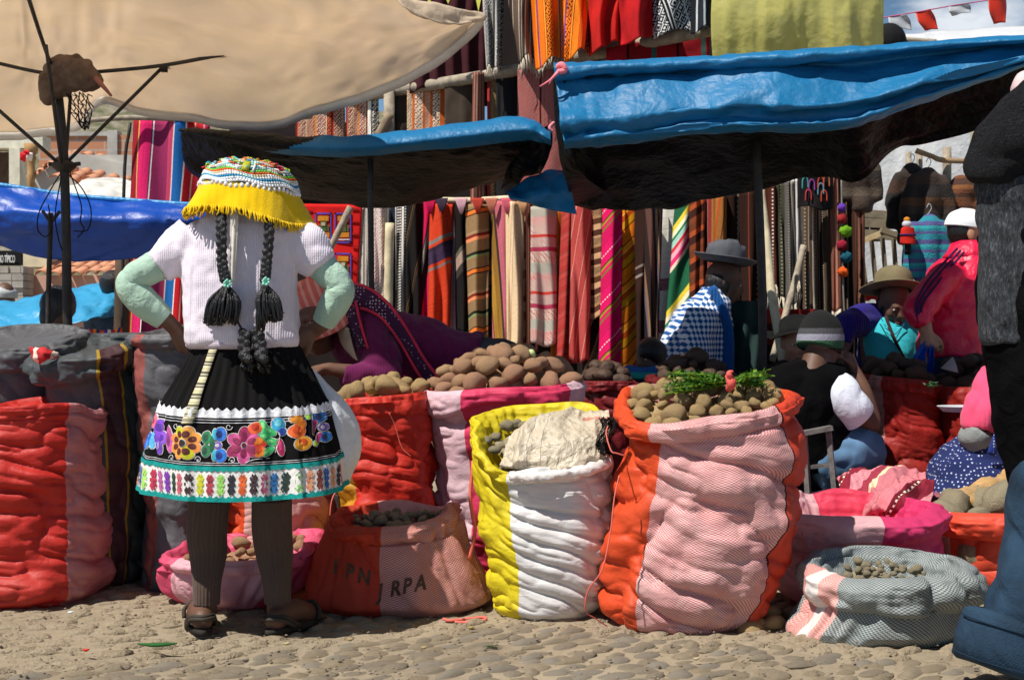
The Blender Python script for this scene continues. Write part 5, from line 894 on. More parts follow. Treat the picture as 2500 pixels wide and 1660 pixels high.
    s6 = sack('low hot pink sack lying open behind the legs of the woman in the skirt', 4.62, .2,
        [(1385, 418, 770), (1410, 402, 745), (1440, 412, 715), (1467, 440, 690)],
        [(270, 1368), (320, 1350), (0, 1300), (50, 1290), (90, 1296), (150, 1320), (180, 1345), (225, 1362)], m, cuff=.05, roll=.02, wr=.014, wn=7, seed=61, cuffw=1.0, pleat=.028, inner=.1, fold=.8, skew=2, perim=1.2)
    heap(s6, 'tan', 'small brown potato in the low hot pink sack behind the legs', .045, .015, 26, 13, 'potatoes in the low pink sack', drop=.04, cy=.03)
    m = sack_mat('glossy red woven plastic', [(0, (.50, .14, .14), (.72, .42, .44)), (.16, RD, None), (uf(.72), (.50, .13, .13), (.70, .38, .40))], 1.8, rough=.36)
    s7 = sack('glossy red sack with pink woven right edge at the left end of the row', 4.66, .25,
        [(1005, -60, 240), (1060, -100, 240), (1150, -120, 238), (1260, -125, 246), (1350, -128, 243), (1420, -125, 250), (1462, -110, 228)],
        [(270, 992), (300, 985), (330, 985), (0, 1000), (90, 965), (180, 1000)], m, cuff=.04, roll=.012, wr=.02, wn=13, seed=71, skew=.6, inner=.03)
    DG = (.05, .055, .06)
    def dark(lab, Yc, ry, out_, rim_, seed, panels=None, **k):
        return sack(lab, Yc, ry, out_, rim_, sack_mat('charcoal woven plastic', panels or [(0, DG, (.20, .21, .23))], 1.5, rough=.5, cell=.008), seed=seed, **k)
    dark('charcoal woven sack behind the glossy red sack, leftmost of the dark sacks', 5.15, .24, [(890, -90, 190), (1000, -95, 170), (1200, -95, 165), (1395, -80, 150)], [(270, 850), (300, 845), (0, 815), (90, 790), (180, 815)], 81, wr=.012, wn=8, cuff=.10, roll=.03, inner=.03)
    s9 = dark('charcoal sack with a mustard outlined stripe and red-white patch at its rim', 4.98, .25,
        [(925, 128, 352), (1000, 140, 366), (1100, 148, 370), (1250, 165, 365), (1350, 185, 355), (1400, 200, 345), (1412, 215, 335)],
        [(270, 862), (300, 850), (330, 828), (0, 815), (90, 812), (150, 820), (180, 842), (210, 868), (240, 878)], 82,
        [(0, (.035, .045, .048), (.11, .13, .14)), (uf(.32), (.45, .28, .02), None), (uf(.36), (.05, .02, .03), (.09, .04, .05)), (uf(.7), (.4, .25, .02), None), (uf(.73), (.03, .04, .042), (.08, .1, .1))], wr=.012, wn=10, cuff=.085, roll=.035, inner=.05, cuffw=1.06, fold=.9)
    dark('grey woven sack with a faded red stripe between the charcoal sack and the skirt', 4.95, .24,
        [(850, 348, 540), (950, 352, 545), (1100, 358, 545), (1250, 368, 545), (1380, 360, 545), (1418, 350, 530)], [(270, 815), (300, 805), (0, 800), (90, 790), (180, 812)], 83,
        [(0, (.08, .08, .085), (.22, .22, .24)), (uf(-.80), (.30, .06, .05), (.42, .16, .14)), (uf(-.42), (.05, .05, .055), (.24, .24, .26))], wr=.012, wn=12, cuff=.05, roll=.02, inner=.03)
    m = sack_mat('pink woven plastic', [(0, (.70, .04, .16), None), (.10, (.82, .06, .12), None), (.30, (.72, .30, .34), (.94, .70, .70)), (uf(.05), (.74, .05, .18), None)], 1.4)
    s11 = sack('open pink woven sack with a thick magenta rolled rim right of the tall orange sack', 4.62, .235,
        [(1330, 1885, 2285), (1370, 1892, 2290), (1420, 1900, 2285), (1450, 1912, 2270), (1467, 1930, 2255)],
        [(270, 1262), (300, 1262), (330, 1240), (0, 1225), (30, 1215), (60, 1205), (90, 1190), (110, 1205), (130, 1190), (160, 1205), (180, 1225), (215, 1255)], m, cuff=.10, roll=.05, wr=.011, wn=13, seed=91, cuffw=.88, inner=.12, lump=.004)
    m = sack_mat('orange woven plastic', [(0, (.80, .09, .05), None), (.12, (.7, .3, .26), (.94, .72, .68)), (.46, (.7, .3, .26), (.94, .72, .68)), (uf(-.85), (.82, .09, .045), None)], 1.4)
    s12 = sack('open orange sack with pale grey tubers at the right edge', 4.85, .25,
        [(1330, 2268, 2580), (1400, 2275, 2580), (1437, 2290, 2570)], [(270, 1252), (300, 1250), (0, 1225), (90, 1205), (150, 1222), (180, 1240), (225, 1250)], m, cuff=.10, roll=.045, wr=.012, wn=10, seed=92, inner=.10)
    heap(s12, 'grn', 'big pale grey tuber in the open orange sack at the right edge', .13, .02, 10, 17, 'tubers in the orange sack at the right edge', drop=.02, cat='tuber')
    G1, G2 = (.10, .13, .13), (.50, .54, .53)
    m = sack_mat('grey green chequered weave', [(0, G1, G2), (.50, (.72, .26, .22), (.85, .5, .46)), (.545, (.85, .8, .76), None), (.585, (.78, .30, .26), (.9, .6, .55)), (.625, G1, G2)], 1.5, cell=.0115, rough=.65, con=.95)
    s13 = sack('slumped grey-green woven sack with a pink and white stripe on its left end', 4.08, .20,
        [(1470, 1990, 2350), (1510, 1960, 2350), (1550, 1905, 2345), (1575, 1882, 2340), (1592, 1900, 2320)],
        [(270, 1412), (300, 1408), (330, 1385), (0, 1365), (35, 1350), (65, 1335), (90, 1328), (120, 1332), (150, 1345), (180, 1375), (205, 1395), (235, 1415)], m, cuff=.105, roll=.045, wr=.009, wn=5, seed=93, cuffw=.95, inner=.09, pleat=.03, skew=1.5, fold=.9, lump=.003)
    heap(s13, 'grn', 'small yellow potato inside the slumped grey-green sack', .030, .012, 34, 19, 'potatoes in the grey-green sack', drop=.048, cy=.06, sx=.7, sy=.7)
    # far sacks
    m = sack_mat('shade-darkened red woven plastic', [(0, (.36, .02, .015), None), (uf(-.93), (.4, .12, .10), (.6, .34, .30)), (uf(-.72), (.38, .02, .015), None)], 1.6)  # red base darkened to carry the shade a person throws on it
    s14 = sack('tall red sack of dark potatoes behind the seated man', 5.9, .27, [(950, 2105, 2275), (1050, 2105, 2278), (1200, 2110, 2280), (1322, 2125, 2270)], [(270, 925), (0, 940), (90, 905), (180, 912)], m, cuff=.07, roll=.02, wr=.014, wn=12, seed=94)
    heap(s14, 'dark', 'shade-darkened potato on the tall red sack behind the seated man', .085, .07, 26, 21, 'dark potatoes behind the seated man', drop=-.01)
    m = sack_mat('shade-darkened red woven plastic', [(0, (.34, .02, .015), None), (uf(.05), (.4, .12, .10), (.62, .36, .32)), (uf(.6), (.34, .02, .015), None)], 1.6)  # same red, with the shade put into the base colour
    s15 = sack('red sack with a pink woven patch on its rim beside the kneeling figure in pink', 5.8, .27, [(970, 2278, 2500), (1100, 2280, 2500), (1250, 2285, 2495), (1335, 2300, 2480)], [(270, 945), (0, 935), (90, 925), (180, 940)], m, cuff=.09, roll=.02, wr=.012, wn=12, seed=95)
    heap(s15, 'dark', 'shade-darkened potato on the red sack with the pink patch', .08, .09, 24, 22, 'dark potatoes on the right red sack', drop=-.01)
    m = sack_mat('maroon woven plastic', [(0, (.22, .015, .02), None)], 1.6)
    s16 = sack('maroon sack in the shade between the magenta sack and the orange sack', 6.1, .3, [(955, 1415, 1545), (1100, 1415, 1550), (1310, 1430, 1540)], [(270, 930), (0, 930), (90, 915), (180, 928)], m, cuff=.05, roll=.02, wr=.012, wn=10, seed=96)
    heap(s16, 'dark', 'potato coloured nearly black for shade, heaped on the maroon sack', .07, .05, 22, 23, 'dark potatoes on the maroon sack', drop=-.01, stuff=True)
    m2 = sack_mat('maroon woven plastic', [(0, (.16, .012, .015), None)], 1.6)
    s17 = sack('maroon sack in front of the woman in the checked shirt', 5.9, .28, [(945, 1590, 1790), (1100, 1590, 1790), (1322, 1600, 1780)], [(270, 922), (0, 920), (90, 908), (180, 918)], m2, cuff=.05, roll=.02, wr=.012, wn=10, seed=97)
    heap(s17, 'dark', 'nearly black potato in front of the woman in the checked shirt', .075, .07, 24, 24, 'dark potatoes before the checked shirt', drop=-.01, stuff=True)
    V, F = merge(POT); obj('shade_dark_potatoes', V, F, potato_mats('dark'), None, kind='stuff', label='potatoes on the two maroon sacks, coloured nearly black for the shade there', cat='potatoes')
    # potatoes on the ground
    loose('yel', '', [(1870, 1497, 4.2, .085, 'largest clean yellow potato of the spilled ones beside the orange sack'), (1852, 1525, 4.13, .07, 'reddish oblong potato on the ground, middle of the spilled ones'),
        (1888, 1522, 4.12, .068, 'round potato on the ground touching the grey-green sack'), (1832, 1538, 4.08, .075, 'muddy knobbly potato, frontmost of the spilled ones'), (1800, 1530, 4.14, .075, 'shaded round potato half hidden under the orange sack'),
        (1930, 1500, 4.25, .066, 'round potato on the ground against the pink sack'), (1842, 1508, 4.24, .05, 'small potato behind the largest spilled one'), (1312 + 353, 1556, 4.08, .04, 'tiny potato in the shadow under the front edge of the orange sack')])
    loose('yel', '', [(312, 1462, 4.66, .075, 'single potato on the cobbles below the charcoal sack')])
    return s1, s2, s3, s5, s9, s13
SK = build_sacks()
# ------------------------------------------------------------ people
SKIN = fab((.125, .060, .037), 'tanned skin', .55, .18, 12, 220, .15, spec=.4); SKIN2 = fab((.42, .20, .12), 'light brown skin', .5, .12, 10, 220, .12, spec=.4)
HAIR = NB('black hair'); _v = HAIR.coord('Object', (1, 1, 1)); HAIR.b.inputs['Base Color'].default_value = (.008, .007, .007, 1); HAIR.b.inputs['Roughness'].default_value = .42; HAIR.bump(HAIR.noise(HAIR.coord('Object', (160, 160, 14)), 1, 3), .8, .01); HAIR = HAIR.m
def mrot(yaw, pitch=0, roll=0): return np.array((Matrix.Rotation(yaw, 3, 'Z') @ Matrix.Rotation(pitch, 3, 'X') @ Matrix.Rotation(roll, 3, 'Y')))
def head_parts(c, yaw, pitch=0, s=1, roll=0, neck=True):
    """skull, jaw, nose, lips, brow, ears and neck; yaw 0 looks away from the camera, pi towards it"""
    M = mrot(yaw, pitch, roll); T = lambda vf: (vf[0] * s @ M.T + np.array(c, float), vf[1])
    L_ = [ball((0, -.012, .03), (.076, .094, .086), 18), ball((0, .028, -.03), (.062, .060, .086), 16), ball((0, .046, -.078), (.040, .036, .030), 12), tube([(0, .082, .018), (0, .100, -.012), (0, .108, -.030)], [.008, .011, .013], 8), ball((-.012, .096, -.034), .009, 8), ball((.012, .096, -.034), .009, 8),
        ball((0, .087, -.058), (.025, .012, .007), 10), ball((0, .086, -.069), (.020, .012, .008), 10), tube([(-.045, .070, .018), (-.022, .086, .022), (0, .087, .016), (.022, .086, .022), (.045, .070, .018)], [.007, .010, .008, .010, .007], 8)]
    for k in (-1, 1): L_ += [ball((k * .036, .058, -.028), (.026, .026, .024), 10), ball((k * .077, -.008, -.012), (.009, .020, .032), 10), ball((k * .030, .076, .002), (.016, .012, .011), 10)]
    if neck: L_.append(tube([(0, -.02, -.05), (0, -.035, -.16)], [.052, .058], 14))
    return [T(q) for q in L_]
def eyes(t, c, yaw, pitch=0, s=1):
    M = mrot(yaw, pitch)
    for k in (-1, 1):
        for n_, r, p, col in (('eye', (.011, .007, .006), (k * .030, .084, .003), (.5, .48, .45)), ('iris', (.005, .004, .005), (k * .030, .0895, .003), (.02, .01, .008))):
            V, F = ball((0, 0, 0), r, 10); V = (V + np.array(p)) * s @ M.T + np.array(c, float); obj(n_, V, F, fab(col, 'eye', .2, 0, bstr=0), t)
    V, F = tube([(-.02, .096, -.0635), (0, .101, -.063), (.02, .096, -.0635)], .0028, 6); obj('mouth', V * s @ M.T + np.array(c, float), F, fab((.22, .06, .05), 'lips'), t)
def hand_parts(w, d, n, s=1, curl=(.5, .6, .7, .8), thumb=1, spread=.004):
    """palm and five bent fingers; w wrist, d finger direction, n direction the palm faces"""
    w = np.array(w, float); d = np.array(d, float); d /= np.linalg.norm(d); n = np.array(n, float); n -= d * n.dot(d); n /= np.linalg.norm(n); t = np.cross(d, n) * thumb; out = []
    for i, (l, r) in enumerate(((.066, .0086), (.075, .009), (.070, .0088), (.055, .0078))):
        o = (1.5 - i) * .0195; b = w + d * (.085 - .004 * abs(i - 1)) * s + t * o * s; a = curl[i]; p1 = b + (d * math.cos(a) + n * math.sin(a)) * l * .45 * s + t * (1.5 - i) * spread
        p2 = p1 + (d * math.cos(a * 1.9) + n * math.sin(a * 1.9)) * l * .32 * s; p3 = p2 + (d * math.cos(a * 2.6) + n * math.sin(a * 2.6)) * l * .25 * s
        out += [tube([b - d * .012 * s, p1, p2, p3], [r * 1.1 * s, r * s, r * .92 * s, r * .75 * s], 8), tube([w + t * o * .5 * s, b], [.013 * s, .0125 * s], 8)]
    b = w + d * .022 * s + t * .022 * s; out.append(tube([b, b + (t * .7 + d * .7 + n * .25) * .038 * s, b + (t * .55 + d * .95 + n * .6) * .066 * s, b + (t * .3 + d * 1.2 + n * .8) * .078 * s], [.014 * s, .0115 * s, .0095 * s, .0075 * s], 8))
    out.append(tube([w - d * .02, w + d * .03 * s, w + d * .07 * s], [.024 * s, .027 * s, .026 * s], 10)); return out
def felt_hat(t, c, r, h, brim, mat, yaw=0, tilt=(0, 0), pinch=False, band=None, up=.012):
    """crown and curved brim"""
    M = mrot(yaw, tilt[0], tilt[1]); th = np.arange(40) / 40 * 2 * PI; rows = []
    for f, rr_ in ((0, 1), (.25, .99), (.5, .97), (.72, .90), (.88, .70), (.97, .42), (1.0, .02)):
        z = h * f; x = np.cos(th) * r * rr_; y = np.sin(th) * r * rr_ * 1.08; zz = np.full(40, z)
        if pinch: x = x * (1 - .22 * f * (y > 0)) ; zz = zz - .25 * h * (f > .8) * (np.abs(x) < r * .4) + .10 * h * f * (y > 0)
        rows.append(np.stack([x, y, zz], -1))
    V = np.concatenate(rows) @ M.T + np.array(c, float); o = obj('hat_crown', V, grid_faces(7, 40, True), mat, t); solidify(o, .005)
    rows = []
    for f in (0, .3, .6, .85, 1.0): R_ = r + (brim - r) * f; rows.append(np.stack([np.cos(th) * R_, np.sin(th) * R_ * 1.06, up * f ** 1.6 * (1 - 0 * th) - .008 * np.cos(2 * th) * f + .25 * up * np.sin(th * 2 + 1) * f], -1))
    V = np.concatenate(rows) @ M.T + np.array(c, float); solidify(obj('hat_brim', V, grid_faces(5, 40, True), mat, t), .004)
    if band:
        V, F = rings([((0, 0, .004), r * 1.02, r * 1.10), ((0, 0, .026), r * 1.015, r * 1.09)], 40, cap=False); solidify(obj('hat_band', V @ M.T + np.array(c, float), F, band, t), .003)
def knit(col, name='knitted wool', rib=60, s=.5, var=.12):
    b = NB(name); c = srgb(col); v = b.coord('Object'); n = b.noise(v, 30, 4); b.l(b.mix(n, tuple(x * (1 - var) for x in c[:3]) + (1,), tuple(min(1, x * (1 + var)) for x in c[:3]) + (1,)), b.b.inputs['Base Color'])
    b.b.inputs['Roughness'].default_value = 1; b.b.inputs['Sheen Weight'].default_value = .15; b.b.inputs['Specular IOR Level'].default_value = .1
    w = b.n('TexWave'); w.bands_direction = 'X'; w.inputs['Scale'].default_value = rib / 6.28 * 2; w.inputs['Distortion'].default_value = .8; w.inputs['Detail Scale'].default_value = 3; b.l(v, w.inputs[0])
    w2 = b.n('TexWave'); w2.wave_type = 'BANDS'; w2.bands_direction = 'Z'; w2.inputs['Scale'].default_value = 36; w2.inputs['Distortion'].default_value = 1.5; b.l(v, w2.inputs[0])
    vo = b.n('TexVoronoi'); vo.inputs['Scale'].default_value = 34; b.l(v, vo.inputs['Vector'])
    b.bump(b.noise(v, 220, 2), .3, .004, b.bump(b.math('ADD', w.outputs['Fac'], b.math('ADD', b.math('MULTIPLY', w2.outputs['Fac'], .12), b.math('MULTIPLY', vo.outputs['Distance'], .8))), s, .006)); return b.m
def main_woman():
    Y = 4.15; M1 = FPX / Y
    def Q(px, py, dy=0): return PA(px, py, Y + dy)
    t = thing('person', 'woman seen from behind, hands on hips, in embroidered black skirt and yellow fringed hat', 'person', (X_(600, Y), Y, 0))
    # skin
    body = [ball(Q(608, 480), (.085, .10, .115), 16), tube([Q(605, 520), Q(602, 560)], [.05, .055], 12), smooth_rings([(Q(600, 550), .13, .08), (Q(585, 620), .15, .09), (Q(588, 740), .13, .09), (Q(600, 850), .14, .10), (Q(602, 960), .17, .12), (Q(602, 1020), .12, .10)], 16, 20)]
    for s, a in ((-1, [(462, 600, 0), (378, 654, -.02), (322, 691, -.02), (352, 738, -.02), (402, 778, .0), (430, 806, .03)]), (1, [(725, 600, 0), (780, 652, -.01), (826, 702, -.02), (812, 748, -.01), (788, 790, .0), (768, 806, .02)])):
        body.append(tube([Q(*q) for q in a], [.05, .038, .030, .032, .027, .023], 12)); w = Q(*a[-1])
        if s < 0: body += hand_parts(w, (.30, .35, -.75), (.5, .3, .3), 1, (.3, .35, .4, .45), 1)
        else: body += hand_parts(w, (-.95, -.10, -.42), (-.2, .75, -.3), 1, (.35, .4, .45, .5), 1)
    for q, foot in (([(530, 1000, .02), (512, 1230, .02), (508, 1330, .03), (505, 1440, .0), (503, 1500, .0)], (-.35, 1)), ([(655, 1000, .02), (662, 1230, .02), (668, 1330, .03), (676, 1440, 0), (678, 1500, 0)], (.55, 1))):
        body.append(tube([Q(*a) for a in q], [.085, .056, .054, .036, .034], 14)); b = Q(*q[-1]); hx = np.array([b[0], Y - .045, .045]); d = np.array([foot[0], foot[1], 0]); d /= np.linalg.norm(d)
        body += [ball(hx, (.034, .034, .036), 12), tube([hx, hx + d * .09 + (0, 0, .012), hx + d * .17 + (0, 0, -.012), hx + d * .205 + (0, 0, -.02)], [.036, .038, .034, .022], 12)]
        sd = np.array([-d[1], d[0], 0])
        for k in range(5): bb = hx + d * .19 + sd * (k - 2) * .015; body.append(tube([bb + (0, 0, -.022), bb + d * (.045 - .006 * abs(k - 1.5)) + (0, 0, -.030)], [.011, .008], 6))
    V, F = remesh(body, .0055, 3); obj('body', V, F, SKIN, t)
    # socks
    for q in ([(512, 1215, .02), (505, 1300, .03), (508, 1350, .03), (505, 1420, .0), (504, 1474, .0)], [(664, 1215, .02), (664, 1290, .03), (670, 1350, .03), (676, 1420, 0), (678, 1470, 0)]):
        V, F = tube([Q(*a) for a in q], [.062, .062, .058, .044, .041], 96, 60); V = V.reshape(60, 96, 3); cc = V.mean(axis=1, keepdims=True); k = 1 + .028 * np.cos(np.arange(96) * 2 * PI / 96 * 24)[None, :, None]; V = cc + (V - cc) * k; obj('ribbed_sock', V.reshape(-1, 3), F, knit((.10, .066, .052), 'grey brown ribbed sock', 30, .2), t)
    # sandals
    for px, d in ((503, (-.35, 1)), (678, (.55, 1))):
        d = np.array([d[0], d[1], 0.]); d /= np.linalg.norm(d); sd = np.array([-d[1], d[0], 0]); hx = np.array([X_(px, Y), Y - .05, 0])
        pts = []
        for i in range(28):
            a = i / 28 * 2 * PI; l = .125 * math.cos(a); w = (.046 if math.cos(a) > 0 else .038) * math.sin(a); pts.append(hx + d * (.085 + l) + sd * w)
        V = np.array([p + np.array([0, 0, z]) for z in (.002, .020) for p in pts]); F = [tuple(f) for f in grid_faces(2, 28, True)] + [tuple(range(28))[::-1], tuple(range(28, 56))]
        so = obj('sandal', V, F, fab((.03, .025, .02), 'black rubber sole', .8), t)
        for f, h in ((.0, .05), (.02, .055), (.17, .05)):
            c = hx + d * f; m_ = tube([c + sd * .040 + (0, 0, .02), c + sd * .036 + (0, 0, h) + d * .01, c + (0, 0, h + .022) + d * (.02 if f > .1 else .04), c - sd * .036 + (0, 0, h) + d * .01, c - sd * .040 + (0, 0, .02)], .007, 6) if f > .1 else tube([c + sd * .042 + (0, 0, .02) + d * .05, c + sd * .036 - d * .01 + (0, 0, h), c - d * .042 + (0, 0, h + .004), c - sd * .036 - d * .01 + (0, 0, h), c - sd * .042 + (0, 0, .02) + d * .05], .007, 6)
            obj('strap', *m_, fab((.05, .04, .03), 'worn black rubber strap', .7), so)
    # undershirt sleeves
    mint = fab((.40, .56, .44), 'mint jersey', .95, .08, 12, 140, .25, wr=.3, wrs=22)
    for pts, rad in (([(410, 645, 0), (372, 654, -.02), (318, 690, -.03), (352, 738, -.02), (402, 780, .0)], [.046, .050, .043, .051, .037]), ([(760, 640, 0), (790, 655, -.01), (830, 702, -.02), (812, 748, -.01), (788, 790, .0)], [.046, .050, .046, .049, .036])):
        el = Q(*pts[2]); V, F = tube([Q(*a) for a in pts], rad, 40, 70); cr = V.reshape(70, 40, 3); ax = cr.mean(axis=1, keepdims=True); dd = (cr - ax); s_ = np.linspace(0, 1, 70)[:, None]; el_ = np.exp(-((s_ - .52) / .2) ** 2); k = .97 + (.05 + .11 * el_) * (np.abs(vn(np.stack([s_ * 11 + dd[..., 2] * 16, dd[..., 1] * 9, dd[..., 0] * 9], -1), 6)) ** .7 - .4); obj('mint_sleeve', (ax + dd * k[..., None]).reshape(-1, 3), F, mint, t)
    # sweater
    parts = [smooth_rings([(Q(606, 506), .062, .06), (Q(604, 522), .105, .080), (Q(596, 545), .150, .100), (Q(590, 580), .188, .120), (Q(584, 650), .184, .132), (Q(586, 720), .176, .140), (Q(591, 790), .178, .148), (Q(592, 828), .182, .152), (Q(592, 842), .172, .145)], 40, 40, 2.2),
        tube([Q(475, 590, 0), Q(430, 618, -.01), Q(386, 652, -.02)], [.085, .072, .056], 24), tube([Q(712, 585, 0), Q(752, 612, -.01), Q(784, 648, -.01)], [.085, .072, .056], 24)]
    def fold(v):
        x = (v[:, 0] - X_(592, Y)); z = v[:, 2]
        lo = .010 * np.sin(x * 46 + 3 * vn(v * 3, 2)) * np.clip((1.15 - z) * 3, 0, 1); return lo + .010 * vn(v * np.array([14, 14, 5]), 7) + .012 * (np.abs(vn(v * np.array([10, 10, 7]) + 3, 9)) - .3) * (np.abs(x) > .13) + .003 * vn(v * 40, 3)
    V, F = remesh(parts, .0065, 3, fold)
    SW = knit((.78, .70, .78), 'pale lilac knitted wool', 150, .24, .06); obj('sweater', V, F, SW, t)
    V, F = smooth_rings([(Q(592, 836), .178, .150), (Q(592, 846), .176, .148), (Q(592, 852), .165, .138)], 8, 48); obj('sweater_hem', V, F, knit((.68, .58, .66), 'lilac ribbing', 300, .4, .05), t)
    # white ribbon down the back
    V, F, uv, G = patch([[(560, 500, -.0 + Y - .15), (582, 505, Y - .15)], [(562, 560, Y - .165), (580, 560, Y - .165)], [(560, 690, Y - .175), (572, 690, Y - .175)]], 8, 30, lambda u, w: .004 * np.sin(u * 9)); solidify(obj('white_ribbon', V, F, fab((.72, .66, .58), 'cream ribbon'), t), .003)
    # ---- skirt
    rows = np.array([(838, 602, 128), (900, 602, 160), (976, 599, 207), (1077, 594, 240), (1140, 594, 252), (1180, 594, 259)], float)
    def SkP(th, v, off=0.0):
        th, v = np.broadcast_arrays(np.asarray(th, float), np.asarray(v, float))
        pyc = 838 + v * (1180 - 838); cx = np.interp(pyc, rows[:, 0], rows[:, 1]); hw = np.interp(pyc, rows[:, 0], rows[:, 2]) / M1
        n1 = vn(np.stack([np.cos(th) * 2.6 + 9, np.sin(th) * 2.6, v * .7], -1), 61); n2 = vn(np.stack([np.cos(th) * 7, np.sin(th) * 7, v * .8 + 4], -1), 62)
        pl = .034 * v * np.sign(n1) * np.abs(n1) ** .7 + (.010 * np.clip(v * 3, 0, 1)) * n2 + .006 * np.clip(v * 5, 0, 1) * (1 - v) * np.sin(th * 46 + 2 * n1)
        kk = np.mod(th * 10 / (2 * PI) + .5 * n1 + .15, 1); pl = pl + .020 * v * (np.where(kk < .9, kk / .9, (1 - kk) / .1) - .5)
        R_ = hw + pl + off; c = -np.sin(th); Yp = Y + (R_ * .80) * np.sin(th); pad = np.where(c > 0, c, c * .5); py = pyc + v * 40 * pad + 6 * pad
        x = (cx - 1250) / FPX * Y + R_ * np.cos(th); return np.stack([x, Yp, EYE - (py - 830) / FPX * Yp], -1)
    def dec(px, py, off):
        """photo position -> point on the skirt cloth"""
        px, py = np.asarray(px, float), np.asarray(py, float); pyc = py.copy()
        for _ in range(4):
            cx = np.interp(pyc, rows[:, 0], rows[:, 1]); hw = np.interp(pyc, rows[:, 0], rows[:, 2]); s = np.clip((px - cx) / (hw * 1.05), -.97, .97); c = np.sqrt(1 - s * s); v = (pyc - 838) / 342; pyc = pyc + (py - (pyc + v * 40 * c + 6 * c))
        return SkP(np.arctan2(-c, s), v, off)
    nu, nv = 400, 80; U, W = np.meshgrid(np.arange(nu) / nu * 2 * PI, np.linspace(0, 1, nv)); G = SkP(U, W)
    WB = NB('black felt skirt cloth'); v_ = WB.coord('Object'); WB.b.inputs['Base Color'].default_value = (.007, .0065, .0065, 1); WB.b.inputs['Roughness'].default_value = 1; WB.b.inputs['Specular IOR Level'].default_value = .15; WB.bump(WB.noise(v_, 140, 3), .3, .004)
    sk = obj('skirt', G.reshape(-1, 3), grid_faces(nv, nu, True), WB.m, t); solidify(sk, .004, 1)
    def band(name, v0, v1, mat, off=.003, n=360, z0=0, z1=0, zn=96, rows_=4):
        th = np.arange(n) / n * 2 * PI; A = []
        for k in range(rows_):
            f = k / (rows_ - 1); zz = (np.abs(((th / (2 * PI) * zn) % 1) - .5) * 2); v = v0 + (v1 - v0) * f + (1 - f) * z0 * zz + f * z1 * zz; A.append(SkP(th, v, off))
        obj(name, np.array(A).reshape(-1, 3), grid_faces(rows_, n, True), mat, sk)
    hemw = fab((.78, .76, .72), 'white wool felt', 1, .06, 30, 90, .6); teal = fab((.01, .30, .27), 'teal wool', 1, .15, 30, 160, .5); lace = fab((.72, .72, .74), 'silver white lace', .8, .3, 60, 60, 1)
    band('white_hem_band', .79, .985, hemw, .004); band('teal_zigzag_top', .772, .796, teal, .007, 720, 0, .014, 110, 3); band('teal_zigzag_bottom', .975, 1.0, teal, .007, 720, -.014, 0, 110, 3)
    band('lace_trim', .418, .462, lace, .006, 960, -.022, 0, 66, 4)
    for v0 in (.474, .492, .748, .761): band('silver_braid_line', v0, v0 + .0035, lace, .004, 360, rows_=2)
    CT = {}
    def thread(c):
        k = str(c)
        if k not in CT:
            b = NB('embroidery thread'); v = b.coord('Object'); cc = srgb(c); n = b.noise(v, 50, 3); b.l(b.mix(b.map(n, .35, .65, 0, 1), tuple(x * .75 for x in cc[:3]) + (1,), tuple(min(1, x * 1.25 + .01) for x in cc[:3]) + (1,)), b.b.inputs['Base Color']); b.b.inputs['Roughness'].default_value = .65; b.bump(b.noise(v, 320, 2), .5, .004); CT[k] = b.m
        return CT[k]
    def petal(par, name, cx, cy, l, w, ang, c1, c2=None, edge='#d8d4cc', lift=0, tip=.0):
        """leaf or petal outline centred at (cx,cy) px with half length l and half width w"""
        a = np.linspace(0, 2 * PI, 17)[:-1]; ca, sa = math.cos(ang), math.sin(ang)
        def lay(k, m, off, extra=0, sh=0, nm=name):
            x = (l * k + extra) * np.cos(a) + sh; y = (w * k + extra) * np.sin(a) * (1 - tip * np.cos(a)); P0 = []
            for f in (1, .5): P0.append(dec(cx + (x * f) * ca - (y * f) * sa, cy + (x * f) * sa + (y * f) * ca, off + .0006 * (f < 1)))
            P0.append(dec(np.array([cx + sh * ca]), np.array([cy + sh * sa]), off + .0006)); V = np.concatenate(P0); F = [(i, (i + 1) % 16, 16 + (i + 1) % 16, 16 + i) for i in range(16)] + [(16 + i, 16 + (i + 1) % 16, 32) for i in range(16)]
            return obj(nm, V, F, m, par)
        lay(1, thread(edge), .0035 + lift, 1.6, nm=name + '_outline'); lay(1, thread(c1), .0050 + lift)
        if c2: lay(.52, thread(c2), .0064 + lift, 0, -l * .2, nm=name + '_centre')
    def flower(name, cx, cy, n, r, l, w, c1s, c2, mid, a0=0, core='#0a0a0a'):
        for k in range(n): a = a0 + k * 2 * PI / n; petal(sk, 'petal', cx + r * math.cos(a), cy + r * math.sin(a), l, w, a, c1s[k % len(c1s)], c2)
        petal(sk, 'flower_centre', cx, cy, mid, mid, 0, core, None, lift=.003)
    petal(sk, 'petal', 372, 1022, 10, 18, .1, '#e84a70', '#c01a50'); petal(sk, 'petal', 390, 1024, 9, 20, .1, '#f06a88', '#d02050')
    for k in range(4): petal(sk, 'petal', 360 + k * 10, 1075, 5, 21, .12, ['#2a5ac8', '#3a9ad8', '#2a6ad0', '#58b8e0'][k])
    petal(sk, 'petal', 408, 1042, 17, 19, -.4, '#7a3ac0', '#4a1a90'); petal(sk, 'petal', 420, 1068, 18, 17, .2, '#8a50c8', '#5a20a0'); petal(sk, 'petal', 408, 1090, 20, 13, 1.2, '#7040b8', '#a898c8'); petal(sk, 'petal', 400, 1066, 12, 15, 0, '#6a30b0')
    petal(sk, 'petal', 441, 1072, 7, 34, 0, '#c050a0', '#8a2a78')
    flower('sunflower', 486, 1081, 8, 26, 17, 14, ['#f08a3a', '#c8c818', '#f0a040', '#e89030'], '#5a1a10', 9, PI / 8)
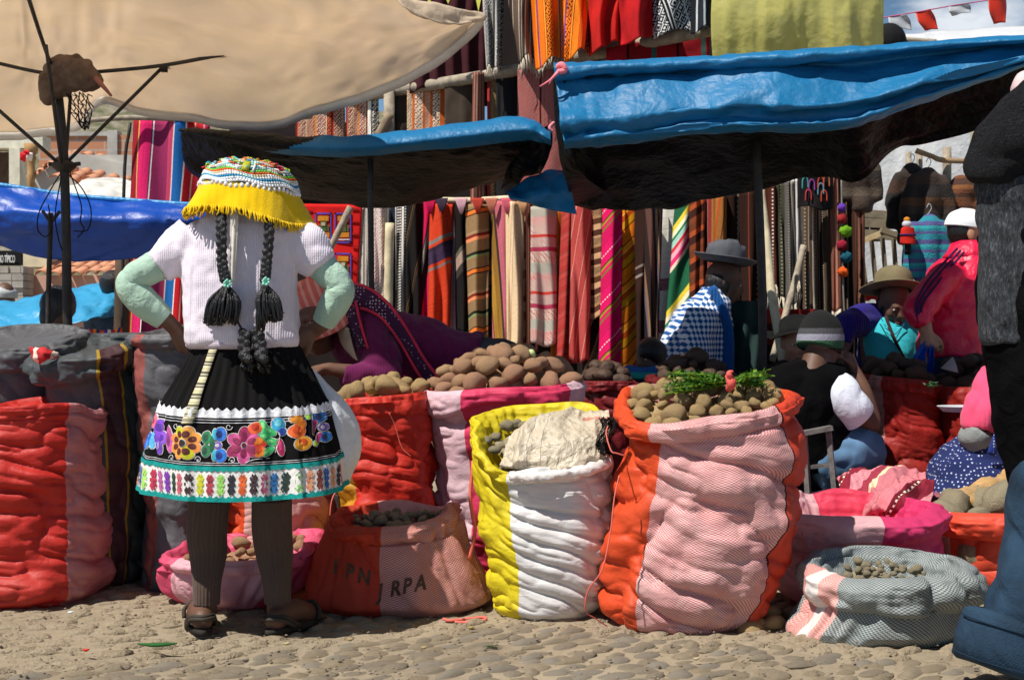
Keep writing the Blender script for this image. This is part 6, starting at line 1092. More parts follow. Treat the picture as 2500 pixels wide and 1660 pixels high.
    petal(sk, 'petal', 540, 1068, 13, 16, 0, '#0a7a48', '#064a30'); petal(sk, 'petal', 540, 1100, 13, 16, 0, '#0a6a40', '#053a28'); petal(sk, 'petal', 556, 1084, 7, 22, 0, '#0a5a38')
    petal(sk, 'petal', 576, 1060, 15, 17, 0, '#1a6ac8', '#0a2a78'); petal(sk, 'petal', 578, 1112, 16, 17, 0, '#1a70d0', '#0a2a80'); petal(sk, 'petal', 562, 1060, 6, 14, 0, '#38b0c8'); petal(sk, 'petal', 563, 1112, 6, 14, 0, '#38b0c8'); petal(sk, 'flower_centre', 571, 1087, 9, 9, 0, '#7a5ac0', '#e8e8e8')
    flower('pink_flower', 635, 1087, 6, 25, 21, 15, ['#d05090', '#a02058'], '#8a1048', 6, PI / 6 * 3, '#5a0a30')
    petal(sk, 'petal', 660, 1045, 14, 19, 1.2, '#e85a18', '#c83010'); petal(sk, 'petal', 669, 1080, 17, 22, 1.4, '#e03810', '#f08018'); petal(sk, 'petal', 671, 1102, 14, 16, 1.2, '#e87a18', '#c84010')
    for (x, y, a) in ((680, 1042, 1.1), (695, 1052, .6), (701, 1078, .2), (694, 1102, -.6), (684, 1066, .3)): petal(sk, 'leaf', x, y, 18, 9, a, '#2ab860', '#78d888')
    petal(sk, 'petal', 713, 1036, 17, 14, 1.3, '#2a98c8', '#68c8d8'); petal(sk, 'petal', 722, 1052, 12, 8, 1.3, '#1840a0'); petal(sk, 'petal', 722, 1092, 22, 8, 1.35, '#b01850', '#e04080')
    for (x, y, l, w, c) in ((746, 1020, 12, 15, '#f09018'), (750, 1052, 17, 18, '#e8600f'), (763, 1082, 17, 19, '#f0a018'), (756, 1036, 12, 13, '#f07a10')): petal(sk, 'petal', x, y, l, w, 1.0, c, '#d04808' if l > 14 else None)
    petal(sk, 'bud', 773, 1016, 7, 7, 0, '#a8e040'); petal(sk, 'bud', 791, 1082, 7, 7, 0, '#a8e040'); petal(sk, 'petal', 788, 1040, 5, 22, .15, '#b02868'); petal(sk, 'petal', 797, 1072, 4, 18, .2, '#b02868')
    petal(sk, 'petal', 798, 1017, 13, 14, 0, '#1a6ab0', '#0a2050'); petal(sk, 'petal', 811, 1066, 12, 13, 0, '#1a70b8', '#0a2050'); petal(sk, 'flower_centre', 806, 1042, 10, 10, 0, '#7a60b0', '#e0d8e0')
    def curl(pts): V, F = tube([dec(np.array([x]), np.array([y]), .0045)[0] for x, y in pts], .0011, 5); obj('silver_scroll', V, F, lace, sk)
    for cx, cy, s in ((458, 1040, 1), (596, 1042, 1), (446, 1118, -1), (520, 1122, -1), (608, 1124, -1)): curl([(cx + s * (9 * math.cos(a) * (1 - a / 9)), cy + s * (9 * math.sin(a) * (1 - a / 9))) for a in np.linspace(0, 6.3, 9)] + [(cx + 2, cy)])
    curl([(693, 1010), (705, 1030), (718, 1062), (712, 1105)]); curl([(640, 1130), (660, 1122), (700, 1118)])
    cols = ['#e0a080', '#3878b8', '#d880c0', '#a0d860', '#b82048', '#c060a0', '#8038b0', '#18402a', '#d06070', '#3a1820', '#c8c820', '#a83040', '#98d060', '#181828', '#e06020', '#382028', '#c06080', '#1868a8', '#183028', '#90d070', '#e8a078', '#8a4030', '#1858a0', '#f09868', '#302838', '#e86820']
    for k, c in enumerate(cols):
        f = (k + .5) / len(cols); px = 594 + 262 * math.sin((f - .5) * 2.7); cphi = math.cos((f - .5) * 2.7); py = 1146 + 38 * cphi; sx = max(.35, cphi); V_, F_ = [], []
        for dx, dy in ((1, 1), (1, -1)):
            for off_ in (-3.2, 3.2): pass
        for (x0, y0, x1, y1) in ((-7, -9, 7, 9), (-7, 9, 7, -9), (-8, 0, 8, 0), (-4, -12, 4, -4), (4, -12, -4, -4), (-4, 12, 4, 4), (4, 12, -4, 4)):
            L_ = math.hypot(x1 - x0, y1 - y0); nx, ny = -(y1 - y0) / L_ * 2, (x1 - x0) / L_ * 2; q = np.array([(x0 + nx, y0 + ny), (x1 + nx, y1 + ny), (x1 - nx, y1 - ny), (x0 - nx, y0 - ny)]) * np.array([1.25, 2.0]); b0 = len(V_) * 4; V_.append(dec(px + q[:, 0] * sx, py + q[:, 1], .0062 + .0003 * len(V_))); F_.append((b0, b0 + 1, b0 + 2, b0 + 3))
        obj('embroidered_star', np.concatenate(V_), F_, thread(c), sk)
    # lining that shows at the right
    V, F, uv, G = patch([[(722, 880, 4.20), (742, 892, 4.22), (760, 905, 4.24)], [(760, 940, 4.18), (796, 945, 4.2), (826, 958, 4.24)], [(790, 1010, 4.15), (832, 1015, 4.18), (872, 1030, 4.24)], [(810, 1080, 4.13), (846, 1088, 4.17), (880, 1092, 4.24)], [(815, 1150, 4.14), (842, 1160, 4.17), (864, 1150, 4.22)], [(815, 1185, 4.15), (835, 1186, 4.18), (848, 1182, 4.2)]], 24, 40, lambda u, w: .006 * vn(np.stack([u * 3, w * 6, u * 0], -1), 4)); solidify(obj('white_petticoat', V, F, fab((.74, .77, .80), 'white cotton', .9, .1, wr=.3), t), .004)
    # woven tie
    pts = [(548, 838, 20), (536, 880, 19), (520, 940, 21), (506, 1000, 24), (496, 1034, 24)]; c0 = catmull(np.array(pts, float), 40); V = np.concatenate([dec(c0[:, 0] - c0[:, 2] / 2, c0[:, 1], .010), dec(c0[:, 0] + c0[:, 2] / 2, c0[:, 1], .010)]).reshape(2, 40, 3)
    solidify(obj('woven_tie', V.reshape(-1, 3), grid_faces(2, 40), stripes([(0, '#b8b08c'), (.35, '#3a3a30'), (.5, '#a8a088'), (.7, '#2c2c26'), (.8, '#c8c0a0')], .035, 0, 'woven belt'), t, uv=grid_uv(np.linspace(0, .32, 40), np.linspace(0, .03, 2))), .003)
    # ---- braids
    def braid(pts, r, name='braid'):
        c = catmull(np.array([Q(*p) for p in pts]), 60); seg = np.linalg.norm(np.diff(c, axis=0), axis=1).sum(); n = int(seg / (r * .62)); P_ = [tube(c[::6], r * .88, 12)]
        for i in range(n):
            f = i / n * 59; k = int(f); p = c[k] * (1 - f + k) + c[min(59, k + 1)] * (f - k); sd = 1 if i % 2 else -1; rot = Matrix.Rotation(sd * .7, 3, 'Y')
            P_.append(ball(p + np.array([sd * r * .40, -.004, 0]), (r * .72, r * .85, r * .80), 10, rot))
        V, F = remesh(P_, .0028, 1); return obj(name, V, F, HAIR, t)
    braid([(541, 500, -.13), (541, 560, -.165), (543, 640, -.17), (552, 690, -.175)], .016); braid([(654, 505, -.13), (658, 560, -.165), (652, 640, -.17), (647, 690, -.175)], .0155)
    braid([(600, 812, -.18), (598, 850, -.19), (604, 888, -.21)], .020, 'yarn_braid'); braid([(628, 812, -.18), (636, 850, -.19), (640, 888, -.21)], .020, 'yarn_braid')
    rr = random.Random(7)
    def tassel(p, q, n, w0, w1, name='hair_tassel', r=.0028, curl=.02, mat=HAIR):
        P_ = []
        for k in range(n):
            a = rr.uniform(-1, 1); b = rr.uniform(-1, 1); e = np.array([q[0] + a * w1, q[1] + rr.uniform(-14, 10), -.175 + b * .035]); s = np.array([p[0] + a * w0, p[1], -.175 + b * .012]); m_ = (s + e) / 2 + np.array([a * w1 * .35 + rr.uniform(-3, 3), rr.uniform(-4, 4), -.012])
            P_.append(tube([Q(*s), Q(*m_), Q(*e), Q(e[0] + rr.uniform(-6, 6), e[1] - 3 + rr.uniform(-2, 6), e[2])], [r, r * 1.3, r, r * .5], 5, 10))
        V, F = merge(P_); obj(name, V, F, mat, t, kind='stuff')
    tassel((553, 698), (540, 782), 190, 7, 42); tassel((648, 698), (660, 775), 130, 7, 30); tassel((645, 705), (636, 800), 40, 5, 10)
    tassel((604, 885), (603, 905), 24, 10, 14); tassel((640, 885), (648, 902), 24, 8, 14)
    for x, y in ((554, 692), (648, 687)):
        for k in range(16): a = k * 2.4; V, F = ball(Q(x + 9 * math.cos(a) * (k % 3 + 1) / 3, y + 8 * math.sin(a) * (k % 3 + 1) / 3, -.20 - .004 * (k % 3)), .0045, 8); obj('green_bead', V, F, fab((.25, .62, .48), 'green glass bead', .2, .3), t)
    for pts in ([(572, 770, -.19), (588, 800, -.19), (600, 818, -.19)], [(640, 775, -.19), (630, 800, -.19), (624, 818, -.19)]): V, F = tube([Q(*p) for p in pts], .004, 6); obj('black_cord', V, F, HAIR, t)
    # ---- hat
    hc = Q(610, 452); hat = thing_hat = obj('hat_dome', *smooth_rings([(hc + (0, 0, -.005), .150, .150), (hc + (.0, 0, .022), .140, .140), (hc + (-.002, 0, .055), .112, .112), (hc + (-.003, 0, .072), .065, .065), (hc + (-.003, 0, .077), .01, .01)], 20, 48), fab((.30, .42, .40), 'pale green beadwork felt', .9, .5, 60, 60, .8), t)
    tl = mrot(0, .0, .055)
    def tilt(V): return (V - hc) @ np.array(Matrix.Rotation(.10, 3, 'Y')).T + hc
    hat.data.vertices.foreach_get('co', buf := np.empty(len(hat.data.vertices) * 3, np.float32)); wl = np.array(WL[t.name]); hv = tilt(buf.reshape(-1, 3) + wl) - wl; hat.data.vertices.foreach_set('co', hv.astype(np.float32).ravel())
    def ringp(z):
        zz = [-.005, .022, .055, .072, .077]; rr_ = [.150, .140, .112, .065, .01]; return float(np.interp(z, zz, rr_))
    specs = [(-.006, ['#f2f2f4'], .0048), (.001, ['#e8ecee'], .0045), (.007, ['#1a86b0'], .0042), (.013, ['#e8e8d8', '#c8d8c8', '#f0f0f0'], .0044), (.019, ['#f0f0e8', '#b8d0d0', '#d8c8a0'], .0044), (.025, ['#e0602a'], .0042), (.030, ['#68c838'], .0042), (.036, ['#a0b8b0', '#e8e8e0', '#404038'], .0042), (.043, ['#e8f0ec', '#a8e0d8', '#e8a878'], .0042), (.050, ['#d8f0e8', '#c83048', '#a8d8d0', '#e8904a'], .0042), (.056, ['#1c1c24', '#d8e8e0', '#b02840'], .0042), (.062, ['#e88a4a', '#3aa8b8', '#e8e0d8'], .0042), (.067, ['#e8a060', '#d83a4a', '#c8d840'], .0042), (.072, ['#e8a060', '#b0c830', '#4ab8c8'], .0042)]
    for z, cs, r in specs:
        R_ = ringp(z) + .003; n = int(2 * PI * R_ / (r * 1.9)); groups = {}
        for k in range(n):
            a = k / n * 2 * PI; sec = int((a * 3.2 + z * 60)) % len(cs); w = .004 * math.sin(a * 7 + z * 80); c = hc + np.array([math.cos(a) * R_, math.sin(a) * R_, z + w]); groups.setdefault(cs[sec], []).append(box(c, (r * 1.7, r * 1.7, r * 1.6), a + rr.uniform(-.6, .6)))
        for c_, ps in groups.items(): V, F = merge(ps); obj('bead_row', tilt(V), F, fab(srgb(c_)[:3], 'glass beads', .35, .2, 80), hat, kind='stuff')
    n = 58; ps = [ball(hc + np.array([math.cos(k / n * 2 * PI) * .156, math.sin(k / n * 2 * PI) * .156, -.018 + .004 * math.sin(k)]), (.0065, .005, .008), 6) for k in range(n)]; V, F = merge(ps); obj('white_scalloped_edge', tilt(V), F, fab((.75, .75, .8), 'white cotton edging'), hat, kind='stuff')
    for (a, w) in ((-PI / 2, .03),):
        V, F = box(hc + np.array([.01, -.128, .045]), (.022, .006, .040), rot=Matrix.Rotation(-.75, 3, 'X')); obj('green_square_ornament', tilt(V), F, fab((.40, .42, .03), 'green sequin', .4, .6, 200), hat)
        for dx in (-.015, .035): V, F = box(hc + np.array([dx, -.125, .045]), (.006, .006, .046), rot=Matrix.Rotation(-.75, 3, 'X')); obj('white_beaded_bar', tilt(V), F, fab((.7, .75, .75), 'white beads', .5, .3, 200, 200, 1), hat)
    for k in range(46): a = rr.uniform(-PI, 0); z = rr.uniform(.03, .075); R_ = ringp(z) + .005; c = hc + np.array([math.cos(a) * R_, math.sin(a) * R_, z]); V, F = tube([c, c + np.array([rr.uniform(-.012, .012), 0, rr.uniform(.002, .010)]), c + np.array([rr.uniform(-.02, .02), -.004, rr.uniform(-.004, .012)])], .0022, 4, 4); obj('loose_thread', tilt(V), F, fab(srgb(rr.choice(['#e88a4a', '#3aa8b8', '#d83a4a', '#e8e8e8', '#b0c830']))[:3], 'coloured thread'), hat)
    # yellow fringe
    YW = knit((.80, .50, .003), 'yellow wool', 40, .15, .12); th = np.arange(160) / 160 * 2 * PI; A = []
    for f in np.linspace(0, 1, 24):
        w = .012 * np.sin(th * 5 + 1) + .010 * vn(np.stack([np.cos(th) * 3, np.sin(th) * 3, 0 * th + f], -1), 5); R_ = .150 + .035 * f + .018 * f * np.maximum(0, np.cos(th)) ** 3 + .002 * f + w * f; zz = -.012 - .088 * f - .012 * f * np.maximum(0, np.cos(th)) + .012 * f * np.maximum(0, -np.cos(th)) * 0 + .010 * f * np.sin(th * 3 + .5)
        A.append(np.stack([hc[0] + R_ * np.cos(th), hc[1] + R_ * np.sin(th), hc[2] + zz + 0 * th], -1))
    A = tilt(np.array(A).reshape(-1, 3)).reshape(24, 160, 3); fr = obj('yellow_wool_flap', A.reshape(-1, 3), grid_faces(24, 160, True), YW, t); solidify(fr, .006); ps = []
    for k in range(150):
        f = k / 150 * 160; j = int(f); p = A[-1, j] + (A[-1, (j + 1) % 160] - A[-1, j]) * (f - j); o_ = p - np.array([hc[0], hc[1], p[2]]); o_ /= np.linalg.norm(o_); l = rr.uniform(.010, .026)
        if not (.75 < ((th[j] / (2 * PI))) or True): continue
        ps.append(tube([p + (0, 0, .006), p + o_ * .003 + np.array([rr.uniform(-.005, .005), 0, -l * .5]), p + o_ * .004 + np.array([rr.uniform(-.008, .008), 0, -l])], [.0036, .003, .002], 5, 4))
    V, F = merge(ps); obj('yellow_tassels', V, F, YW, fr, kind='stuff')
main_woman()
# ------------------------------------------------------------ the other people
def dots_mat(base, dot, name, scale=60):
    b = NB(name); v = b.coord('Object'); vo = b.n('TexVoronoi'); vo.inputs['Scale'].default_value = scale; vo.inputs['Randomness'].default_value = .35; b.l(v, vo.inputs['Vector'])
    b.l(b.mix(b.math('LESS_THAN', vo.outputs['Distance'], .26), srgb(base), srgb(dot)), b.b.inputs['Base Color']); b.b.inputs['Roughness'].default_value = .95; return b.m
def cloth(t, name, parts, mat, vox=.010, sm=4, wr=.012, seed=1, fq=9):
    V, F = remesh(parts, vox, sm, lambda v: wr * (np.abs(vn(v * fq + seed, seed)) - .3) * 1.4 + wr * .4 * vn(v * fq * 2.5, seed + 1)); return obj(name, V, F, mat, t)
def bending_woman():
    Y = 5.62
    def Q(px, py, dy=0): return PA(px, py, Y + dy)
    t = thing('person', 'woman in maroon sweater and dotted apron vest bending low behind the sacks', 'person', (X_(1180, Y), Y, 0))
    hc = Q(762, 775, -.15); yaw, pit = PI - .35, -.35
    body = head_parts(hc, yaw, pit, .98) + [tube([hc + (.03, .08, -.02), Q(830, 790)], [.055, .065], 12), tube([Q(830, 790), Q(900, 830), Q(1000, 860), Q(1100, 880), Q(1180, 910)], [.07, .12, .12, .11, .13], 16),
        tube([Q(890, 790, -.12), Q(922, 870, -.22), Q(925, 912, -.26), Q(850, 908, -.3), Q(800, 900, -.32)], [.05, .045, .038, .034, .026], 12), tube([Q(1180, 910), Q(1200, 1080), Q(1200, 1325)], [.11, .08, .05], 12)]
    body += hand_parts(Q(800, 900, -.32), (-1, -.2, -.25), (0, -.1, -1), 1, (.3, .4, .5, .6))
    V, F = remesh(body, .0075, 3); obj('body', V, F, SKIN, t); eyes(t, hc, yaw, pit, .98)
    PU = knit((.13, .013, .07), 'maroon knitted wool', 90, .2)
    cloth(t, 'maroon_sweater', [tube([Q(822, 792), Q(890, 828), Q(1000, 862), Q(1080, 880), Q(1152, 902)], [.075, .165, .165, .150, .165], 24), tube([Q(885, 790, -.10), Q(918, 860, -.2), Q(935, 915, -.24), Q(880, 920, -.28), Q(838, 912, -.3)], [.09, .088, .075, .055, .045], 18)], PU, .010, 4, .016, 3)
    cloth(t, 'grey_skirt', [tube([Q(1148, 898), Q(1200, 925), Q(1228, 1000), Q(1225, 1290)], [.150, .17, .18, .2], 24)], fab((.055, .06, .068), 'grey wool skirt', .95, .2), .016, 3, .02, 4)
    # vest: dotted yoke and long armhole band
    DM = dots_mat((.045, .008, .045), (.55, .45, .5), 'dotted dark plum cotton', 75); RP = fab((.70, .04, .09), 'pink piping')
    c = np.array([[850, 705, -.10], [872, 722, -.17], [905, 735, -.19], [945, 765, -.195], [985, 820, -.20], [1020, 880, -.20], [1050, 925, -.20], [1062, 945, -.2]]); w = np.array([16, 24, 20, 15, 13, 13, 15, 16.]) * 1.15
    q = catmull(np.column_stack([c, w]), 60); d = np.gradient(q[:, :2], axis=0); d /= np.linalg.norm(d, axis=1)[:, None]; nrm = np.stack([-d[:, 1], d[:, 0]], -1); G = []
    for s in (-1, -.4, .4, 1): G.append([Q(a[0] + n_[0] * a[3] * s, a[1] + n_[1] * a[3] * s, a[2] - .012 * (1 - abs(s)) - .01) for a, n_ in zip(q, nrm)])
    G = np.array(G); v = obj('dotted_apron_vest', G.reshape(-1, 3), grid_faces(4, 60), DM, t); solidify(v, .006)
    for k in (0, 3): obj('pink_piping', *tube(G[k][::4], .0075, 6), RP, v)
    obj('pink_piping', *tube([Q(*a) for a in ((868, 735, -.21), (880, 790, -.235), (898, 850, -.29))], .006, 6), RP, v); obj('pink_piping', *tube([Q(*a) for a in ((1055, 942, -.21), (1030, 960, -.22), (998, 945, -.22), (985, 915, -.22))], .006, 6), RP, v)
    V, F, uv, G2 = patch([[(820, 730, Y - .08), (850, 712, Y - .13), (880, 738, Y - .19)], [(838, 790, Y - .17), (860, 780, Y - .22), (876, 790, Y - .23)], [(868, 850, Y - .2), (880, 850, Y - .26), (890, 845, Y - .28)]], 16, 16); solidify(obj('vest_yoke', V, F, DM, t), .006)
    V, F, uv, G2 = patch([[(822, 795, Y - .16), (850, 800, Y - .23)], [(835, 840, Y - .2), (862, 850, Y - .27)], [(862, 872, Y - .25), (872, 880, Y - .29)]], 10, 12); solidify(obj('cream_blouse_front', V, F, fab((.42, .34, .26), 'cream cotton'), t), .006)
    # hat
    HM = NB('pink woven hat cloth'); vv = HM.coord('Object'); s = HM.xyz(vv); f = HM.math('FRACT', HM.math('MULTIPLY', HM.math('ADD', s[0], HM.math('MULTIPLY', s[2], .5)), 28)); HM.l(HM.mix(HM.math('GREATER_THAN', f, .6), srgb('#d0685c'), srgb('#e0988a')), HM.b.inputs['Base Color']); HM.b.inputs['Roughness'].default_value = .95
    felt_hat(t, hc + np.array([-.01, .03, .055]), .098, .09, .20, HM.m, yaw, (pit - .42, .0), up=-.035)
    cloth(t, 'black_hair', [ball(hc + (.02, .05, -.0), (.085, .085, .09), 12), tube([hc + (.05, .08, -.02), Q(850, 708, -.02), Q(905, 728, -.12)], [.03, .022, .014], 8)], HAIR, .008, 2, .004)
def checked_woman():
    Y = 6.85
    def Q(px, py, dy=0): return PA(px, py, Y + dy)
    t = thing('person', 'elderly woman in a blue and white chequered knit top and grey felt hat, in profile', 'person', (X_(1700, Y), Y, 0))
    hc = Q(1768, 690); yaw, pit = -PI / 2 - .15, -.25
    V, F = remesh(head_parts(hc, yaw, pit, 1.0) + [smooth_rings([(Q(1735, 735), .07, .07), (Q(1715, 780), .15, .12), (Q(1700, 880), .15, .12), (Q(1690, 1000), .16, .13), (Q(1690, 1240), .1, .09)], 16, 18), tube([Q(1745, 720), Q(1760, 690)], .05, 10), tube([Q(1700, 770, -.1), Q(1690, 870, -.16), Q(1740, 925, -.22)], [.05, .04, .03], 12)] + hand_parts(Q(1740, 925, -.22), (1, -.3, -.2), (0, 0, -1)), .009, 3); obj('body', V, F, SKIN, t); eyes(t, hc, yaw, pit)
    cm = NB('blue and white chequered knit'); v = cm.coord('Object', (1, .7, 1), (0, 0, .3)); s = cm.xyz(v); a = cm.math('MULTIPLY', cm.math('ADD', s[0], s[1]), 34); c = cm.math('MULTIPLY', s[2], 34); w = cm.math('MULTIPLY', cm.math('SUBTRACT', cm.noise(v, 5, 2), .5), .5)
    k = cm.math('MULTIPLY', cm.math('SINE', cm.math('MULTIPLY', cm.math('ADD', cm.math('ADD', a, w), c), 3.1416)), cm.math('SINE', cm.math('MULTIPLY', cm.math('SUBTRACT', cm.math('ADD', a, w), c), 3.1416)))
    cm.l(cm.mix(cm.map(k, -.12, .12, 0, 1), (.012, .09, .30, 1), (.75, .78, .82, 1)), cm.b.inputs['Base Color']); cm.b.inputs['Roughness'].default_value = 1; cm.bump(cm.noise(v, 160), .4, .006)
    cloth(t, 'chequered_top', [smooth_rings([(Q(1742, 700), .055, .06), (Q(1738, 722), .09, .10), (Q(1724, 750), .135, .14), (Q(1708, 800), .175, .17), (Q(1690, 870), .195, .18), (Q(1676, 930), .20, .18), (Q(1670, 985), .20, .19)], 30, 30), tube([Q(1712, 762, -.12), Q(1695, 850, -.19), Q(1705, 905, -.22)], [.088, .085, .07], 16)], cm.m, .011, 4, .016, 5)
    V, F = tube([Q(1736, 700, -.12), Q(1766, 760, -.13), Q(1778, 820, -.12), Q(1776, 930, -.12)], [.022, .026, .03, .034], 10); obj('blue_front_edge', V, F, knit((.012, .10, .33), 'blue knit'), t)
    cloth(t, 'dark_skirt', [smooth_rings([(Q(1672, 960), .20, .19), (Q(1675, 1050), .25, .22), (Q(1680, 1180), .26, .23)], 14, 26)], fab((.03, .012, .015), 'dark skirt wool'), .018, 3, .02)
    HG = fab((.085, .088, .10), 'grey felt', .7, .2, 20, 200, .2, spec=.3); felt_hat(t, Q(1768, 643), .096, .128, .158, HG, -PI / 2, (-.18, .0), True, fab((.03, .028, .025), 'hat band'), .03)
    cloth(t, 'black_hair', [ball(hc + (-.03, 0, -.01), (.075, .085, .09), 12), tube([hc + (-.07, -.02, -.04), Q(1738, 740, -.1)], [.04, .02], 8)], HAIR, .009, 2, .004)
def seated_man():
    Y = 5.45
    def Q(px, py, dy=0): return PA(px, py, Y + dy)
    t = thing('person', 'seated man seen from behind in a black vest, white sleeves and striped beanie', 'person', (X_(2000, Y), Y, 0))
    hc = Q(2006, 835, .0); yaw, pit = -.75, -.30
    L_ = head_parts(hc, yaw, pit, 1.02) + [smooth_rings([(Q(1985, 885), .08, .08), (Q(1970, 930), .17, .12), (Q(1965, 1040), .17, .12), (Q(1975, 1140), .17, .14)], 16, 20)]
    L_ += [tube([Q(2050, 930, .0), Q(2095, 1000, -.04), Q(2128, 1034, -.02), Q(2108, 960, .0), Q(2084, 905, .05)], [.06, .048, .042, .038, .03], 12)] + hand_parts(Q(2084, 905, .05), (-.35, .1, 1), (-1, .3, 0), 1, (.9, 1.0, 1.1, 1.1))
    L_ += [tube([Q(1900, 950), Q(1880, 1040, .1), Q(1960, 1080, .3)], [.06, .045, .03], 12)]
    for q in ([(1990, 1130, .05), (2110, 1090, .12), (2118, 1200, .1), (2120, 1335, .1)], [(1960, 1135, .15), (2050, 1100, .32), (2060, 1200, .32), (2060, 1310, .32)]): L_.append(tube([Q(*a) for a in q], [.085, .065, .05, .04], 12)); L_.append(tube([Q(*q[-1]), Q(q[-1][0] + 40, q[-1][1] + 12, q[-1][2])], [.045, .035], 10))
    V, F = remesh(L_, .009, 3); obj('body', V, F, SKIN, t)
    cloth(t, 'black_vest', [smooth_rings([(Q(1985, 878), .085, .08), (Q(1978, 895), .14, .11), (Q(1966, 925), .19, .15), (Q(1958, 990), .195, .17), (Q(1962, 1070), .185, .17), (Q(1968, 1150), .18, .17)], 26, 30)], fab((.004, .004, .0045), 'black fleece vest', 1, .3, wr=.3, spec=.04), .011, 4, .014, 8)
    sv, sf = tube([Q(2026, 925, -.03), Q(2046, 955, -.08), Q(2072, 990, -.10), Q(2096, 1016, -.085)], [.05, .080, .078, .074], 40, 40, cap=False); sv = sv + .009 * (np.abs(vn(sv * np.array([16, 16, 9]), 5)) - .3)[:, None] * np.array([.6, -1, .6]); solidify(obj('white_sleeve', sv, sf, fab((.70, .74, .84), 'white cotton', .9, .05, wr=.3), t), .003)
    jm = fab((.11, .22, .36), 'washed blue denim', .9, .35, 6, 260, .5)
    j = cloth(t, 'jeans', [tube([Q(1985, 1140, -.06), Q(2060, 1110, -.05), Q(2106, 1100, -.02), Q(2114, 1112, .02), Q(2112, 1190, .1), Q(2114, 1320, .1)], [.105, .105, .09, .085, .075, .07], 20), tube([Q(1960, 1135, .15), Q(2046, 1100, .32), Q(2056, 1310, .32)], [.1, .085, .065], 16)], jm, .010, 4, .014, 12)
    for a in ([(1996, 1162, -.06), (2060, 1130, -.03), (2118, 1108, .015)], [(2128, 1110, .02), (2126, 1200, .015), (2128, 1300, .02)]): V, F = tube([Q(*p) for p in a], .004, 5); obj('seam', V, F, fab((.03, .05, .09), 'dark seam'), j)
    # beanie in bands
    bb = NB('striped knitted beanie'); v = bb.coord('Object'); s = bb.xyz(v); zb = (hc - np.array(WL[t.name]))[2]; f = bb.map(bb.math('ADD', s[2], bb.math('MULTIPLY', bb.noise(v, 40), .004)), zb - .05, zb + .12, 0, 1)
    bb.l(bb.ramp(f, [(0, (.006, .006, .006)), (.16, (.025, .10, .045)), (.34, (.26, .26, .31)), (.50, (.06, .06, .065)), (.64, (.006, .006, .006))], True), bb.b.inputs['Base Color']); bb.b.inputs['Roughness'].default_value = 1; bb.bump(bb.noise(v, 120), .6, .008)
    M = mrot(yaw, pit); V, F = smooth_rings([((0, -.015, -.035), .088, .104), ((0, -.012, .0), .093, .108), ((0, -.012, .05), .086, .10), ((0, -.02, .10), .062, .072), ((0, -.03, .125), .02, .02)], 24, 36); obj('striped_beanie', V @ M.T + hc, F, bb.m, t)
    ch = thing('wooden_chair', 'small grey wooden chair under the man in the striped beanie', 'chair', (X_(1985, Y - .15), Y - .1, 0)); CW = fab((.16, .15, .14), 'worn grey painted wood', .6, .4, 30, 120, .4)
    def b(n, p, q, w=.024, d=.02): V, F = bar(P(*p), P(*q), w, d); obj(n, V, F, CW, ch, smooth=False)
    y0 = Y - .26; b('back_leg', (1962, 1050, y0), (1985, 1378, y0 - .02)); b('back_leg', (2022, 1045, y0), (2055, 1378, y0 - .02)); b('top_rail', (1956, 1058, y0 - .012), (2030, 1044, y0 - .012), .05, .018); b('lower_rail', (1970, 1140, y0 + .01), (2034, 1134, y0 + .01), .03, .014)
    V, F = box(P(2000, 1205, Y + .0), (.36, .38, .03)); obj('seat', V, F, CW, ch, smooth=False); b('front_leg', (1930, 1205, Y + .16), (1930, 1345, Y + .16)); b('front_leg', (2070, 1205, Y + .16), (2072, 1345, Y + .16))
def hat_person():
    Y = 6.3; t = thing('person', 'person in a round tan felt hat mostly hidden behind the striped beanie', 'person', (X_(1945, Y), Y, 0)); hc = PA(1945, 835, Y)
    V, F = remesh(head_parts(hc, PI, -.2, .95) + [smooth_rings([(PA(1945, 890, Y), .08, .07), (PA(1940, 930, Y), .18, .12), (PA(1940, 1250, Y), .17, .14)], 14, 18)], .011, 3); obj('body', V, F, SKIN2, t); eyes(t, hc, PI, -.2, .95)
    cloth(t, 'dark_shawl', [smooth_rings([(PA(1945, 885, Y), .10, .09), (PA(1935, 930, Y), .21, .16), (PA(1935, 1250, Y), .24, .2)], 14, 20)], fab((.02, .015, .014), 'dark shawl'), .02, 3, .02)
    felt_hat(t, PA(1946, 812, Y), .085, .085, .13, fab((.26, .20, .13), 'tan felt', .9, .15, 20, 200, .2), PI, (.1, 0), False, None, -.02)
